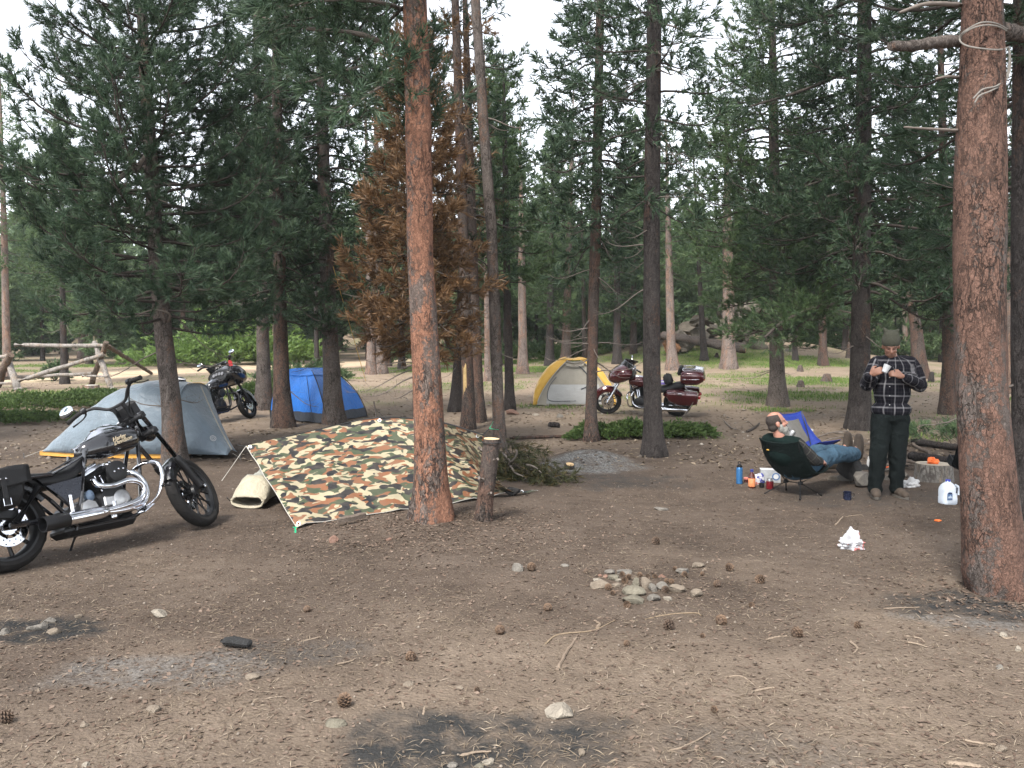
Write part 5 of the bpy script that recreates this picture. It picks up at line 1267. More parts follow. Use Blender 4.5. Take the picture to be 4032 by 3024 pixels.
# ---- blue dome tent with dark tub, one corner to the camera
c1, c2, c3 = G(1287, 1674), G(1068, 1651), G(1444, 1640)
bt_c = (c2 + c3) / 2; bt_c.z = hz(bt_c.x, bt_c.y)
blue_tent = thing('tent', bt_c, 0, 'small bright blue dome tent with dark tub between two trunks', 'tent')
cor = [c - bt_c for c in (c1, c3)] + [Vector((bt_c - c1).to_tuple()) * .95, c2 - bt_c]
for c in cor: c.z = 0
SKEW = Vector((0, 0, 0)); TOP = .10
def dome(cor, H, t, u, bulge=.05):
    """u 0..4 round the four walls, t 0..1 foot to crown"""
    k = int(u) % 4; f = u - int(u); a, b = cor[k], cor[(k + 1) % 4]
    e = a.lerp(b, f); s_ = 1 - (1 - TOP) * (t ** 1.65); belly = 1 - (.10 - bulge * t) * math.sin(math.pi * f)
    p = e * s_ * belly + SKEW * t; p.z = H * (1 - (1 - t) ** 1.55) * (1 - .03 * math.sin(math.pi * f) * t)
    return p
def dome_mesh(cor, H, t0, t1, nt=18, nu=12, off=0.0, fn=None):
    mb = MB(); rings = []
    for i in range(nt + 1):
        t = t0 + (t1 - t0) * i / nt
        rings.append([dome(cor, H, t, 4 * j / (4 * nu)) * (1 + off) + Vector((0, 0, .010 * math.sin(j * 1.9 + i * .8))) for j in range(4 * nu)])
    mb.loft(rings, caps=False); return mb, rings
SKEW = Vector((-.26, .0, 0)); TOP = .27
mb, rg1 = dome_mesh(cor, 1.10, .115, 1.0); mb.add(rg1[-1] + [sum(rg1[-1], Vector()) / len(rg1[-1])], [(j, (j + 1) % 48, 48) for j in range(48)]); o = mb.build('canopy', M_blue, blue_tent, 50)
mb, rg0 = dome_mesh(cor, 1.10, 0, .12, 5, off=.008); mb.build('tub', M_navy, blue_tent, 50)
mb, rg2 = dome_mesh(cor, 1.10, .74, .99, 6, off=.018); mb.add(rg2[-1] + [sum(rg2[-1], Vector()) / 48 + Vector((0, 0, .025))], [(j, (j + 1) % 48, 48) for j in range(48)]); f2 = mb.build('rain_cap', M_blue, blue_tent, 50); f2.modifiers.new('thickness', 'SOLIDIFY').thickness = .004
for k in range(4):
    mb = MB(); mb.tube([dome(cor, 1.10, i / 16, k) * 1.012 + Vector((0, 0, .006)) for i in range(15)], .010, 6); mb.build('pole', M_blackw, blue_tent)
mb = MB(); mb.tube([dome(cor, 1.10, i / 16, 3.75) * 1.006 + Vector((0, 0, .004)) for i in range(2, 13)], .006, 5); mb.build('seam', M_navy, blue_tent)
mb = MB(); mb.tube([dome(cor, 1.10, .55, 1.05), Vector(cor[1]) * 1.35], .004, 5); mb.build('guy_line', M_blackw, blue_tent)
# ---- yellow tent with open grey door
y1, y2 = G(2100, 1601), G(2420, 1594)
yt_c = (y1 + y2) / 2 + Vector((0, .75, 0)); yt_c.z = hz(yt_c.x, yt_c.y)
ytent = thing('tent', yt_c, 0, 'yellow tent with pale mesh door behind the red motorcycle', 'tent')
hw = (y2.x - y1.x) / 2; SKEW = Vector((0, 0, 0)); TOP = .16
ycor = [Vector((-hw, -.8, 0)), Vector((hw, -.8, 0)), Vector((hw * .95, .85, 0)), Vector((-hw * .95, .85, 0))]
YH = 1.20
mb, q = dome_mesh(ycor, YH * .97, 0.0, 1.0, 18, 12, -.03); mb.add(q[-1] + [sum(q[-1], Vector()) / 48], [(j, (j + 1) % 48, 48) for j in range(48)]); inner = mb.build('inner_tent', M_mesh, ytent, 50)
mb = MB()
def wh(u, v): return dome(ycor, YH, .02 + .30 * v, .14 + .72 * u) * .985
mb.grid(wh, 14, 6); mb.build('door_lower_panel', M_whit, inner, 50)
mb = MB(); zp = [dome(ycor, YH, t, u) * .992 + Vector((0, -.008, 0)) for t, u in ((.06, .52), (.06, .20), (.14, .145), (.30, .15), (.45, .20), (.45, .20))]
mb.tube(spline(zp, 24), .008, 5); zp2 = [dome(ycor, YH, t, u) * .992 + Vector((0, -.008, 0)) for t, u in ((.75, .60), (.62, .70), (.45, .74), (.30, .70), (.24, .60))]; mb.build('zip', M_navy, inner)
mb = MB(); mb.tube(spline(zp2, 20), .012, 6); mb.build('pole_arc', M_navy, inner)
mb = MB()
def flyp(u, v):
    # front edge leaves the door open: starts at u0(t)
    t = v * .999; u0 = .05 + .30 * t ** 1.3
    return dome(ycor, YH, t, (3.0 + (1.0 + u0) * u) % 4 if (3.0 + (1.0 + u0) * u) < 4 else (3.0 + (1.0 + u0) * u) - 4) * 1.02
mb.grid(flyp, 22, 18); o = mb.build('fly', M_ylw, ytent, 50); o.modifiers.new('thickness', 'SOLIDIFY').thickness = .004
mb = MB()
def flyr(u, v):
    t = v * .999; u0 = .95 - .22 * t ** 1.3; return dome(ycor, YH, t, u0 + (2.0 - u0) * u + (1.0 if False else 0)) * 1.02
mb.grid(flyr, 22, 18); o = mb.build('fly', M_ylw, ytent, 50); o.modifiers.new('thickness', 'SOLIDIFY').thickness = .004
mb = MB(); mb.grid(lambda u, v: dome(ycor, YH, .86 + .139 * v, 4 * min(u, .999)) * 1.025 + Vector((0, -.04 * (1 - v) * math.sin(math.pi * u), .01)), 40, 5); o = mb.build('fly_crown', M_ylw, ytent, 50); o.modifiers.new('thickness', 'SOLIDIFY').thickness = .004
mb = MB()
def roll(u, v): p = dome(ycor, YH, .80 - .08 * v, .30 + .45 * u) * 1.05; return p + Vector((0, -.05 - .03 * math.sin(v * 6.28), -.04 * math.cos(v * 6.28) - .04 * math.sin(math.pi * u)))
mb.grid(roll, 14, 10); mb.build('rolled_door', M_mesh, ytent, 60)
for k in (0, 1):
    mb = MB(); mb.tube([dome(ycor, YH, i / 18, k + (.05 if k == 0 else -.05) + (.30 if k == 0 else -.22) * (i / 18) ** 1.3 if k == 0 else .95 - .22 * (i / 18) ** 1.3) * 1.026 for i in range(18)], .009, 6); mb.build('fly_edge', M_whit, ytent)
    b = ycor[k] * 1.0; mb = MB(); mb.tube([b * 1.02, b * 1.12], .006, 5); mb.build('peg_loop', M_whit, ytent)

# ================================================================== camouflage tarp
def camo():
    m, t = mat('woodland_camouflage'); v = t.attr('cloth', 'Vector')
    def blob(loc, sc, lo, warp):
        mp = t.new('ShaderNodeMapping'); mp.inputs['Location'].default_value = loc; mp.inputs['Scale'].default_value = (1, 1.7, 1); t.l.new(v, mp.inputs['Vector'])
        n = t.noise(mp.outputs[0], sc, 1.2, .45, warp); return t.mr(n, lo, lo + .012)
    c = t.mix(blob((0, 0, 0), 5.2, .48, .5), (.36, .315, .21), (.050, .066, .038))
    c = t.mix(blob((7, 3, 0), 5.5, .54, .6), c, (.20, .085, .042))
    c = t.mix(blob((3, 11, 0), 5.2, .61, .5), c, (.36, .315, .21))
    c = t.mix(blob((13, 5, 0), 5.8, .56, .4), c, (.016, .017, .020))
    n = t.noise(t.coord('Object'), 9, 4); f = t.noise(v, 160, 2)
    c = t.mix(t.mr(n, .35, .7, 0, .30), c, (.14, .115, .09))
    t.bsdf(Base_Color=c, Roughness=.6, Specular_IOR_Level=.3, Normal=t.bump(t.math('ADD', n, t.math('MULTIPLY', f, .04)), .25, .03))
    return m
A = G(1168, 2082, .01); B = G(2118, 1938, .012)
C = P(968, 1758, 8.85); D = P(1902, 1712, 8.4); Kp = P(1488, 1644, 9.7); K2 = P(1720, 1660, 9.2); K0 = P(1215, 1700, 9.35)
topc = spline([C, K0, Kp, K2, D], 41)
tarp_o = Vector((A.x, A.y, 0)); NU, NV = 96, 56
Vt, UVt = [], []
for i in range(NU + 1):
    u = i / NU; bot = A.lerp(B, u); bot.z = hz(bot.x, bot.y) + .02 + .012 * math.sin(u * 40)
    k = u * 40; k0 = min(int(k), 39); tp = topc[k0].lerp(topc[k0 + 1], k - k0)
    for j in range(NV + 1):
        v = j / NV
        if u > .80:                        # right end runs out flat to its ground corner
            pass
        wr = float(sstep(.74, 1.0, u)); ve = v ** (1 - .62 * wr); p = bot.lerp(tp, ve); p.z = bot.z + (tp.z - bot.z) * (v * (1 - wr) + wr * v ** 1.7)
        dome_ = .015 * math.sin(math.pi * v) * (1 - .9 * max(0, (u - .62) / .38))
        p.z += dome_ * .8; p.y -= dome_ * .35
        # creases fanning from the ridge down to the pulled right corner
        w = sstep(.42, .62, u); cr = math.sin(22 * (u - .25 * v)) * .020 * w * math.sin(math.pi * min(1, v * 1.15)); p.y += cr; p.z += cr * .6
        p.z += .012 * vnoise(u * 9, v * 5, 0, 3) + .006 * vnoise(u * 26, v * 14, 0, 5); p.y += .012 * vnoise(u * 7 + 9, v * 6, 0, 8) - .02 * math.sin(math.pi * v) * max(0, vnoise(u * 5 + v * 2.5, v * 1.2, 0, 11))
        valley = math.exp(-((u - .70 - .10 * (1 - v)) / .06) ** 2); p.y += .10 * valley * math.sin(math.pi * v); p.z -= .05 * valley * math.sin(math.pi * v)
        gz = hz(p.x, p.y) + .008
        if p.z < gz: p.z = gz
        Vt.append(p - tarp_o); UVt.append((u * 3.6, v * 1.75, 0))
Ft = [(i * (NV + 1) + j, (i + 1) * (NV + 1) + j, (i + 1) * (NV + 1) + j + 1, i * (NV + 1) + j + 1) for i in range(NU) for j in range(NV)]
tarp = thing('tarpaulin', tarp_o, 0, 'woodland camouflage tarp pitched low as a lean-to behind the big orange trunk', 'tarp')
me = arr_mesh('sheet', [tuple(p) for p in Vt], Ft, camo(), True)
at = me.attributes.new('cloth', 'FLOAT_VECTOR', 'POINT'); at.data.foreach_set('vector', np.array(UVt, np.float32).ravel())
sh = mobj('sheet', me, tarp); sh.modifiers.new('thickness', 'SOLIDIFY').thickness = .003
# hem, flap folded onto the ground along the front, ridge cord
def edge(idx): return [Vector(Vt[k]) for k in idx]
mb = MB(); mb.tube(edge([i * (NV + 1) for i in range(0, NU + 1, 3)]), .0045, 6); mb.build('hem', M_cord, tarp)
mb = MB(); mb.tube(edge(range(0, NV + 1, 4)), .004, 6); mb.build('hem', M_cord, tarp)
mb = MB(); mb.tube([p - tarp_o for p in topc[::2]], .008, 6); mb.build('ridge_hem', M_blackw, tarp)
for (u, v) in ((.02, .03), (.02, .97), (.5, .97), (.97, .97), (.97, .03)):
    p = Vector(Vt[int(u * NU) * (NV + 1) + int(v * NV)]); mb = MB(); mb.torus(p + Vector((0, -.004, .004)), (0, -1, .6), .016, .004, 14, 6); mb.build('grommet', M_pole, tarp)
M_pegg = plain('green_peg', (.04, .50, .25), .4); M_pego = plain('orange_line', (.55, .09, .04), .6)
sk = MB(); q = G(1163, 2098); sk.tube([Vector((0, 0, -.08)), Vector((.004, -.01, .055))], .008, 8); sk.tube([Vector((-.018, -.01, .05)), Vector((.02, -.01, .05))], .006, 6); o = sk.build('tent_peg', M_pegg, None); o.location = q; tag(o, 'green tent peg at the front left corner of the camouflage tarp', 'peg')
sk = MB(); sk.tube([Vector(Vt[0]) + tarp_o - q, Vector((.01, 0, .03))], .004, 6); ob = sk.build('cord', M_pego, o)
lines = thing('guy_line', C, 0, 'dark guy line running left from the tarp\'s upper corner to the grey tent', 'cord')
mb = MB(); mb.tube([Vector((0, 0, 0)), P(935, 1752, 9.6) - C], .006, 6); mb.build('line', M_blackw, lines)
mb = MB(); pe = G(925, 1990) ; mb.tube([Vector((0, 0, 0)), Vector((-.22, -.12, -.35))], .004, 6); mb.build('loop', M_cord, lines)
# stick prop behind the tarp
pp = P(1492, 1650, 9.9); pr = thing('tarp_prop', Vector((pp.x, 9.9, hz(pp.x, 9.9))), 0, 'thin dark stick propping the top of the camouflage tarp', 'stick')
mb = MB(); mb.tube([Vector((.02, 0, -.03)), Vector((0, 0, .6)), P(1472, 1580, 9.9) - Vector(pr.location)], [.014, .012, .009], 6); mb.build('stick', M_limbd, pr)
# weights on the tarp
def rock_mesh(name, sz, seed, m, rough=.18, flat=1.0, sub=2):
    bm = bmesh.new(); bmesh.ops.create_icosphere(bm, subdivisions=sub, radius=1.0)
    r_ = np.random.default_rng(seed); off = r_.uniform(0, 50, 3)
    co = np.array([v.co[:] for v in bm.verts]); d = fbm(co[:, 0] * 1.3 + off[0], co[:, 1] * 1.3 + off[1], co[:, 2] * 1.3 + off[2], seed, 3)
    for p_ in range(6):                    # broken faces
        nrm = r_.normal(size=3); nrm /= np.linalg.norm(nrm); lim = r_.uniform(.45, .8); dt = co @ nrm; co = co - np.maximum(dt - lim, 0)[:, None] * nrm
    co = co * (1 + rough * 2 * d)[:, None] * np.array(sz) * np.array([1, 1, flat])
    for v, c in zip(bm.verts, co): v.co = c
    me = bpy.data.meshes.new(name); bm.to_mesh(me); bm.free(); me.materials.append(m); me.shade_smooth(); me.set_sharp_from_angle(angle=R(28)); return me
def stone_mat(name, a, b, sc=14):
    m, t = mat(name); v = t.coord('Object'); n = t.noise(v, sc, 6, .65); n2 = t.noise(v, sc * 6, 3)
    oi = t.new('ShaderNodeObjectInfo').outputs['Random']
    c = t.ramp(t.math('ADD', t.math('MULTIPLY', n, .75), t.math('MULTIPLY', n2, .25)), [(.32, a), (.62, b)])
    c = t.mix(t.mr(oi, 0, 1, 0, .35), c, tuple(x * .6 for x in b))
    t.bsdf(Base_Color=c, Roughness=.9, Specular_IOR_Level=.2, Normal=t.bump(t.math('ADD', n, n2), .6, .02)); return m
M_st = [stone_mat('tan_stone', (.125, .10, .078), (.225, .187, .146)), stone_mat('grey_stone', (.105, .095, .083), (.20, .183, .160)), stone_mat('red_stone', (.14, .08, .06), (.235, .145, .11)), stone_mat('pale_stone', (.19, .165, .135), (.31, .275, .225)), stone_mat('green_grey_stone', (.105, .094, .072), (.195, .178, .138)), stone_mat('charred_stone', (.012, .012, .012), (.045, .043, .042))]
def stone(px, py, wpx, hpx, k, seed, label, name='stone', cat='stone', group=None, sink=.25, depth=1.0):
    g = G(px, py + hpx * .35); s_ = g.y / FPX; sz = (wpx * .5 * s_ * 1.05, wpx * .5 * s_ * .75 * depth, hpx * .62 * s_)
    o = mobj(name, rock_mesh(name, sz, seed, M_st[k]), None, (g.x, g.y, g.z + sz[2] * (.55 - sink))); o.rotation_euler = (0, 0, (seed % 7 - 3) * .12)
    return tag(o, label, cat, group)
q = P(1180, 2045, 7.75); o = mobj('stone', rock_mesh('stone', (.065, .055, .05), 5, M_st[5]), None, (q.x, q.y, .12)); tag(o, 'charred black stone holding down the tarp\'s front left corner', 'stone')
q = G(2020, 1952); o = mobj('stone', rock_mesh('stone', (.10, .07, .055), 8, M_st[5]), None, (q.x, q.y, q.z + .055)); tag(o, 'charred black block on the tarp\'s right ground corner', 'stone')
def plank(name, a, b, w, h, m, label, cat, seed=0):
    a, b = Vector(a), Vector(b); root_l = (a + b) / 2; mb = MB(); d = (b - a); L = d.length; ax, ay = basis(d); rs = random.Random(seed); rings = []
    for i in range(10):
        t = i / 9; c = a.lerp(b, t) - root_l; ww = w * (1 - .5 * abs(2 * t - 1) ** 4) * rs.uniform(.85, 1.1); hh = h * rs.uniform(.8, 1.1)
        rings.append([c + ax * x * ww + ay * y * hh for x, y in ((-.5, -.5), (-.1, -.55), (.5, -.45), (.52, .3), (.2, .5), (-.3, .48), (-.5, .3))])
    mb.loft(rings); o = mb.build(name, m, None, 40); o.location = root_l; return tag(o, label, cat)
M_oldw = plain('old_split_wood', (.125, .10, .082), .9, var=.4, scale=22, bump=.6, bscale=60, spec=.15)
plank('wood_slab', G(1330, 2072, .05), G(1438, 2048, .05), .06, .05, M_oldw, 'split slab of grey wood lying on the tarp\'s front edge', 'wood', 4)
# ---- sawn post before the tarp
g = G(1906, 2048); post = thing('sawn_post', g, 0, 'knee-high sawn pine post with pale cut top right of the orange trunk', 'stump')
pts = [P(1905, 2048, g.y) - g, P(1912, 1960, g.y) - g, P(1922, 1860, g.y) - g, P(1936, 1728, g.y) - g]; pts[0].z = 0
mobj('trunk', trunk_mesh('trunk', pts, [.078, .072, .076, .074], M_bark['brown'], 28, .03, 1.12, .05, 77), post)
M_cut = plain('fresh_cut_wood', (.58, .45, .26), .7, var=.15, scale=30)
mb = MB(); mb.lathe([(.070, -.02), (.071, .003), (.04, .006), (.005, .005)], 22, pts[-1], (.06, -.05, 1)); mb.build('cut_face', M_cut, post)
for k, (z, a, r_) in enumerate(((.35, -2.2, .016), (.52, -.9, .014), (.22, -1.2, .012), (.60, 2.6, .018))):
    c = Vector((np.interp(z, [0, .75], [0, pts[-1].x]), 0, z)); d = Vector((math.cos(a), math.sin(a), .4)); mb = MB(); mb.tube([c + d * .07, c + d * .125], [r_ * 1.4, r_], 8); mb.build('branch_stub', M_limb, post)
tie = MB(); tie.torus(pts[-1] + Vector((0, 0, -.03)), (0, 0, 1), .088, .005, 24, 6); to = tie.build('cord', M_blackw, None); to.location = g; tag(to, 'dark cord tied round the top of the sawn post', 'cord')
pk = thing('tent_peg', P(1935, 1688, 8.6), 0, 'bright green pegs stuck in the tarp line above the sawn post', 'peg')
for a, b in (((-.02, 0, .0), (.075, -.01, -.01)), ((-.02, 0, .0), (.018, 0, .075))): mb = MB(); mb.tube([a, b], [.006, .003], 6); mb.build('peg', M_pegg, pk)
mb = MB(); mb.tube([Vector((-.02, 0, 0)), D - Vector(pk.location)], .006, 6); mb.tube([Vector((-.02, 0, 0)), P(1955, 1690, 13.2) - Vector(pk.location)], .006, 6); mb.build('ridge_line', M_blackw, pk)

# ---- rolled canvas bag under the tarp's left edge
g = G(980, 2000); M_canv = fabric('cream_canvas', (.36, .325, .245), .9, .2, .1, .15, crease=.8); M_canv2 = fabric('grey_rolled_canvas', (.29, .29, .255), .9, .2, .1, .15, crease=.8)
bag = thing('canvas_bag', g, 0, 'open cream canvas bag roll lying left of the camouflage tarp', 'bag')
s_ = g.y / FPX
mb = MB(); rings = []
for i in range(15):
    t = i / 14; cy = -.05 + .75 * t; w = (.185 + .01 * math.sin(t * 7)) * (1 - .12 * t); h = (.155 - .02 * t + .012 * math.sin(t * 9)) * (.42 + .58 * sstep(0, .40, t))
    rings.append([Vector((.03 * t + w * math.copysign(abs(math.cos(a)) ** .8, math.cos(a)), cy - .05 * math.cos(a) * (1 - t), .012 + h + h * math.sin(a) + (.028 * float(vnoise(math.cos(a) * 2.4, math.sin(a) * 2.4, t * 5, 8)) + .012 * float(vnoise(a * 3, t * 14, 0, 9))) * (1 if math.sin(a) > -.5 else .1))) for a in [2 * math.pi * k / 28 for k in range(28)]])
mb.loft(rings, caps=False); bo = mb.build('body', [M_canv], bag, 60); bo.modifiers.new('thickness', 'SOLIDIFY').thickness = .008
mb = MB(); mb.loft([[q + Vector((0, 0, .006)) for q in r_[2:13]] for r_ in rings[5:13]], caps=False, closed=False); o = mb.build('top_panel', M_canv2, bag, 60); o.modifiers.new('thickness', 'SOLIDIFY').thickness = .006
mb = MB(); mb.ball((.02, .4, .16), (.15, .30, .11), 16, 10); mb.build('contents', M_navy, bag)
mb = MB(); mb.tube([rings[0][k] for k in list(range(28)) + [0]], .010, 6); mb.build('rim', M_canv, bag)
mb = MB(); mb.tube([rings[0][15] + Vector((-.01, -.01, .0)), rings[0][15] + Vector((-.03, -.03, .03))], .008, 6); mb.build('clip', M_blackw, bag)
# ================================================================== people and the things by the fire
def blob_mesh(prims, voxel, name, mats, smooth_it=4, noise=0.0, nscale=8.0, seed=0):
    """continuous surface grown over tapered limbs and ellipsoids"""
    mb = MB()
    for p in prims:
        if p[0] == 'e': mb.ball(p[1], p[2], 20, 14, p[3] if len(p) > 3 else None)
        else:
            a, ra, b, rb = Vector(p[0]), p[1], Vector(p[2]), p[3]; d = (b - a)
            if d.length < 1e-6: continue
            d.normalize(); pts, rad = [], []
            for k in range(5): t = math.pi / 2 * (1 - k / 4); pts.append(a - d * ra * math.sin(t)); rad.append(max(1e-4, ra * math.cos(t)))
            for k in range(5): t = math.pi / 2 * k / 4; pts.append(b + d * rb * math.sin(t)); rad.append(max(1e-4, rb * math.cos(t)))
            mb.tube(pts, rad, 14)
    me = mb.mesh('tmp', mats if not isinstance(mats, list) else mats[0], None); o = bpy.data.objects.new('tmp', me); COL.objects.link(o)
    m = o.modifiers.new('r', 'REMESH'); m.mode = 'VOXEL'; m.voxel_size = voxel
    sm = o.modifiers.new('s', 'SMOOTH'); sm.iterations = smooth_it; sm.factor = .5
    out = bpy.data.meshes.new_from_object(o.evaluated_get(bpy.context.evaluated_depsgraph_get())); bpy.data.objects.remove(o); bpy.data.meshes.remove(me)
    out.name = name
    if noise:
        n = len(out.vertices); co = np.empty(n * 3, np.float32); out.vertices.foreach_get('co', co); co = co.reshape(-1, 3).astype(float)
        no = np.empty(n * 3, np.float32); out.vertices.foreach_get('normal', no); no = no.reshape(-1, 3)
        d = 1 - 2 * np.abs(fbm(co[:, 0] * nscale, co[:, 1] * nscale, co[:, 2] * nscale * .75, seed, 3)); co = co + no * (d * noise)[:, None]
        out.vertices.foreach_set('co', co.astype(np.float32).ravel()); out.update()
    out.materials.clear()
    for q in (mats if isinstance(mats, list) else [mats]): out.materials.append(q)
    out.shade_smooth(); return out
def limb_uv(me, bones):
    """per vertex (round, along) coordinates in metres of the nearest bone, for woven patterns"""
    n = len(me.vertices); co = np.empty(n * 3, np.float32); me.vertices.foreach_get('co', co); co = co.reshape(-1, 3).astype(float)
    best = np.full(n, 1e9); uv = np.zeros((n, 3))
    for a, b, r in bones:
        a, b = np.array(a), np.array(b); d = b - a; L = np.linalg.norm(d); d = d / L; t = np.clip((co - a) @ d, 0, L); q = co - a - t[:, None] * d; dist = np.linalg.norm(q, axis=1) / r
        ref = np.array([1., 0, 0]) if abs(d[0]) < .8 else np.array([0, 1., 0]); e1 = ref - d * (ref @ d); e1 /= np.linalg.norm(e1); e2 = np.cross(d, e1)
        ang = np.arctan2(q @ e2, q @ e1); m = dist < best; best = np.where(m, dist, best)
        uv[m] = np.stack([ang * r, (co - a) @ d, 0 * ang], 1)[m]
    at = me.attributes.new('weave', 'FLOAT_VECTOR', 'POINT'); at.data.foreach_set('vector', uv.astype(np.float32).ravel())
def plaid(name, base, line, dim, per=.125):
    m, t = mat(name); v = t.attr('weave', 'Vector'); sx_ = t.new('ShaderNodeSeparateXYZ'); t.l.new(v, sx_.inputs[0])
    ms = []
    for k in (0, 1):
        f = t.math('FRACT', t.math('ADD', t.math('MULTIPLY', sx_.outputs[k], 1 / per), 40.25)); d = t.math('ABSOLUTE', t.math('SUBTRACT', f, .5))
        ms.append((t.mr(d, .085, .05), t.mr(t.math('ABSOLUTE', t.math('SUBTRACT', d, .33)), .022, .01)))
    c = t.mix(t.math('MULTIPLY', t.math('ADD', ms[0][1], ms[1][1]), .45), base, dim)
    c = t.mix(t.math('MULTIPLY', ms[0][0], t.mr(t.noise(v, 9, 2), .3, .7, .15, .5)), c, line); c = t.mix(t.math('MULTIPLY', ms[1][0], t.mr(t.noise(v, 7, 2), .3, .7, .12, .42)), c, line)
    n = t.noise(t.coord('Object'), 120, 3)
    t.bsdf(Base_Color=c, Roughness=.9, Specular_IOR_Level=.15, Normal=t.bump(n, .3, .004)); return m
M_skin = plain('skin', (.27, .135, .090), .5, var=.12, scale=18)
M_skin2 = plain('sunburnt_skin', (.36, .175, .125), .5, var=.12, scale=18)
M_plaid = plaid('dark_plaid_flannel', (.007, .007, .011), (.34, .33, .34), (.045, .04, .045))
M_plaid2 = plaid('grey_plaid_flannel', (.018, .018, .018), (.15, .14, .12), (.05, .045, .04), .09)
M_pants = fabric('black_green_trousers', (.008, .011, .011), .9, .2, 0, .12, crease=.6)
M_jean = fabric('blue_jeans', (.045, .085, .125), .85, .3, 0, .15, crease=.8)
M_boot = plain('worn_suede', (.060, .044, .032), .9, var=.3, scale=30, bump=.4)
M_bootd = plain('dark_boot', (.05, .036, .026), .85, var=.3, scale=30, bump=.4)
M_sole = plain('boot_sole', (.09, .08, .068), .9, var=.2)
M_hat = plain('olive_knit', (.060, .060, .042), .95, var=.25, scale=60, bump=.8, bscale=220)
M_hair = plain('dark_cropped_hair', (.035, .026, .022), .8, var=.4, scale=60, bump=.6, bscale=200)
M_beard = plain('grey_beard', (.25, .245, .22), .9, var=.35, scale=50, bump=.8, bscale=160)
M_vest = fabric('dark_green_fleece', (.006, .013, .012), .95, .2, 0, .1)
M_eye = plain('eye_shadow', (.07, .035, .028), .5)

def hand(prims, wrist, dirv, palm_n, r=.0, curl=.9, thumb=1):
    """palm and five bent fingers: dirv points from the wrist to the knuckles, palm_n out of the palm"""
    d = Vector(dirv).normalized(); n = Vector(palm_n); n = (n - d * n.dot(d)).normalized(); s = d.cross(n).normalized() * thumb; w = Vector(wrist)
    rot = Matrix((s, d, n)).transposed()
    prims.append(('e', w + d * .048, (.042, .052, .020), rot)); prims.append((w - d * .02, .026, w + d * .02, .026))
    for k, (o, L) in enumerate(((-.030, .062), (-.010, .074), (.010, .078), (.030, .070))):
        p0 = w + d * .088 + s * o; a = curl * (.75 + .1 * k); e1 = d * math.cos(a * .6) + n * math.sin(a * .6); p1 = p0 + e1 * L * .45; e2 = d * math.cos(a * 1.5) + n * math.sin(a * 1.5); p2 = p1 + e2 * L * .35; e3 = d * math.cos(a * 2.2) + n * math.sin(a * 2.2); p3 = p2 + e3 * L * .25
        prims += [(p0 - d * .02, .0105, p0, .0105), (p0, .0105, p1, .0098), (p1, .0098, p2, .009), (p2, .009, p3, .008)]
    t0 = w + d * .030 + s * .034; t1 = t0 + (s * .7 + d * .6 + n * .35).normalized() * .036; t2 = t1 + (d * .85 + n * .5 - s * .1).normalized() * .032
    prims += [(w + d * .02 + s * .015, .016, t0, .014), (t0, .0135, t1, .012), (t1, .0115, t2, .0095)]

def head_prims(c, R3, r=1.0):
    """skull, jaw, nose, brow, ears; R3 columns: right, forward, up of the head"""
    f = lambda x, y, z: Vector(c) + R3 @ (Vector((x, y, z)) * r)
    P_ = [('e', f(0, -.012, .035), (.076 * r, .092 * r, .088 * r), R3), ('e', f(0, .022, -.045), (.056 * r, .066 * r, .062 * r), R3), ('e', f(0, .055, -.088), (.030 * r, .026 * r, .022 * r), R3)]
    P_ += [(f(0, .086, .012), .009 * r, f(0, .106, -.026), .0145 * r), (f(-.032, .078, .024), .011 * r, f(.032, .078, .024), .011 * r), (f(-.02, .082, -.058), .008 * r, f(.02, .082, -.058), .008 * r), (f(-.034, .070, -.020), .016 * r, f(-.044, .05, -.03), .014 * r), (f(.034, .070, -.020), .016 * r, f(.044, .05, -.03), .014 * r)]
    for s in (-1, 1): P_.append(('e', f(s * .080, -.010, -.008), (.010 * r, .020 * r, .030 * r), R3))
    return P_, f

# ---------------------------------------------------------------- standing man
g = G(3484, 1957); mpx = g.y / FPX
def mp(px, py, dy=0.0): return P(px, py, g.y + dy) - g
man = thing('person', g, 0, 'man in olive knit cap and dark plaid shirt standing with a small white cup', 'person')
hipc = mp(3507, 1625, .02); chest = mp(3518, 1470, .03); neck0 = mp(3516, 1418, .03); hd = mp(3508, 1364, -.015)
shR, shL = mp(3446, 1436, .03), mp(3596, 1438, .03)               # his right hangs at the left of the picture
elR, elL = mp(3416, 1512, -.03), mp(3622, 1517, -.02)
wrR, wrL = mp(3428, 1474, -.22), mp(3552, 1482, -.24)
hiR, hiL = mp(3474, 1640, .02), mp(3540, 1640, .02)
knR, knL = mp(3458, 1797, -.02), mp(3532, 1797, -.01)
anR, anL = mp(3446, 1922, .03), mp(3530, 1920, .04)
RH = (Matrix.Rotation(R(180 - 20), 3, 'Z') @ Matrix.Rotation(R(-24), 3, 'X'))      # facing the camera, a little to his right, looking down
hp, hf = head_prims(hd, RH)
body = hp + [(neck0 - Vector((0, 0, .03)), .060, hd + Vector((0, .02, -.04)), .056), ('e', chest, (.165, .105, .19)), ('e', mp(3510, 1555, .02), (.150, .100, .17)), ('e', hipc, (.150, .105, .12)),
  (shR, .055, elR, .043), (elR, .040, wrR, .028), (shL, .055, elL, .043), (elL, .040, wrL, .028), (hiR, .080, knR, .055), (knR, .052, anR, .038), (hiL, .080, knL, .055), (knL, .052, anL, .038),
  (anR, .036, anR + Vector((-.01, -.10, -.06)), .03), (anL, .036, anL + Vector((.01, -.10, -.06)), .03)]
hand(body, wrR, (.42, -.62, .32), (.85, .2, .25), curl=1.0, thumb=1)
hand(body, wrL, (-.82, -.28, .30), (-.1, .9, -.4), curl=.95, thumb=-1)
mobj('body', blob_mesh(body, .0095, 'body', M_skin, 1), man)
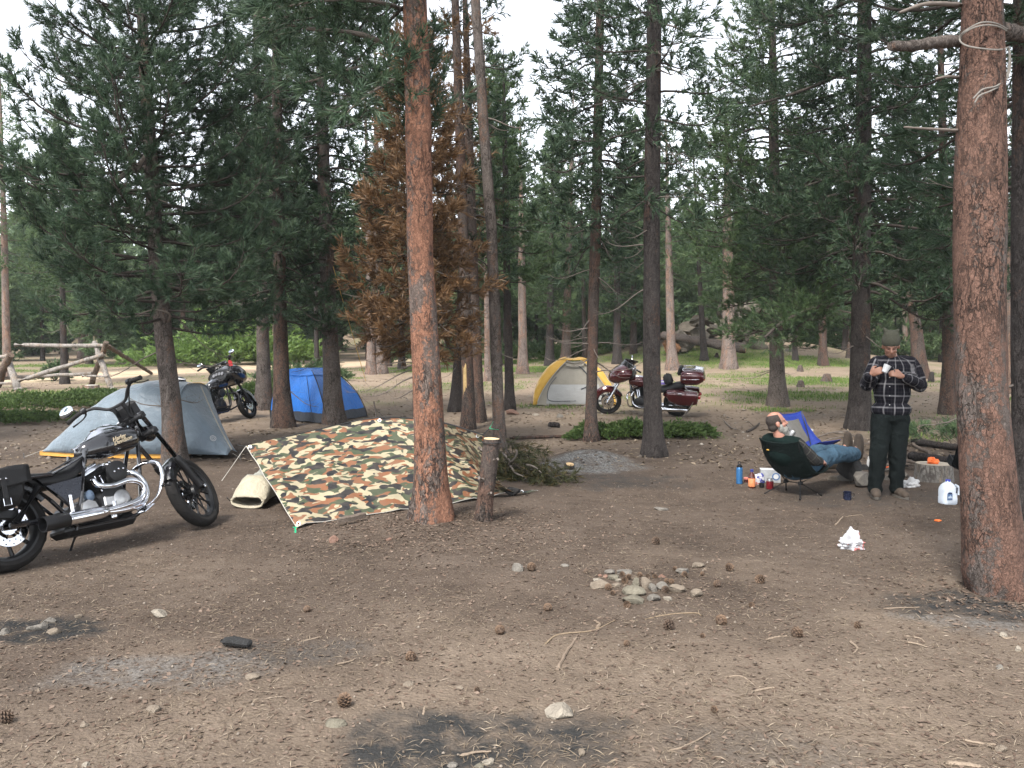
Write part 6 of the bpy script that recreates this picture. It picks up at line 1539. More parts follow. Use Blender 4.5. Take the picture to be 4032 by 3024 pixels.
sh = [('e', chest + Vector((0, .0, .01)), (.190, .130, .185)), ('e', mp(3512, 1545, .015), (.188, .130, .20)), ('e', mp(3509, 1612, .015), (.200, .138, .10)), (shR + Vector((.02, 0, .0)), .078, elR, .068), (elR, .066, wrR.lerp(elR, .12), .046), (shL - Vector((.02, 0, 0)), .078, elL, .068), (elL, .066, wrL.lerp(elL, .12), .046),
      (shR + Vector((.03, 0, .015)), .072, neck0 + Vector((-.02, .02, -.01)), .066), (shL + Vector((-.03, 0, .015)), .072, neck0 + Vector((.02, .02, -.01)), .066)]
shm = blob_mesh(sh, .012, 'shirt', M_plaid, 2, .014, 9, 4)
limb_uv(shm, [(mp(3510, 1660, .02), mp(3518, 1400, .03), .19), (shR, elR, .075), (elR, wrR, .06), (shL, elL, .075), (elL, wrL, .06)])
shirt = mobj('shirt', shm, man)
cl = MB(); cl.tube([neck0 + Vector((.075 * math.cos(a), .02 + .070 * math.sin(a), .012 - .03 * math.sin(-a) * (1 if math.sin(a) < 0 else .3))) for a in np.linspace(-1.25, math.pi + 1.25, 22)], .017, 8, flat=1.6); cl.build('collar', M_vest, shirt)
bl = MB()
for k in range(5): bl.lathe([(.006, 0), (.005, .004)], 8, mp(3503, 1450 + 36 * k, -.118 - .004 * k), (0, -1, 0))
tag(bl.build('buttons', M_whit, shirt), kind='stuff')
pk = [('e', mp(3508, 1640, .02), (.178, .122, .09)), (hiR, .100, knR, .078), (knR, .077, anR + Vector((0, 0, .00)), .063), (hiL, .100, knL, .078), (knL, .077, anL, .063), (mp(3505, 1640, .02), .11, mp(3505, 1660, .02), .09)]
mobj('trousers', blob_mesh(pk, .012, 'trousers', M_pants, 2, .018, 9, 9), man)
for sd, an in ((-1, anR), (1, anL)):
    gz = 0.0; f0 = Vector((an.x, an.y, 0)); dv = Vector((.22 * sd - .12, -1, 0)).normalized(); sdv = Vector((-dv.y, dv.x, 0))
    bt = [(f0 + Vector((0, 0, .15)), .055, f0 + Vector((0, 0, .06)), .052), (f0 + Vector((0, 0, .055)), .050, f0 + dv * .10 + Vector((0, 0, .055)), .050), (f0 + dv * .10 + Vector((0, 0, .05)), .050, f0 + dv * .175 + Vector((0, 0, .042)), .040), (f0 - dv * .03 + Vector((0, 0, .05)), .045, f0, .045)]
    b_ = mobj('boot', blob_mesh(bt, .009, 'boot', M_boot, 3, .003, 20), man)
    so = MB(); out = [f0 + dv * (.075 + .15 * math.cos(a)) + sdv * (.050 * math.sin(a) * (1 - .12 * math.cos(a))) for a in np.linspace(0, 2 * math.pi, 24, endpoint=False)]
    so.loft([[q + Vector((0, 0, .002)) for q in out], [q + Vector((0, 0, .028)) for q in out]]); so.build('sole', M_sole, b_)
# knit cap with two small corners
f = hf
cap = [('e', f(0, -.014, .066), (.096, .108, .098), RH), (f(-.045, -.03, .15), .034, f(-.070, -.035, .182), .010), (f(.045, -.03, .15), .034, f(.074, -.035, .198), .012), ('e', f(0, -.02, .130), (.078, .078, .045), RH)]
cm = blob_mesh(cap, .008, 'knit_cap', M_hat, 3)
bm = bmesh.new(); bm.from_mesh(cm); low = f(0, .06, .030); nrm = RH @ Vector((0, .30, -1)).normalized()
bmesh.ops.bisect_plane(bm, geom=bm.verts[:] + bm.edges[:] + bm.faces[:], plane_co=low, plane_no=nrm, clear_outer=True); bm.to_mesh(cm); bm.free()
cap_o = mobj('knit_cap', cm, man)
for s_ in (-1, 1):
    e_ = MB(); e_.ball(f(s_ * .031, .080, .004), (.012, .007, .005), 10, 7, RH); e_.build('eye', M_eye, man)
bw = MB()
for s_ in (-1, 1):
    bw = MB(); bw.tube([f(s_ * .012, .092, .022), f(s_ * .030, .091, .028), f(s_ * .048, .080, .022)], .0032, 6); bw.build('eyebrow', M_hair, man)
mt = MB(); mt.tube([f(-.024, .088, -.055), f(0, .094, -.053), f(.024, .088, -.055)], .003, 6); mt.build('mouth', plain('lips', (.14, .06, .05), .5), man)
st = MB(); st.ball(f(0, .034, -.070), (.051, .056, .040), 16, 10, RH); st.build('stubble', plain('stubble', (.185, .095, .066), .8, var=.3, scale=90), man)
# what he holds
cupc = wrR + Vector((.42, -.62, .32)).normalized() * .125 + Vector((.045, -.015, .012))
cu = MB(); cu.lathe([(.026, -.04), (.037, .035), (.039, .04), (.036, .04), (.026, -.036), (.004, -.036)], 20, (0, 0, 0), (.45, .0, .9)); cuo = cu.build('cup', plain('white_paper_cup', (.52, .53, .54), .5, var=.04), None); cuo.location = g + cupc; tag(cuo, 'small white cup held in the standing man\'s raised hand', 'cup')
spn = MB(); q0 = wrL + Vector((-.10, -.05, .05)); spn.tube([q0, q0 + Vector((-.03, -.03, .05))], .004, 6); so_ = spn.build('spoon', M_pole, None); so_.location = g; tag(so_, 'thin utensil between the standing man\'s left fingers', 'utensil')

# ---------------------------------------------------------------- low camp chairs
def camp_chair(name, label, loc, ang, fab, sc=1.0, mesh_back=None, trim=None, top=.62):
    root = thing(name, loc, ang, label, 'chair')          # local x = the way the sitter faces
    def surf(u, v):
        # v 0 front edge .. 1 top of back; u across
        y = (u - .5) * 2; prof = [(.30, .335), (.20, .24), (.06, .185), (-.08, .21), (-.18, .33), (-.26, .47), (-.33, top)]
        q = spline([Vector((a, 0, b)) for a, b in prof], 21); k = v * 20; k0 = min(int(k), 19); p = q[k0].lerp(q[k0 + 1], k - k0)
        w = np.interp(v, [0, .15, .4, .7, 1], [.24, .275, .27, .265, .24]); lift = (.10 * (y * y)) * math.sin(math.pi * min(1, v * 1.0)) + (.03 * abs(y) ** 3 if v > .8 else 0)
        return Vector((p.x + .06 * y * y * (v < .5) * 0 + .05 * y * y * (1 if v > .45 else 0), y * w, p.z + lift)) * sc
    mb = MB(); mb.grid(surf, 18, 24); o = mb.build('seat_sling', fab, root, 60); o.modifiers.new('thickness', 'SOLIDIFY').thickness = .005
    if mesh_back:
        mb = MB(); mb.grid(lambda u, v: surf(.17 + .66 * u, .58 + .34 * v) + Vector((.008, 0, .004)), 12, 10); mb.build('mesh_back', mesh_back, root, 60)
        mb = MB(); mb.grid(lambda u, v: surf(.22 + .56 * u, .14 + .22 * v) + Vector((0, 0, .010)), 12, 8); mb.build('mesh_seat', mesh_back, root, 60)
    eb = MB(); eb.tube([surf(0, v) for v in np.linspace(0, 1, 16)], .008, 6); eb.build('side_hem', trim or fab, root)
    eb = MB(); eb.tube([surf(1, v) for v in np.linspace(0, 1, 16)], .008, 6); eb.build('side_hem', trim or fab, root)
    eb = MB(); eb.tube([surf(u, 1) for u in np.linspace(0, 1, 12)], .009, 6); eb.build('top_hem', trim or fab, root)
    for s_ in (-1, 1):
        hub = Vector((.0, s_ * .09, .145)) * sc
        for tgt in (surf(0 if s_ < 0 else 1, 0), surf(0 if s_ < 0 else 1, 1)):
            mb = MB(); mb.tube([hub, hub.lerp(tgt, .55) + Vector((0, s_ * .025, -.01)) * sc, tgt], .0075 * sc, 8); mb.build('pole', M_satin, root)
        for xx in (-.20, .20):
            mb = MB(); ft = Vector((xx, s_ * .22, .0)) * sc; mb.tube([hub, ft + Vector((0, 0, .012))], .0075 * sc, 8); lg = mb.build('leg', M_satin, root)
            fb_ = MB(); fb_.ball(ft + Vector((0, 0, .010)), .012, 10, 7); fb_.build('foot', M_rub, lg)
        mb = MB(); mb.box(hub, (.07 * sc, .035 * sc, .04 * sc), None, .01); mb.build('hub', M_satin, root)
    mb = MB(); mb.tube([Vector((0, -.09, .145)) * sc, Vector((0, .09, .145)) * sc], .008 * sc, 8); mb.build('crossbar', M_satin, root)
    return root, surf
FA = R(37.7)
cg = G(3122, 1950)
chair1, s1 = camp_chair('camp_chair', 'low dark green camp chair with a man reclining in it', cg, FA, fabric('dark_green_nylon', (.005, .010, .0095), .85, .2, 0, .18, crease=.6), 1.0, top=.60)
lb = MB(); lb.box(s1(.78, .86) + Vector((-.012, 0, 0)), (.004, .03, .012), None, 0); lb.build('yellow_tab', M_ylw, chair1)
bcl = ground_at(3190, 11.4)
chair2, s2 = camp_chair('camp_chair', 'empty bright blue camp chair with grey mesh back', bcl, R(-52), fabric('royal_blue_nylon', (.012, .030, .20), .6, .15, 0, .25), 1.05, fabric('charcoal_mesh', (.085, .080, .070), .9, .15), top=.64)
lb = MB(); q = s2(.98, .70); lb.box(q + Vector((.01, .012, 0)), (.07, .003, .03), None, 0); lb.build('white_label', M_whit, chair2)
camp_chair('camp_chair', 'black camp chair half hidden behind the foreground trunk', ground_at(3900, 8.7), R(72), fabric('black_nylon_seat', (.006, .007, .008), .85, .2, 0, .15), 1.25, top=.60)

# ---------------------------------------------------------------- seated man (local x = facing, y = his left)
sman = thing('person', cg, FA, 'bald bearded man in jeans reclining in the dark green chair with his boots up', 'person')
V3 = lambda x, y, z: Vector((x, y, z))
hp_ = V3(.04, 0, .30); ch_ = V3(-.13, .02, .50); nk = V3(-.215, .03, .655); hdc = V3(-.245, .05, .805)
RS = Matrix.Rotation(R(-122), 3, 'Z') @ Matrix.Rotation(R(14), 3, 'X') @ Matrix.Rotation(R(-6), 3, 'Z')
hp2, hf2 = head_prims(hdc, RS, 1.04)
shr, shl = V3(-.19, -.185, .585), V3(-.19, .20, .60); elr, ell = V3(-.03, -.275, .42), V3(.0, .27, .42); wrr, wrl = V3(.145, -.235, .385), V3(.16, .16, .42)
knr, knl = V3(.60, -.10, .40), V3(.60, .10, .42); anr, anl = V3(1.12, -.06, .375), V3(1.12, .08, .385)
hr_, hl_ = V3(.06, -.10, .30), V3(.06, .10, .30)
bd = hp2 + [(nk, .062, hdc + V3(.01, 0, -.05), .058), ('e', ch_, (.12, .165, .16)), ('e', V3(-.02, 0, .38), (.13, .15, .12)), ('e', hp_, (.14, .15, .10)), (shr, .055, elr, .043), (elr, .04, wrr, .028), (shl, .055, ell, .043), (ell, .04, wrl, .028), (hr_, .082, knr, .056), (knr, .052, anr, .04), (hl_, .082, knl, .056), (knl, .052, anl, .04), (anr, .034, anr + V3(.085, 0, .10), .022), (anl, .034, anl + V3(.085, 0, .10), .022)]
hand(bd, wrr, (.95, .15, -.05), (.1, .6, -.8), curl=.7, thumb=1); hand(bd, wrl, (.9, -.3, 0), (.1, -.4, -.8), curl=.7, thumb=-1)
mobj('body', blob_mesh(bd, .0095, 'body', M_skin2, 1), sman)
vs = [('e', ch_, (.150, .200, .175)), ('e', V3(-.04, 0, .39), (.155, .185, .14)), (shr + V3(0, .03, 0), .085, shl - V3(0, .03, 0), .085), ('e', nk + V3(0, 0, -.04), (.085, .10, .05))]
mobj('vest', blob_mesh(vs, .012, 'vest', M_vest, 3, .006, 7), sman)
sm_ = blob_mesh([(shr, .070, elr, .060), (elr, .058, wrr.lerp(elr, .15), .045)], .010, 'sleeve', M_plaid2, 3, .006, 9); limb_uv(sm_, [(shr, elr, .066), (elr, wrr, .055)]); mobj('sleeve', sm_, sman)
sm_ = blob_mesh([(shl, .070, ell, .060), (ell, .058, wrl.lerp(ell, .15), .045)], .010, 'sleeve', M_plaid2, 3, .006, 9); limb_uv(sm_, [(shl, ell, .066), (ell, wrl, .055)]); mobj('sleeve', sm_, sman)
jn = [('e', hp_, (.165, .175, .115)), (hr_, .098, knr, .076), (knr, .078, anr - V3(.005, 0, 0), .070), (hl_, .098, knl, .076), (knl, .078, anl - V3(.005, 0, 0), .070)]
mobj('jeans', blob_mesh(jn, .012, 'jeans', M_jean, 1, .022, 11, 3), sman)
for a in (anr, anl):
    bt = [(a + V3(-.06, 0, -.01), .060, a + V3(.06, 0, .0), .060), (a + V3(.07, 0, -.01), .052, a + V3(.095, 0, .10), .050), (a + V3(.095, 0, .10), .050, a + V3(.10, 0, .20), .040)]
    b_ = mobj('boot', blob_mesh(bt, .009, 'boot', M_bootd, 3), sman)
    so = MB(); out = [a + V3(.135, .048 * math.sin(t), .075 + .155 * math.cos(t)) for t in np.linspace(0, 2 * math.pi, 22, endpoint=False)]; so.loft([[q - V3(.012, 0, 0) for q in out], [q + V3(.014, 0, 0) for q in out]]); so.build('sole', M_bootd, b_)
hm_ = blob_mesh([('e', hf2(0, -.0125, .0364), (.0815, .0985, .0940), RS), ('e', hf2(0, -.045, -.03), (.070, .055, .055), RS)], .007, 'hair', M_hair, 2)
bm = bmesh.new(); bm.from_mesh(hm_)
for co_, no_ in ((hf2(0, -.02, .085), RS @ Vector((-.25, .10, 1))), (hf2(0, .038, 0), RS @ Vector((0, 1, .25)))):
    bmesh.ops.bisect_plane(bm, geom=bm.verts[:] + bm.edges[:] + bm.faces[:], plane_co=co_, plane_no=no_, clear_outer=True)
bm.to_mesh(hm_); bm.free(); mobj('hair', hm_, sman)
bd_ = blob_mesh([('e', hf2(0, .045, -.085), (.062, .058, .050), RS), (hf2(0, .06, -.10), .045, hf2(0, .085, -.20), .018), ('e', hf2(.05, .015, -.05), (.022, .030, .048), RS), ('e', hf2(-.05, .015, -.05), (.022, .030, .048), RS)], .008, 'beard', M_beard, 2, .006, 22); mobj('beard', bd_, sman)
wt = MB(); wt.torus(wrr - V3(.012, 0, 0), (.95, .15, -.05), .034, .007, 20, 6); wt.build('wristwatch', M_satin, sman)
mgc = sman.matrix_basis @ V3(.07, .12, .60)
can_ = MB(); can_.lathe([(.026, 0), (.033, .006), (.033, .105), (.027, .118), (.024, .118)], 20); co_ = can_.build('drink_can', M_alu, None); co_.location = mgc; co_.rotation_euler = (.2, .5, 0); tag(co_, 'silver can just before the reclining man\'s beard', 'can')
# ================================================================== things by the fire
M_chal = plain('charcoal_wood', (.012, .012, .012), .85, var=.4, scale=30, bump=.7, bscale=70)
def cyl_thing(name, label, cat, px, py, prof, m, group=None, n=22, rz=0.0):
    g = G(px, py); mb = MB(); mb.lathe(prof, n); o = mb.build(name, m, None, 40); o.location = g; o.rotation_euler = (0, 0, rz); return tag(o, label, cat, group)
def ring_part(o, name, prof, m, n=22):
    mb = MB(); mb.lathe(prof, n); return mb.build(name, m, o, 40)
o = cyl_thing('water_bottle', 'tall blue metal water bottle left of the green chair', 'bottle', 2911, 1905, [(.030, 0), (.037, .006), (.038, .17), (.035, .19), (.024, .203), (.022, .205)], plain('blue_bottle', (.03, .13, .30), .35, .3, var=.15))
ring_part(o, 'cap', [(.034, .200), (.034, .214), (.027, .216), (.027, .224), (.012, .235), (.006, .236)], M_satin)
mb = MB(); mb.torus((0, 0, .248), (.2, 1, 0), .016, .005, 18, 6); mb.build('loop', M_satin, o)
o = cyl_thing('sauce_bottle', 'brown bottle with orange label and blue cap beside the blue bottle', 'bottle', 2960, 1921, [(.034, 0), (.039, .008), (.040, .05), (.038, .07), (.040, .12), (.036, .145), (.020, .172), (.016, .19)], plain('brown_sauce', (.075, .016, .010), .2, var=.2, coat=.5))
ring_part(o, 'label_band', [(.0405, .018), (.0415, .02), (.0415, .11), (.0405, .112)], plain('orange_label', (.62, .22, .09), .5, var=.25, scale=30)); ring_part(o, 'cap', [(.019, .188), (.019, .212), (.015, .215)], plain('navy_cap', (.02, .03, .18), .4))
o = cyl_thing('insulated_mug', 'dark red mug with a can top in it, left of the chair legs', 'mug', 3031, 1925, [(.036, 0), (.040, .006), (.041, .09), (.036, .092)], plain('red_mug', (.17, .008, .014), .4, var=.15))
ring_part(o, 'can_top', [(.032, .085), (.033, .11), (.027, .122), (.024, .118), (.003, .117)], M_alu)
cyl_thing('coffee_cup', 'small black cup standing left of the red mug', 'cup', 2999, 1919, [(.026, 0), (.029, .05), (.027, .05), (.024, .006), (.003, .005)], M_satin)
o = cyl_thing('jar', 'small jar with white and red lid behind the brown bottle', 'jar', 2938, 1899, [(.026, 0), (.028, .035), (.027, .04)], plain('dark_jar', (.05, .012, .01), .3)); ring_part(o, 'lid', [(.029, .038), (.029, .058), (.024, .06)], plain('red_white_lid', (.6, .20, .16), .4, var=.5, scale=60))
o = cyl_thing('enamel_mug', 'dark blue enamel mug on the ground between chair and standing man', 'mug', 3336, 1968, [(.038, 0), (.042, .004), (.043, .084), (.045, .088), (.041, .088), (.039, .01), (.004, .008)], plain('navy_enamel', (.012, .016, .035), .25, var=.2))
mb = MB(); mb.tube(spline([(.04, 0, .072), (.068, 0, .07), (.070, 0, .04), (.042, 0, .022)], 12), .006, 8, flat=.6); mb.build('handle', M_satin, o)
# carton and snack bags
g = G(3032, 1897); M_cart = plain('white_carton', (.48, .49, .50), .6, var=.06); M_cartg = plain('grey_carton_print', (.30, .31, .32), .6, var=.3, scale=25)
o = thing('carton', g, R(-12), 'white printed carton behind the red mug', 'box'); mb = MB(); mb.box((0, 0, .075), (.23, .15, .15), None, .004); mb.build('box', M_cartg, o)
mb = MB(); mb.box((0, 0, .152), (.234, .154, .006), None, 0); mb.build('lid', M_cart, o)
mb = MB(); mb.lathe([(.045, 0), (.045, .002)], 24, (.06, -.0765, .075), (0, -1, 0)); lo = mb.build('round_emblem', plain('carton_blue', (.06, .12, .26), .6, var=.5, scale=50), o)
mb = MB(); mb.lathe([(.030, 0), (.030, .002)], 24, (.06, -.0790, .075), (0, -1, 0)); mb.build('emblem_centre', M_cart, lo)
def crumple(name, label, cat, g, sz, m, seed, amp=.35, nu=22, nv=14, top=.0):
    mb = MB(); r_ = np.random.default_rng(seed)
    def f(u, v):
        th = 2 * math.pi * u; ph = math.pi * (v * .98 + .01); q = Vector((math.sin(ph) * math.cos(th), math.sin(ph) * math.sin(th), -math.cos(ph)))
        n = 1 + amp * (float(vnoise(q.x * 2.6 + seed, q.y * 2.6, q.z * 2.6, seed)) + .6 * abs(float(vnoise(q.x * 6 + seed, q.y * 6, q.z * 6, seed + 3))))
        z = q.z * n; z = z if z > -.55 else -.55
        return Vector((q.x * n * sz[0], q.y * n * sz[1], (z + .55) * sz[2] + top * max(0, q.z) ** 6))
    vs = [f(i / nu, j / nv) for i in range(nu) for j in range(nv + 1)]
    fs = [(i * (nv + 1) + j, ((i + 1) % nu) * (nv + 1) + j, ((i + 1) % nu) * (nv + 1) + j + 1, i * (nv + 1) + j + 1) for i in range(nu) for j in range(nv)]
    mb.add(vs, fs); o = mb.build(name, m, None, 25); o.location = g; return tag(o, label, cat)
def two_tone(name, a, b, sc=18, thr=.5, rough=.4):
    m, t = mat(name); n = t.noise(t.coord('Object'), sc, 2, .5, .5); t.bsdf(Base_Color=t.mix(t.mr(n, thr, thr + .03), a, b), Roughness=rough); return m
crumple('snack_bag', 'white, blue and red snack bag leaning on the carton', 'bag', G(2990, 1902), (.055, .035, .075), two_tone('snack_print', (.45, .45, .48), (.05, .06, .26), 26), 5)
crumple('snack_bag', 'small white packet lying behind the brown bottle', 'bag', G(2972, 1908), (.05, .035, .05), two_tone('snack_print_red', (.46, .46, .48), (.40, .09, .06), 30, .56), 9)
o = crumple('plastic_bag', 'crumpled white carrier bag with red print on the bare ground', 'bag', G(3350, 2160), (.080, .055, .055), two_tone('carrier_bag', (.40, .40, .42), (.36, .13, .12), 9, .54, .35), 14, .6, 40, 26, top=.09)
crumple('paper_towel', 'scrap of white paper by the standing man\'s left boot', 'paper', G(3585, 1918), (.10, .05, .045), plain('white_paper', (.46, .46, .46), .8, var=.08), 21, .7, top=.05)
crumple('paper_towel', 'small white scrap at the foot of the log seat', 'paper', G(3610, 1890), (.03, .02, .02), plain('white_paper_b', (.46, .46, .45), .8, var=.08), 23, .5)
crumple('white_cloth', 'white rag behind the standing man\'s right knee', 'cloth', G(3424, 1842), (.03, .03, .09), plain('white_rag', (.46, .46, .45), .8, var=.08), 25, .4)
crumple('orange_wrapper', 'small orange wrapper lying on bare soil below the water jug', 'wrapper', G(3692, 2052), (.030, .016, .010), plain('orange_plastic', (.75, .16, .03), .5, var=.1), 27, .3)
crumple('orange_pouch', 'orange pouch seen between the standing man\'s legs', 'pouch', G(3485, 1842), (.045, .03, .02), plain('orange_pouch_cloth', (.70, .12, .03), .6, var=.15), 28, .4)
# water jug
g = G(3731, 1984); M_jug = plain('milky_plastic', (.55, .60, .66), .35, var=.05); M_jug.node_tree.nodes['Principled BSDF'].inputs['Subsurface Weight'].default_value = .25
M_jug.node_tree.nodes['Principled BSDF'].inputs['Subsurface Radius'].default_value = (.05, .06, .07); M_jug.node_tree.nodes['Principled BSDF'].inputs['Subsurface Scale'].default_value = .5
o = thing('water_jug', g, R(8), 'translucent gallon water jug with blue cap left of the foreground trunk', 'jug')
mb = MB(); rings = []
for z, w, d_ in ((.0, .066, .066), (.008, .078, .075), (.07, .080, .077), (.075, .077, .075), (.14, .079, .076), (.165, .074, .072), (.195, .058, .058), (.218, .034, .034), (.228, .022, .022), (.242, .021, .021)):
    rings.append([Vector((w * math.copysign(abs(math.cos(a)) ** .6, math.cos(a)), d_ * math.copysign(abs(math.sin(a)) ** .6, math.sin(a)), z)) for a in [2 * math.pi * k / 32 for k in range(32)]])
mb.loft(rings); mb.build('body', M_jug, o, 50)
mb = MB(); mb.box((.047, -.071, .150), (.016, .02, .060), Matrix.Rotation(R(8), 3, 'Y'), .006); mb.build('handle_gap_shade', plain('jug_shadow_gap', (.03, .035, .05), .6), o)  # dark block painted as the shade inside the handle opening
mb = MB(); mb.tube(spline([(.040, -.055, .205), (.068, -.060, .185), (.080, -.060, .14), (.078, -.062, .10)], 14), .012, 10); mb.build('handle', M_jug, o)
ring_part(o, 'cap', [(.024, .232), (.024, .250), (.020, .252)], plain('blue_cap', (.03, .05, .36), .4))
mb = MB(); mb.prism([(-.060, .055), (-.005, .055), (-.005, .115), (-.015, .130), (-.032, .136), (-.050, .130), (-.060, .115)], 0, .003, Matrix(((1, 0, 0, 0), (0, 0, -1, -.0775), (0, 1, 0, 0), (0, 0, 0, 1)))); lb = mb.build('label', plain('jug_label', (.08, .14, .26), .5, var=.6, scale=45), o)
mb = MB(); mb.prism([(-.058, .073), (-.045, .095), (-.038, .088), (-.026, .104), (-.012, .082), (-.007, .073)], 0, .002, Matrix(((1, 0, 0, 0), (0, 0, -1, -.0810), (0, 1, 0, 0), (0, 0, 0, 1)))); mb.build('label_mountain', plain('label_pale', (.42, .5, .6), .5, var=.2), lb)
mb = MB(); mb.box((-.032, -.0815, .122), (.044, .002, .014)); mb.build('label_band', plain('label_navy', (.012, .02, .06), .5), lb)
# log seat with an orange knife pouch
g = G(3704, 1900); o = thing('sawn_log', g, 0, 'short pale sawn log standing as a seat right of the standing man', 'log')
mobj('trunk', trunk_mesh('trunk', [Vector((0, .16, 0)), Vector((0, .16, .08)), Vector((0, .16, .205))], [.215, .205, .20], bark_mat('bare_log_side', (.25, .235, .21), (.16, .15, .135), (.07, .06, .055), (.22, .18, .14), .3, 8, .006, stretch=.6), 40, .03, 1.05, .03, 5), o)
mb = MB(); mb.lathe([(.197, .19), (.203, .207), (.17, .212), (.08, .211), (.01, .212)], 36, (0, .16, 0)); mb.build('cut_face', plain('grey_cut_wood', (.36, .31, .24), .85, var=.18, scale=14), o)
q = Vector((g.x - .05, g.y + .09, g.z + .214)); ob = crumple('orange_pouch', 'bright orange knotted pouch on top of the log seat', 'pouch', q, (.060, .045, .045), plain('orange_webbing', (.78, .15, .03), .6, var=.2), 33, .35)
kb = MB(); kb.box((0, 0, .006), (.10, .012, .006), None, .001); ko = kb.build('knife', M_chr, None); ko.location = q + Vector((-.10, .01, .0)); tag(ko, 'knife blade lying left of the orange pouch on the log seat', 'knife')
# logs, sticks, stones of the fire ring
def stick(name, label, pts, r0, r1, m, cat='stick', group=None, n=8, twigs=0, seed=0, wob=.12):
    pts = [Vector(p) for p in pts]; o0 = pts[0].copy(); rs = random.Random(seed); sp = spline([p - o0 for p in pts], 16)
    sp = [p + Vector((rs.uniform(-1, 1), rs.uniform(-1, 1), rs.uniform(-.3, .6))) * r0 * wob * 2 for p in sp]
    root = thing(name, o0, 0, label, cat, group); mb = MB(); mb.tube(sp, [(r0 + (r1 - r0) * i / 15) * rs.uniform(.88, 1.12) for i in range(16)], n); mb.build('shaft', m, root, 50)
    for k in range(twigs):
        i = rs.randint(4, 13); d = Vector((rs.uniform(-1, 1), rs.uniform(-1, 1), rs.uniform(.0, .9))).normalized(); L = rs.uniform(.12, .35); mb = MB(); mb.tube(spline([sp[i], sp[i] + d * L * .5 + Vector((0, 0, .02)), sp[i] + d * L], 6), [r1 * .5, r1 * .45, r1 * .4, r1 * .35, r1 * .3, r1 * .2], 5); mb.build('twig', m, root)
    return root
def on_ground(lst, lift): return [G(x, y) + Vector((0, 0, lift)) for x, y in lst]
stick('fallen_log', 'long dark log lying behind the log seat', on_ground([(3585, 1812), (3660, 1822), (3790, 1842)], .06), .065, .055, M_bark['dark'], 'log')
stick('branch_log', 'dark needle-topped log behind the fire, right of the standing man', on_ground([(3595, 1752), (3700, 1768), (3800, 1780)], .06), .055, .05, M_bark['dark'], 'log')
c = Crown(91); base = G(3600, 1752)
for (x0, y0) in ((3625, 1752), (3650, 1758), (3745, 1768), (3770, 1772), (3790, 1776)):
    p = G(x0, y0); c.branch((p.x, p.y, p.z + .09), random.Random(x0).uniform(0, 6.28), .35, .5, .008, .1, .1, .2, node=.06)
t_ = thing('pine_sprig', base, 0, 'green pine sprigs lying along the log behind the fire', 'branch'); me = c.needle_mesh('needles', .10, .006, 16, M_ndl['green']); me.transform(Matrix.Translation(-Vector(base))); tag(mobj('needles', me, t_), kind='stuff'); me = c.limb_mesh('twigs', M_limbd); me.transform(Matrix.Translation(-Vector(base))); tag(mobj('twigs', me, t_), kind='stuff')
stick('pale_stick', 'short pale crooked stick lying behind the standing man\'s legs', on_ground([(3592, 1752), (3610, 1768), (3658, 1790)], .03), .024, .028, M_oldw, 'stick', wob=.3)
FR = [(3300, 1770, 90, 55, 0, 'large flat tan rock beside the reclining man\'s knee'), (3372, 1862, 58, 50, 1, 'rounded grey fire-ring rock left of the standing man\'s leg'), (3325, 1880, 70, 34, 1, 'low grey rock under the reclining man\'s legs'), (3412, 1895, 66, 40, 1, 'grey fire-ring rock at the standing man\'s right shin'), (3290, 1880, 60, 30, 0, 'half-buried rock below the reclining man\'s thigh'),
      (3500, 1800, 60, 60, 1, 'upright grey rock seen between the standing man\'s legs'), (3560, 1822, 46, 50, 1, 'dark rock at the standing man\'s left knee'), (3620, 1872, 46, 44, 0, 'brown rock against the log seat'), (3455, 1905, 40, 30, 0, 'small tan rock between the standing man\'s boots'), (3365, 1825, 46, 46, 1, 'rock under the reclining man\'s boots'), (3510, 1878, 60, 34, 1, 'flat rock at the fire\'s near edge'), (3500, 1850, 60, 26, 1, 'flat rock in the middle of the fire ring'), (3560, 1868, 50, 30, 1, 'flat stone left of the log seat'), (3400, 1840, 50, 28, 5, 'sooty stone behind the standing man\'s right leg')]
FR = FR[1:]
for k, (x, y, w_, h_, kk, lab) in enumerate(FR): stone(x, y, w_, h_, kk, 300 + k, lab, group='rocks of the fire ring')
for k, (a, b, r_, m_, lab) in enumerate([((3440, 1832), (3570, 1850), .022, M_chal, 'charred stick across the fire ring, upper'), ((3470, 1862), (3600, 1848), .022, M_oldw, 'grey split stick across the fire ring, middle'), ((3540, 1842), (3640, 1858), .025, M_oldw, 'grey stick end pointing at the log seat'), ((3220, 1722), (3340, 1700), .012, M_limb, 'thin pale branch right of the blue chair, upper'), ((3235, 1742), (3360, 1722), .012, M_limb, 'thin pale branch right of the blue chair, middle'), ((3240, 1760), (3420, 1748), .010, M_limb, 'thin pale branch right of the blue chair, lower'), ((3280, 1705), (3420, 1735), .010, M_limb, 'thin crossing branch left of the dark pine\'s foot'), ((3545, 1905), (3620, 1908), .006, M_cord, 'thin pale stick beside the scrap of paper'), ((3150, 1700), (3180, 1712), .01, M_limb, 'short twig behind the blue chair')]):
    A_, B_ = G(*a), G(*b); stick('stick', lab, [A_ + Vector((0, 0, r_ + .06 * (k < 3))), (A_ + B_) / 2 + Vector((0, 0, r_ + .03 + .05 * (k < 3))), B_ + Vector((0, 0, r_ + .03 * (k < 3)))], r_, r_ * .7, m_, 'stick', 'sticks by the fire', 7, 0, 40 + k, .4)
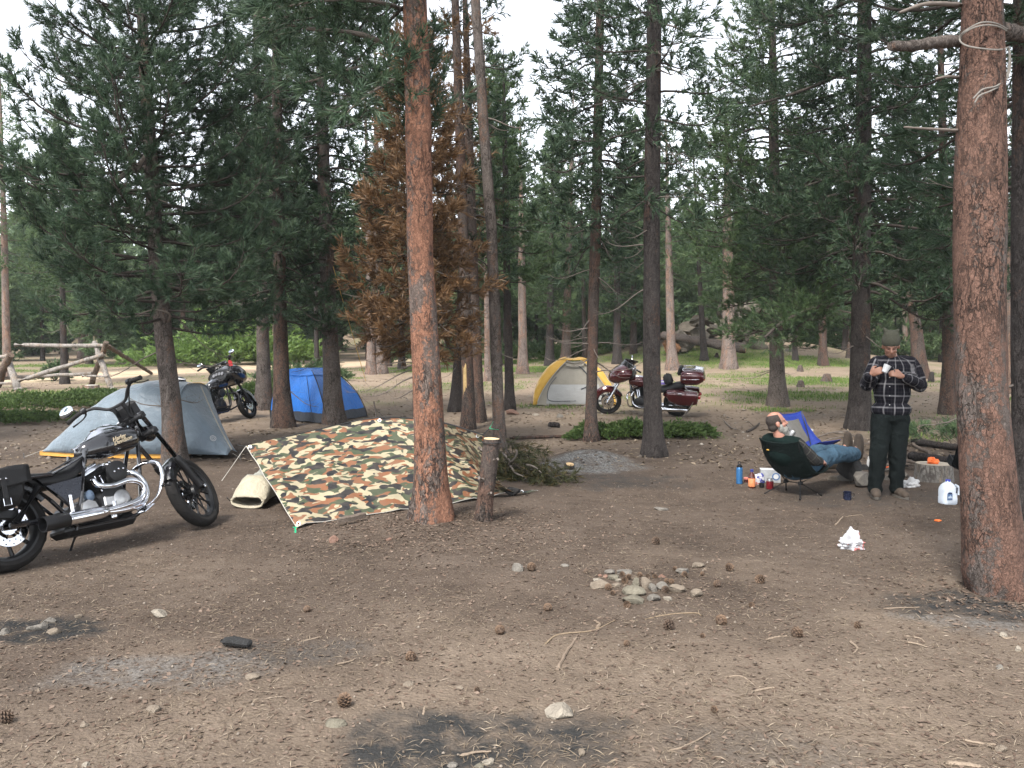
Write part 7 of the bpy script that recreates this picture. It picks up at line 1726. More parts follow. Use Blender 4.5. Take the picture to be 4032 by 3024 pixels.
for q_, sz_, kk, lab in ((P(3256, 1752, 10.6), (.19, .15, .20), 0, 'large flat tan rock beyond the reclining man\'s thighs'), (sman.matrix_basis @ V3(1.20, .02, .15), (.17, .22, .20), 5, 'sooty boulder propping the reclining man\'s boots'), (sman.matrix_basis @ V3(1.05, -.22, .08), (.16, .12, .11), 1, 'grey fire-ring rock below the reclining man\'s right boot')):
    q_ = Vector(q_); q_.z = hz(q_.x, q_.y) + sz_[2] * .7; tag(mobj('stone', rock_mesh('stone', sz_, 640 + kk, M_st[kk]), None, q_), lab, 'stone', 'rocks of the fire ring')
stick('dead_branch', 'dark broken branch lying left of the reclining man', on_ground([(2940, 1705), (2970, 1690), (2990, 1672)], .03), .022, .014, M_limbd, 'branch', twigs=2, seed=3)
stick('dead_branch', 'spindly grey branch lying left of the reclining man', on_ground([(2850, 1662), (2880, 1690), (2918, 1702)], .03), .014, .006, M_limb, 'branch', twigs=6, seed=4)
# ================================================================== middle ground
stick('fallen_pole', 'long straight pole lying behind the sawn post', on_ground([(2005, 1732), (2140, 1727), (2310, 1722)], .03), .032, .028, M_bark['brown'], 'log', n=10, wob=.15)
o = cyl_thing('log_piece', 'short chunk of log on bare ground left of the brown pine', 'log', 2182, 1682, [(.001, 0)], M_oldw) if False else stick('log_piece', 'short chunk of log on bare ground beyond the fallen pole', on_ground([(2165, 1682), (2182, 1683), (2200, 1684)], .05), .055, .05, M_bark['dark'], 'log', n=10)
stone(2201, 1637, 36, 20, 1, 401, 'dark flat rock left of the yellow tent')
stone(2110, 1632, 26, 14, 3, 402, 'pale stone left of the dark flat rock'); stone(2080, 1628, 24, 12, 0, 403, 'small stone in the litter left of the yellow tent'); stone(2022, 1622, 60, 26, 2, 404, 'low pinkish rock at the foot of the dark grey pine')
g = G(2242, 1845); o = thing('cut_stump', g, 0, 'small sawn stump with bright tan top by the ash mound', 'stump'); mobj('trunk', trunk_mesh('trunk', [Vector((0, 0, 0)), Vector((0, 0, .035)), Vector((0, 0, .06))], [.055, .052, .05], M_bark['dark'], 18, .02, 1.3, .05, 8), o); mb = MB(); mb.lathe([(.050, .055), (.054, .066), (.03, .072), (.004, .071)], 22, (0, 0, 0), (.1, -.25, 1)); mb.build('cut_face', plain('tan_cut_wood', (.55, .38, .20), .75, var=.12, scale=30), o)
g = G(360, 1545); o = thing('cut_stump', g, 0, 'low sawn stump with pale top on the grass behind the grey tent', 'stump'); mobj('trunk', trunk_mesh('trunk', [Vector((0, 0, 0)), Vector((0, 0, .12)), Vector((0, 0, .22))], [.22, .19, .18], M_bark['pale'], 20, .05, 1.5, .08, 8), o); mb = MB(); mb.lathe([(.175, .2), (.185, .225), (.1, .235), (.01, .232)], 22); mb.build('cut_face', plain('pale_cut_wood', (.52, .48, .42), .8, var=.15, scale=20), o)
for k, (x, y, w_, h_, lab) in enumerate([(3150, 1463, 20, 24, 'small stump on the grass right of the grey pine'), (3152, 1525, 26, 26, 'broken stump on grass left of the dark pine'), (3255, 1505, 34, 32, 'jagged grey stump near the dark pine'), (3340, 1410, 16, 60, 'tall snapped stub beside the dark pine, far back'), (3668, 1505, 20, 40, 'small dark stump behind the standing man\'s elbow'), (2822, 1408, 14, 18, 'tiny stump before the rocky rise')]):
    g = G(x, y); s_ = g.y / FPX; o = thing('tree_stump', g, 0, lab, 'stump', 'weathered stumps on the grass'); mobj('trunk', trunk_mesh('trunk', [Vector((0, 0, 0)), Vector((0, 0, h_ * s_ * .6)), Vector((.01, 0, h_ * s_))], [w_ * .55 * s_, w_ * .42 * s_, w_ * .34 * s_], M_bark['grey' if k != 4 else 'dark'], 14, .06, 1.3, .15, 20 + k), o)
    mb = MB(); mb.lathe([(w_ * .34 * s_, h_ * s_ - .02), (w_ * .30 * s_, h_ * s_ + .01), (.01, h_ * s_ + .03)], 12, (.01, 0, 0)); mb.build('broken_top', M_oldw, o, 30)
# cut pine boughs heaped behind the post
g = G(2060, 1880); o = thing('cut_boughs', g, 0, 'heap of cut pine boughs with bare grey branches right of the sawn post', 'branches')
c = Crown(61); gb = Vector(g)
def bough(pl, r_, **kw):
    pts = spline([P(x, y, d) for x, y, d in pl], 12); c.along([p - gb for p in pts], r_, up=-.14, **kw)
bough([(1975, 1730, 11.0), (2010, 1800, 10.6), (2080, 1860, 10.2), (2150, 1900, 9.9), (2230, 1925, 9.7)], .016, foliage=.05, node=.06, twig=.9)
bough([(1985, 1760, 10.8), (2040, 1840, 10.3), (2120, 1885, 10.0), (2200, 1915, 9.75)], .016, foliage=.05, node=.06, twig=.9)
bough([(1990, 1800, 10.6), (2050, 1870, 10.2), (2110, 1905, 9.9)], .012, foliage=.05, node=.07, twig=.85)
bough([(1975, 1840, 10.6), (2030, 1880, 10.3), (2070, 1905, 10.0)], .012, foliage=.05, node=.06)
bough([(1968, 1700, 11.3), (1980, 1760, 11.0), (2000, 1830, 10.6)], .012, foliage=.05, node=.06)
bough([(2090, 1850, 10.1), (2160, 1870, 9.9), (2235, 1930, 9.65)], .012, foliage=.1, node=.06)
zc = [p for p in c.sp]; 
tag(mobj('needles', c.needle_mesh('needles', .10, .0055, 17, var_mat('wilting_needles', (.022, .028, .013), (.055, .058, .024), (.12, .08, .034))), o), kind='stuff'); tag(mobj('twigs', c.limb_mesh('twigs', M_limbd), o), kind='stuff')
for k, pl in enumerate([[(2062, 1828, 10.0), (2100, 1836, 9.9), (2130, 1860, 9.8), (2150, 1878, 9.75)], [(2005, 1830, 10.2), (2030, 1800, 10.1), (2036, 1775, 10.1), (2028, 1772, 10.1)], [(2010, 1835, 10.0), (2030, 1862, 9.9), (2060, 1876, 9.8), (2072, 1888, 9.75)], [(1980, 1785, 10.4), (2000, 1805, 10.2), (2010, 1818, 10.1)]]):
    mb = MB(); mb.tube(spline([P(x, y, d) - gb for x, y, d in pl], 10), [.014, .013, .012, .012, .011, .010, .009, .008, .007, .006], 7); mb.build('bare_branch', M_limb, o)
# ---- juniper and other low bushes
def bush(name, label, g, w_, d_, h_, n, m, seed, nl=.10, nw=.010, K=14, cat='bush', group=None, stems=14):
    r_ = np.random.default_rng(seed); root = thing(name, g, 0, label, cat, group); gx_, gy_ = g[0], g[1]
    th = r_.uniform(0, 2 * np.pi, n); rad = np.sqrt(r_.random(n)); lobes = 1 + .28 * np.sin(th * 3 + seed) + .18 * np.sin(th * 7 + seed * 2)
    x, y = np.cos(th) * rad * w_ * lobes, np.sin(th) * rad * d_ * lobes; top = h_ * np.sqrt(np.maximum(0, 1 - (rad * .95) ** 2)) * (.75 + .5 * vnoise(x * 2.5, y * 2.5, 0, seed) * .9)
    z = hgt(x + gx_, y + gy_) - g[2] + np.maximum(.02, top * r_.uniform(.35, 1.0, n))
    dr = np.stack([x * .9, y * .9, np.full(n, .45 * max(w_, .3))], 1) + r_.normal(0, .35 * w_, (n, 3))
    T_, v_ = needles(np.stack([x, y, z], 1), dr, np.full(n, nl * 1.3), nl, nw, K, r_, (.4, 1.0)); tag(mobj('foliage', arr_mesh('foliage', T_, np.arange(len(T_)).reshape(-1, 3), m, None, {'v': v_}), root), kind='stuff')
    mb = MB()
    for k in range(stems):
        a = r_.uniform(0, 6.28); L = r_.uniform(.3, .85); e = Vector((math.cos(a) * w_ * L, math.sin(a) * d_ * L, h_ * .6 * r_.uniform(.5, 1))); mb.tube(spline([Vector((0, 0, -.03)), e * .5 + Vector((0, 0, .03)), e], 6), [.012, .010, .009, .007, .005, .003], 5)
    tag(mb.build('stems', M_limbd, root), kind='stuff'); return root
bush('juniper_bush', 'spreading green juniper in front of the red motorcycle', G(2480, 1722), 1.02, .55, .40, 2600, M_ndl['shrub'], 3, .05, .011)
bush('juniper_bush', 'right end of green juniper beyond the dark trunk', G(2690, 1715), .55, .38, .30, 1200, M_ndl['shrub'], 4, .05, .011)
stick('dead_branch', 'bare bleached branch sticking up before the red motorcycle\'s rear wheel', [G(2640, 1705), P(2690, 1640, 15.0), P(2730, 1585, 15.2)], .012, .004, M_limb, 'branch', twigs=9, seed=12)
stick('dead_branch', 'grey branch lying by the right end of the juniper', on_ground([(2710, 1690), (2745, 1680), (2785, 1660)], .03), .016, .008, M_limb, 'branch', twigs=3, seed=13)
bush('juniper_bush', 'dark bush behind the blue tent', G(1205, 1500), 1.5, .8, .75, 700, M_ndl['green'], 5, .16, .018)
bush('low_bush', 'broad bright green low bush left of the grey tent', G(180, 1600), 2.0, 1.1, .45, 3600, M_ndl['shrub'], 6, .045, .011, 13)
bush('low_bush', 'green low bush at the left edge of the picture', G(30, 1660), 1.5, .9, .35, 2200, M_ndl['shrub'], 7, .045, .011, 13)
bush('low_bush', 'green ground cover between fence and grey tent', G(430, 1560), 1.4, .8, .22, 1500, M_ndl['shrub'], 8, .06, .015, 10)
bush('low_bush', 'small bush at the foot of the fence-side pine', G(215, 1500), .5, .4, .7, 260, M_ndl['green'], 9, .14, .016)
bush('low_bush', 'green bush behind the yellow tent, left part', G(2140, 1412), 2.4, 1.3, .9, 900, M_ndl['shrub'], 10, .2, .03)
bush('low_bush', 'green bush behind the yellow tent, right part', G(2270, 1406), 2.0, 1.2, .9, 800, M_ndl['shrub'], 11, .2, .03)
bush('low_bush', 'green bush right of the black faired motorcycle', G(1010, 1560), .8, .5, .5, 420, M_ndl['shrub'], 12, .13, .016)
bush('aspen_sapling', 'fresh light-green sapling right of the standing man', G(3660, 1395), .55, .5, 1.6, 420, M_ndl['bright'], 13, .14, .03)
for k, (x, y, w_, h_, lab) in enumerate([(690, 1392, 2.0, 1.3, 'bright green thicket beyond the fence end'), (880, 1382, 4.0, 3.2, 'bright green thicket above the faired motorcycle'), (1010, 1380, 3.0, 2.8, 'bright green thicket right of the faired motorcycle\'s bars'), (1100, 1384, 2.6, 1.6, 'light green bush far behind the blue tent')]):
    bush('thicket', lab, ground_at(x, 46 + 1.3 * k), w_, 1.6, h_, 640, M_ndl['bright'], 30 + k, .28, .055, 7, 'bush', 'bright thickets at the back')
for k, (x, y, w_, h_, lab) in enumerate([(2420, 1392, 2.6, 1.5, 'dark bush left of the rocky rise'), (2560, 1388, 2.4, 2.2, 'dark young spruce thicket behind the dark trunk'), (1690, 1392, 3.0, 1.2, 'dark undergrowth right of the orange trunk, far back'), (1980, 1388, 3.0, 1.5, 'dark undergrowth behind the slim trunks'), (3480, 1388, 3.0, 2.0, 'dark undergrowth behind the standing man'), (3250, 1390, 3.0, 1.6, 'undergrowth at the edge of the wood right of the rocks'), (3760, 1388, 3.4, 2.4, 'dark undergrowth left of the foreground trunk'), (740, 1404, 2.2, .9, 'yellowish low brush behind the grey tent')]):
    bush('thicket', lab, ground_at(x, 50 + 1.1 * k), w_, 1.4, h_, 520, M_ndl['green' if k != 7 else 'shrub'], 50 + k, .26, .05, 7, 'bush', 'dark undergrowth at the back')
# ---- rocky rise with fallen tree
rk = thing('rock_outcrop', ground_at(2900, 50), 0, 'grey rocky rise at the back behind the broad orange trunk', 'rocks')
rb = Vector(rk.location); M_crag = stone_mat('crag_rock', (.050, .043, .034), (.150, .130, .104), 4.5); rs = random.Random(6)
for k in range(110):
    px = rs.uniform(2660, 3110); t = (px - 2660) / 450; Yd = rs.uniform(44, 53); top = np.interp(px, [2660, 2760, 2900, 2980, 3050, 3110], [1330, 1235, 1195, 1185, 1260, 1370]); py = rs.uniform(top, 1400)
    p = P(px, py, Yd); sz = rs.uniform(.16, .55)
    o = mobj('boulder', rock_mesh('boulder', (sz * 1.35, sz, sz * .75), 900 + k, M_crag, .32), rk, p - rb)
    o.rotation_euler = (rs.uniform(-.4, .4), rs.uniform(-.4, .4), rs.uniform(0, 6))
mb = MB()
def hill(u, v):
    px = 2600 + 560 * u; top = np.interp(px, [2600, 2700, 2760, 2900, 2980, 3060, 3160], [1425, 1335, 1275, 1240, 1232, 1310, 1425]); Yd = 45 + 10 * v; py = 1415 + (top - 1415) * v ** .8; p = P(px, py, Yd); p.z += .9 * float(fbm(p.x * .9, p.y * .9, p.z, 4, 4)); return p - rb
mb.grid(hill, 56, 34); mb.build('slope', M_crag, rk, 30)
ft = stick('fallen_tree', 'grey fallen trunk lying across the foot of the rocky rise', [P(2590, 1318, 44), P(2700, 1335, 43), P(2830, 1358, 42), P(2935, 1372, 41.5)], .20, .24, M_bark['grey'], 'log', n=12, twigs=0, wob=.1)
mb = MB(); mb.lathe([(.23, 0), (.235, .03), (.1, .04), (.01, .04)], 16, P(2935, 1372, 41.5) - Vector(ft.location), (1, -.3, -.1)); mb.build('cut_face', plain('orange_cut', (.42, .24, .12), .8), ft)
st_ = thing('root_plate', G(2640, 1400), 0, 'torn orange root end beside the pink-grey trunk', 'stump'); mobj('roots', rock_mesh('roots', (.5, .35, .45), 71, plain('rusty_wood', (.24, .12, .06), .9, var=.4, scale=12), .4), st_, (0, 0, .4))
# ---- ropes
M_rope = plain('grey_rope', (.20, .185, .165), .9, var=.2, scale=60, bump=.5, bscale=200)
ro = thing('rope', P(3900, 190, 5.4), 0, 'pale rope looped over the broken limbs of the foreground trunk', 'rope'); rb2 = Vector(ro.location)
def on_trunk(x, y):
    dx = (x - 3863) / FPX * 5.45; return P(x, y, right_pine.location.y - math.sqrt(max(.0004, .172 ** 2 - dx * dx)) - .008) - rb2
for k, pl in enumerate([[(3972, 128), (3930, 104), (3870, 100), (3815, 118), (3778, 150), (3800, 178), (3870, 192), (3935, 196), (3970, 186)], [(3972, 118), (3920, 92), (3860, 90), (3800, 122), (3776, 146)], [(3972, 186), (3974, 240), (3962, 300), (3925, 338), (3870, 352), (3832, 388)], [(3974, 190), (3978, 262), (3958, 322), (3905, 356), (3858, 376), (3838, 404)]]):
    mb = MB(); mb.tube(spline([on_trunk(x, y) for x, y in pl], 30), .0055, 7); mb.build('strand', M_rope, ro)
ln = thing('guy_line', P(1312, 1050, 16.8), 0, 'thin yellow cord running down from the pine by the blue tent', 'cord'); lb_ = Vector(ln.location); mb = MB(); mb.tube([Vector((0, 0, 0)), P(1440, 1500, 17.5) - lb_], .006, 5); mb.build('cord', M_cordy, ln)
# ================================================================== small stones, cones, sticks and litter on the ground
PILE = [(305, 360, 260, 110, 0), (500, 365, 130, 70, 0), (480, 258, 150, 80, 4), (545, 297, 90, 40, 3), (800, 330, 110, 110, 4), (930, 340, 170, 140, 0), (770, 445, 300, 110, 4), (750, 560, 280, 110, 4), (1040, 400, 110, 130, 1), (1050, 540, 180, 100, 1), (1150, 380, 170, 120, 1), (1370, 410, 190, 110, 0), (1640, 480, 150, 100, 0), (1240, 550, 110, 60, 3), (640, 180, 190, 60, 1), (440, 180, 150, 50, 1), (1470, 160, 180, 90, 1), (1680, 80, 170, 70, 0), (250, 292, 130, 34, 3), (290, 235, 50, 40, 2), (370, 245, 60, 50, 2), (1160, 245, 90, 60, 2)]
LAB = ['wide tan slab at the left end of the stone pile', 'small tan slab beside the left slab of the stone pile', 'greenish stone at the back left of the stone pile', 'little pale flat stone among the cones of the stone pile', 'green-grey stone leaning on the round tan one in the pile', 'rounded tan stone in the middle of the pile', 'wide greenish slab in the middle front of the pile', 'lowest, front slab of the stone pile', 'upright grey stone right of the wide slab in the pile', 'grey pointed stone at the front of the pile', 'blue-grey block in the pile', 'long tan stone at the right of the pile', 'lone tan stone at the pile\'s right end', 'small white chip before the pile', 'half-buried grey rock behind the pile', 'flat buried grey rock at the pile\'s back left', 'grey rock at the pile\'s back right', 'flat pinkish rock right behind the pile', 'thin pale flake on the left slab', 'tiny reddish stone at the pile\'s left back', 'small orange-brown stone at the pile\'s left back', 'reddish stone at the back of the pile']
for k, (x, y, w_, h_, kk) in enumerate(PILE): stone(2280 + x / 3.568, 2200 + y / 3.568, w_ / 3.568 * 1.25, h_ / 3.568 * 1.2, kk, 500 + k, LAB[k], group='stones of the small pile', sink=.15)
OTH = [(627, 2410, 78, 42, 3, 'pale round-edged stone on bare soil below the motorcycle'), (310, 2422, 32, 24, 0, 'tan stone right of the charred patch at left'), (150, 2462, 90, 44, 1, 'long grey stone in the charred patch at left'), (215, 2478, 52, 40, 0, 'brownish stone at the right of the charred patch'), (20, 2485, 50, 40, 1, 'grey stone of the charred patch at the left edge'), (190, 2440, 60, 30, 1, 'flat grey stone at the back of the charred patch'), (605, 2790, 62, 44, 0, 'tan half-buried stone low at the left'), (1315, 2835, 112, 60, 4, 'flat green-grey stone right below a pine cone'), (2205, 2792, 130, 62, 3, 'large pale rock set in the soil low in the middle'), (2288, 2958, 42, 30, 0, 'round stone near the bottom middle'), (1780, 3006, 48, 30, 1, 'grey stone in the ash at the bottom'), (1925, 2992, 52, 34, 3, 'whitish stone in the ash at the bottom'), (1885, 3014, 50, 26, 4, 'flat stone at the bottom edge in the ash'), (330, 2850, 42, 36, 0, 'small crumbly tan stone at lower left'), (340, 3010, 40, 30, 3, 'whitish stone at the bottom left edge'), (2035, 2232, 52, 40, 1, 'dark grey stone above the bare ground in the middle'), (2225, 2222, 34, 22, 1, 'small grey stone right of the dark grey one'), (1312, 2122, 46, 34, 2, 'reddish stone below the camouflage tarp'), (1530, 2120, 26, 18, 2, 'small pink flake below the orange trunk'), (3950, 2495, 36, 34, 3, 'pale stone under the foreground trunk'), (4010, 2552, 30, 30, 3, 'pale stone at the right edge below the trunk'), (3942, 2942, 44, 34, 0, 'tan stone at the lower right'), (3038, 3000, 44, 34, 0, 'grey-tan stone at the bottom right of middle'), (3940, 2625, 44, 30, 1, 'grey stone at the right edge'), (3460, 2622, 26, 18, 0, 'small tan stone on bare soil right of middle'), (3870, 2120, 30, 16, 1, 'flat stone left of the foreground trunk\'s foot'), (2600, 2000, 60, 20, 1, 'flat grey stone on the ground between pine and chair'), (1610, 2690, 52, 26, 0, 'buried stone with twigs in the tan soil'), (1810, 2705, 34, 20, 0, 'small brown stone right of the twig clump'), (1000, 2660, 70, 26, 0, 'flat buried stone left of middle')]
for k, (x, y, w_, h_, kk, lab) in enumerate(OTH): stone(x, y, w_, h_, kk, 700 + k, lab, group='loose stones on the bare ground', sink=.35)
# ---- charred log end
a, b = G(872, 2545, .03), G(990, 2556, .03); o = thing('charred_log', (a + b) / 2, 0, 'short black charred log on bare soil left of the middle', 'log'); mb = MB(); c_ = (a + b) / 2
mb.tube([a - c_, a.lerp(b, .12) - c_, a.lerp(b, .4) - c_ + Vector((0, .004, .004)), a.lerp(b, .75) - c_, a.lerp(b, .95) - c_, b - c_], [.012, .026, .031, .029, .025, .010], 9, flat=.8); mb.build('wood', M_chal, o, 30)
# ---- pine cones: spiral of woody scales
def cone_mesh(seed, m):
    r_ = random.Random(seed); mb = MB(); L = .062
    mb.tube([(0, 0, -.03 + L * i / 6) for i in range(7)], [.006, .014, .017, .016, .013, .009, .004], 7)
    for k in range(40):
        t = k / 39; a = k * 2.39996; z = -.028 + .056 * t; rr_ = .008 + .022 * math.sin(math.pi * (.16 + .78 * t)); e = Vector((math.cos(a), math.sin(a), 0)); s_ = Vector((-math.sin(a), math.cos(a), 0)); up = Vector((0, 0, 1))
        c0 = e * rr_ * .35 + up * z; c1 = e * (rr_ + .006) + up * (z + .010); w_ = .0125 * (1 - .45 * abs(2 * t - 1))
        mb.add([c0 - s_ * w_ * .4, c0 + s_ * w_ * .4, c1 + s_ * w_, c1 - s_ * w_, c1 + up * .006 + e * .001, c0 + up * .006], [(0, 1, 2, 3), (3, 2, 4), (0, 3, 4, 5), (1, 5, 4, 2)])
    return mb.mesh('pine_cone', m, None)
def cone_mat():
    m, t = mat('pine_cone_scales'); v = t.coord('Object'); n = t.noise(v, 60, 3); ln = t.new('ShaderNodeVectorMath', operation='LENGTH'); t.l.new(v, ln.inputs[0]); oi = t.new('ShaderNodeObjectInfo').outputs['Random']
    c = t.mix(t.mr(ln.outputs['Value'], .018, .036), (.028, .018, .013), (.15, .095, .060)); c = t.mix(t.mr(oi, .5, 1, 0, .6), c, (.06, .042, .032)); c = t.mix(t.mr(n, .55, .8, 0, .4), c, (.20, .14, .09)); t.bsdf(Base_Color=c, Roughness=.8); return m
CM = cone_mat(); cones = [cone_mesh(k, CM) for k in range(2)]
CON = [(1355, 2763, 58, 'large upright pine cone low left of middle'), (20, 2828, 56, 'pale pine cone at the left edge'), (1620, 2590, 44, 'round pine cone on tan soil left of middle'), (1970, 2483, 40, 'pine cone in the middle of the bare ground'), (2638, 2464, 46, 'pine cone below the stone pile, left of a pair'), (2838, 2447, 46, 'pine cone below the stone pile, right of a pair'), (2157, 2394, 34, 'small pine cone left of the stone pile\'s front'), (2468, 2380, 30, 'small cone just below the stone pile'), (2585, 2132, 34, 'pine cone on dark soil above the stone pile'), (2094, 2236, 36, 'elongated pine cone right of the dark grey stone'), (3135, 2495, 46, 'dark pine cone at right of middle'), (2996, 2283, 40, 'dark pine cone right of the stone pile'), (2827, 2301, 32, 'cone at the stone pile\'s right end'), (2958, 2383, 24, 'little cone right below the stone pile'), (2765, 2505, 22, 'tiny cone below the pair of pine cones'), (1210, 2400, 28, 'reddish worn cone right of the motorcycle\'s shadow'), (2870, 2235, 34, 'cone beside the flat pinkish rock'), (3380, 2462, 30, 'dark cone on bare soil left of the foreground trunk'), (2810, 2795, 30, 'half-buried cone at lower right of middle'), (2470, 2535, 26, 'small cone below the surface roots'), (1880, 2715, 24, 'small dark cone in the tan soil')]
for k, (x, y, w_, lab) in enumerate(CON):
    g = G(x, y + w_ * .3); s_ = w_ * g.y / FPX / .072; o = mobj('pine_cone', cones[k % 2], None, g + Vector((0, 0, .024 * s_))); o.scale = (s_,) * 3; rr2 = random.Random(k * 3 + 1)
    o.rotation_euler = (rr2.uniform(-.3, .3), rr2.uniform(-.3, .3), rr2.uniform(0, 6)) if k == 0 else (rr2.uniform(.9, 1.7), rr2.uniform(-.4, .4), rr2.uniform(0, 6)); tag(o, lab, 'pine cone', 'pine cones on the ground')
PC = [(640, 310, 90), (600, 225, 70), (850, 240, 70), (1070, 255, 70), (965, 262, 70), (1240, 320, 70), (1220, 450, 100), (1340, 150, 60), (1740, 220, 60), (1490, 230, 80), (410, 415, 90), (470, 490, 70), (670, 640, 70), (100, 185, 60), (700, 270, 80), (1300, 330, 70)]
for k, (x, y, w_) in enumerate(PC):
    g = G(2280 + x / 3.568, 2200 + (y + w_ * .3) / 3.568); s_ = w_ / 3.568 * g.y / FPX / .066; o = mobj('pine_cone', cones[k % 2], None, g + Vector((0, 0, .03 * s_))); o.scale = (s_,) * 3; rr2 = random.Random(k * 7 + 2); o.rotation_euler = (rr2.uniform(.6, 2), rr2.uniform(-.5, .5), rr2.uniform(0, 6)); tag(o, 'one of the dark pine cones lying among the stones of the small pile', 'pine cone', 'pine cones in the stone pile')
# ---- surface roots and single sticks
STK = [([(2195, 2640), (2225, 2580), (2270, 2515)], .013, .011, 'thick pale root breaking the soil in the middle'), ([(2150, 2535), (2200, 2500), (2330, 2485), (2420, 2445)], .007, .004, 'long pale surface root running to the stone pile'), ([(2540, 2440), (2640, 2420), (2740, 2415), (2760, 2425)], .006, .005, 'curved surface root below the stone pile'), ([(2350, 2475), (2362, 2460), (2340, 2448)], .014, .008, 'hooked root end above the thick root'), ([(1665, 2820), (1672, 2790), (1680, 2785)], .009, .007, 'small forked pale stick low in the middle'), ([(1590, 2790), (1580, 2765)], .008, .006, 'short bent stick left of the forked one'), ([(2440, 2738), (2500, 2735), (2545, 2728)], .008, .005, 'dark-and-pale stick right of the embedded rock'), ([(3020, 2520), (3060, 2510), (3100, 2506)], .009, .006, 'stick pointing at the dark pine cone'), ([(3350, 2530), (3375, 2555), (3360, 2575)], .010, .006, 'forked stick left below the foreground trunk'), ([(3560, 2505), (3620, 2515), (3640, 2530)], .008, .005, 'pale stick below the foreground trunk, left'), ([(3570, 2530), (3650, 2550)], .008, .005, 'pale stick below the foreground trunk, right'), ([(3480, 2398), (3540, 2395), (3620, 2392)], .007, .004, 'thin straight stick left of the trunk\'s dark foot'), ([(3920, 2490), (3955, 2515), (3990, 2512)], .009, .006, 'bent white stick below the foreground trunk'), ([(2960, 2725), (3030, 2712), (3050, 2712)], .009, .006, 'long pale stick right of the middle foreground'), ([(2850, 2668), (2920, 2665), (2970, 2700)], .007, .004, 'curved thin twig right of the middle foreground'), ([(3790, 2915), (3860, 2930), (3920, 2935)], .008, .006, 'pale stick at the lower right'), ([(3720, 3010), (3800, 3015), (3860, 3024)], .014, .012, 'stripped pale stick at the bottom right edge'), ([(1320, 2620), (1380, 2605), (1400, 2595)], .007, .004, 'straight twig left of the round pine cone'), ([(1810, 2978), (1880, 2965), (1935, 2962)], .009, .005, 'burnt-ended pale stick in the ash at the bottom'), ([(1180, 2530), (1240, 2515), (1260, 2508)], .007, .004, 'twig right of the charred log'), ([(3080, 3005), (3050, 2975), (2990, 2950)], .010, .006, 'dark rough stick at the bottom right of middle'), ([(180, 2925), (240, 2885)], .005, .003, 'fine twig at the lower left'), ([(2630, 2960), (2700, 2940), (2800, 2885)], .007, .004, 'long bent twig at the bottom right of middle'), ([(3290, 2068), (3305, 2052), (3318, 2036)], .010, .008, 'brown stick above the carrier bag'), ([(3330, 2036), (3365, 2030), (3395, 2028)], .006, .004, 'white splinters above the carrier bag')]
for k, (pl, r0, r1, lab) in enumerate(STK):
    r0, r1 = r0 * .72, r1 * .62
    pts = on_ground(pl, r0 * .5); pts = pts if len(pts) > 2 else [pts[0], (pts[0] + pts[1]) / 2 + Vector((0, 0, .004)), pts[1]]
    stick('twig', lab, pts, r0, r1, M_oldw if k in (6, 20) else plain('bleached_wood_%d' % k, (.20 + .03 * math.sin(k), .155 + .02 * math.sin(k), .118), .9, var=.25, scale=30, spec=.1) if k < 4 else M_tw if 'M_tw' in globals() else globals().setdefault('M_tw', plain('pale_twig_wood', (.235, .185, .14), .9, var=.3, scale=30, spec=.1)), 'stick', 'sticks on the bare ground', 6, 0, 90 + k, .16)
# ---- litter nobody could count
rl = np.random.default_rng(21)
def scatter(n, ymin, ymax, p=1.0):
    """spread over the ground in view, thinning with distance"""
    y = ymin * (ymax / ymin) ** (rl.random(n) ** p); x = rl.uniform(-.66, .66, n) * y; return x, y
def flat_litter(name, label, n, ymin, ymax, L, Wd, m, lift, curl, p=1.0, keep=None, cat='litter'):
    x, y = scatter(n, ymin, ymax, p)
    if keep is not None: k = keep(x, y); x, y = x[k], y[k]; n = len(x)
    az = rl.uniform(0, 2 * np.pi, n); l = rl.uniform(*L, n) * .5; w = rl.uniform(*Wd, n) * .5; tl = rl.normal(0, curl, n)
    z = hgt(x, y) + sstep(12, 7, y) * (.010 * fbm(x * 7, y * 7, 0, 41, 3) + .006 * fbm(x * 23, y * 23, 0, 43, 2)) + rl.uniform(.001, lift, n)
    d = np.stack([np.cos(az), np.sin(az), tl], 1); s_ = np.stack([-np.sin(az), np.cos(az), rl.normal(0, .25, n)], 1); c = np.stack([x, y, z], 1); bow = np.stack([0 * x, 0 * x, np.abs(rl.normal(0, .18, n)) * l], 1)
    V = np.stack([c - d * l[:, None], c - s_ * w[:, None] + bow, c + d * l[:, None] * rl.uniform(.7, 1.2, n)[:, None], c + s_ * w[:, None] + bow], 1).reshape(-1, 3)
    me = arr_mesh(name, V, np.arange(4 * n).reshape(-1, 4), m, None, {'v': rl.random(n)}); return tag(mobj(name, me), label, cat, kind='stuff')
M_lit = var_mat('needle_litter', (.10, .076, .055), (.19, .150, .108), (.32, .262, .195), .9, .1)
M_chip = var_mat('bark_chips', (.10, .070, .054), (.165, .120, .092), (.25, .19, .15), .9, .1)
noash = lambda x, y: ash_mask(x, y)[0] < .75
flat_litter('needle_litter', 'dry brown pine needles strewn over the forest floor', 38000, 2.7, 15, (.025, .085), (.0016, .0042), M_lit, .006, .10, .9, lambda x, y: (rl.random(len(x)) < .12 + 1.1 * np.clip(.45 + 1.8 * fbm(x * 1.4, y * 1.4, 0, 61, 4), 0, 1)))
flat_litter('bark_chips', 'flakes of bark and wood scattered on the soil', 15000, 2.8, 14, (.012, .045), (.006, .020), M_chip, .006, .15, .9, noash)
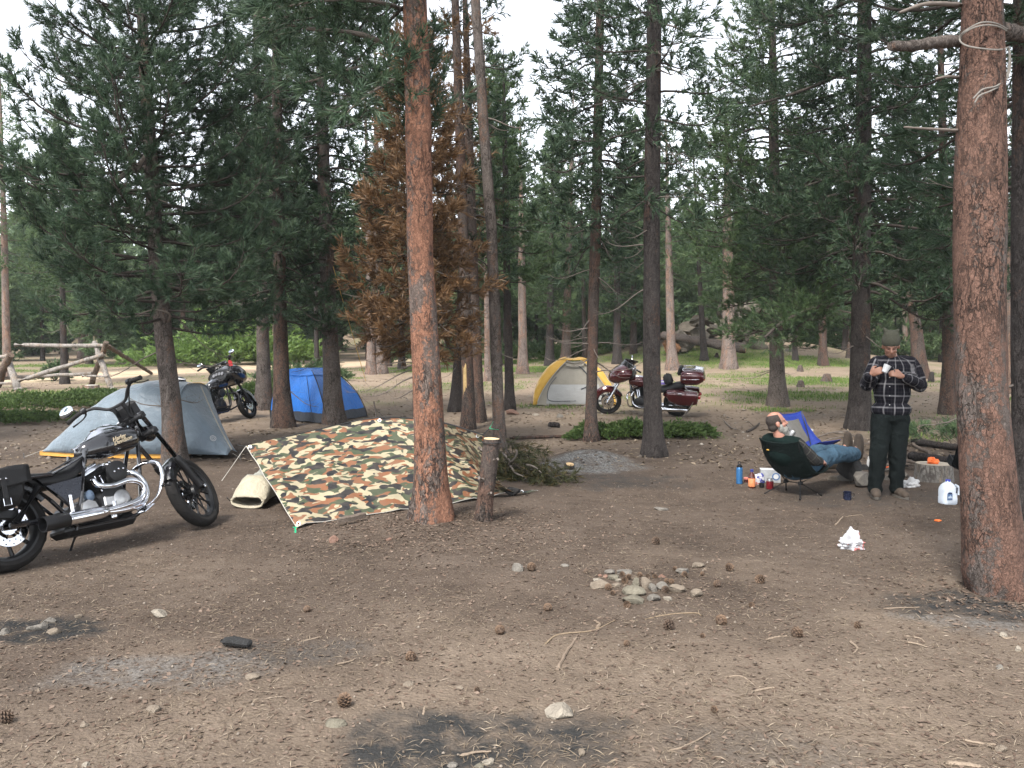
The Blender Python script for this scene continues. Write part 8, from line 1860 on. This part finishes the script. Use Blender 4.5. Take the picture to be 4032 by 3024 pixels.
flat_litter('bark_chips', 'thick carpet of reddish bark flakes round the orange trunk\'s foot', 26000, 5.9, 8.6, (.012, .045), (.007, .024), M_chip, .012, .2, 1.0, lambda x, y: rl.random(len(x)) < np.exp(-(((x + .72) / 1.0) ** 2 + ((y - 7.25) / .75) ** 2)))
flat_litter('far_litter', 'leaf and bark litter on the ground beyond the camp', 22000, 11, 34, (.03, .12), (.015, .05), M_lit, .012, .15, .9, lambda x, y: (rl.random(len(x)) < .3 + .7 * (fbm(x * .5, y * .5, 0, 64, 3) > 0)) & (road_mask(x, y) < .3))
flat_litter('bark_chips', 'bark flakes heaped round the foot of the foreground trunk', 16000, 4.6, 6.6, (.012, .05), (.007, .026), M_chip, .014, .2, 1.0, lambda x, y: rl.random(len(x)) < np.exp(-(((x - 3.25) / .55) ** 2 + ((y - 5.35) / .45) ** 2)))
# pale wood splinters and pebbles
flat_litter('wood_splinters', 'pale splinters and twig ends on the bare soil', 2200, 2.8, 11, (.02, .08), (.003, .007), var_mat('pale_splinters', (.13, .10, .078), (.22, .175, .135), (.34, .28, .22), .9, .1), .010, .12, 1.0, lambda x, y: fbm(x * 1.6, y * 1.6, 0, 71, 3) > rl.normal(.02, .12, len(x)))
def pebbles(name, label, n, ymin, ymax, sz, m, p=1.0):
    x, y = scatter(n, ymin, ymax, p); k = noash(x, y) | (rl.random(n) < .5); x, y = x[k], y[k]; n = len(x); s_ = rl.uniform(0, 1, n) ** 2.5 * (sz[1] - sz[0]) + sz[0]
    base = np.array([[1, 0, 0], [.3, .95, 0], [-.8, .6, 0], [-.8, -.6, 0], [.3, -.95, 0], [.1, .1, .75], [0, 0, -.5]]); F0 = np.array([[0, 1, 5], [1, 2, 5], [2, 3, 5], [3, 4, 5], [4, 0, 5], [1, 0, 6], [2, 1, 6], [3, 2, 6], [4, 3, 6], [0, 4, 6]])
    a = rl.uniform(0, 6.28, n); ca, sa = np.cos(a), np.sin(a); j = base[None] * rl.uniform(.65, 1.35, (n, 7, 1)) * s_[:, None, None]; X_ = j[..., 0] * ca[:, None] - j[..., 1] * sa[:, None]; Y_ = j[..., 0] * sa[:, None] + j[..., 1] * ca[:, None]
    V = np.stack([X_ + x[:, None], Y_ + y[:, None], j[..., 2] + (hgt(x, y) + .001)[:, None]], -1).reshape(-1, 3); F = (F0[None] + (np.arange(n) * 7)[:, None, None]).reshape(-1, 3)
    return tag(mobj(name, arr_mesh(name, V, F, m, None, {'v': np.repeat(rl.random(n), 10)})), label, 'pebbles', kind='stuff')
pebbles('pebbles', 'small pebbles and crumbs of soil on the forest floor', 5200, 2.7, 12, (.003, .012), var_mat('pebble_colours', (.08, .062, .05), (.15, .12, .095), (.27, .23, .19), .9, .1), .95)
pebbles('gravel', 'scattered gravel on the ground beyond the camp', 1600, 12, 32, (.012, .05), var_mat('gravel_colours', (.10, .085, .07), (.19, .16, .135), (.30, .27, .23), .9, .1))
# ================================================================== air: faint haze under the trees
hzb = MB(); hzb.box((0, 65, 29), (380, 270, 61)); hzm = bpy.data.materials.new('haze'); hzm.use_nodes = True
hn = hzm.node_tree.nodes; hn.clear(); ho = hn.new('ShaderNodeOutputMaterial'); hv = hn.new('ShaderNodeVolumePrincipled')
hv.inputs['Color'].default_value = (.86, .92, .95, 1); hv.inputs['Density'].default_value = .0005; hv.inputs['Anisotropy'].default_value = .2
hzm.node_tree.links.new(hv.outputs[0], ho.inputs['Volume'])
hob = hzb.build('haze', hzm, None, None); tag(hob, 'faint pale haze in the air of the wood', 'haze', kind='stuff')
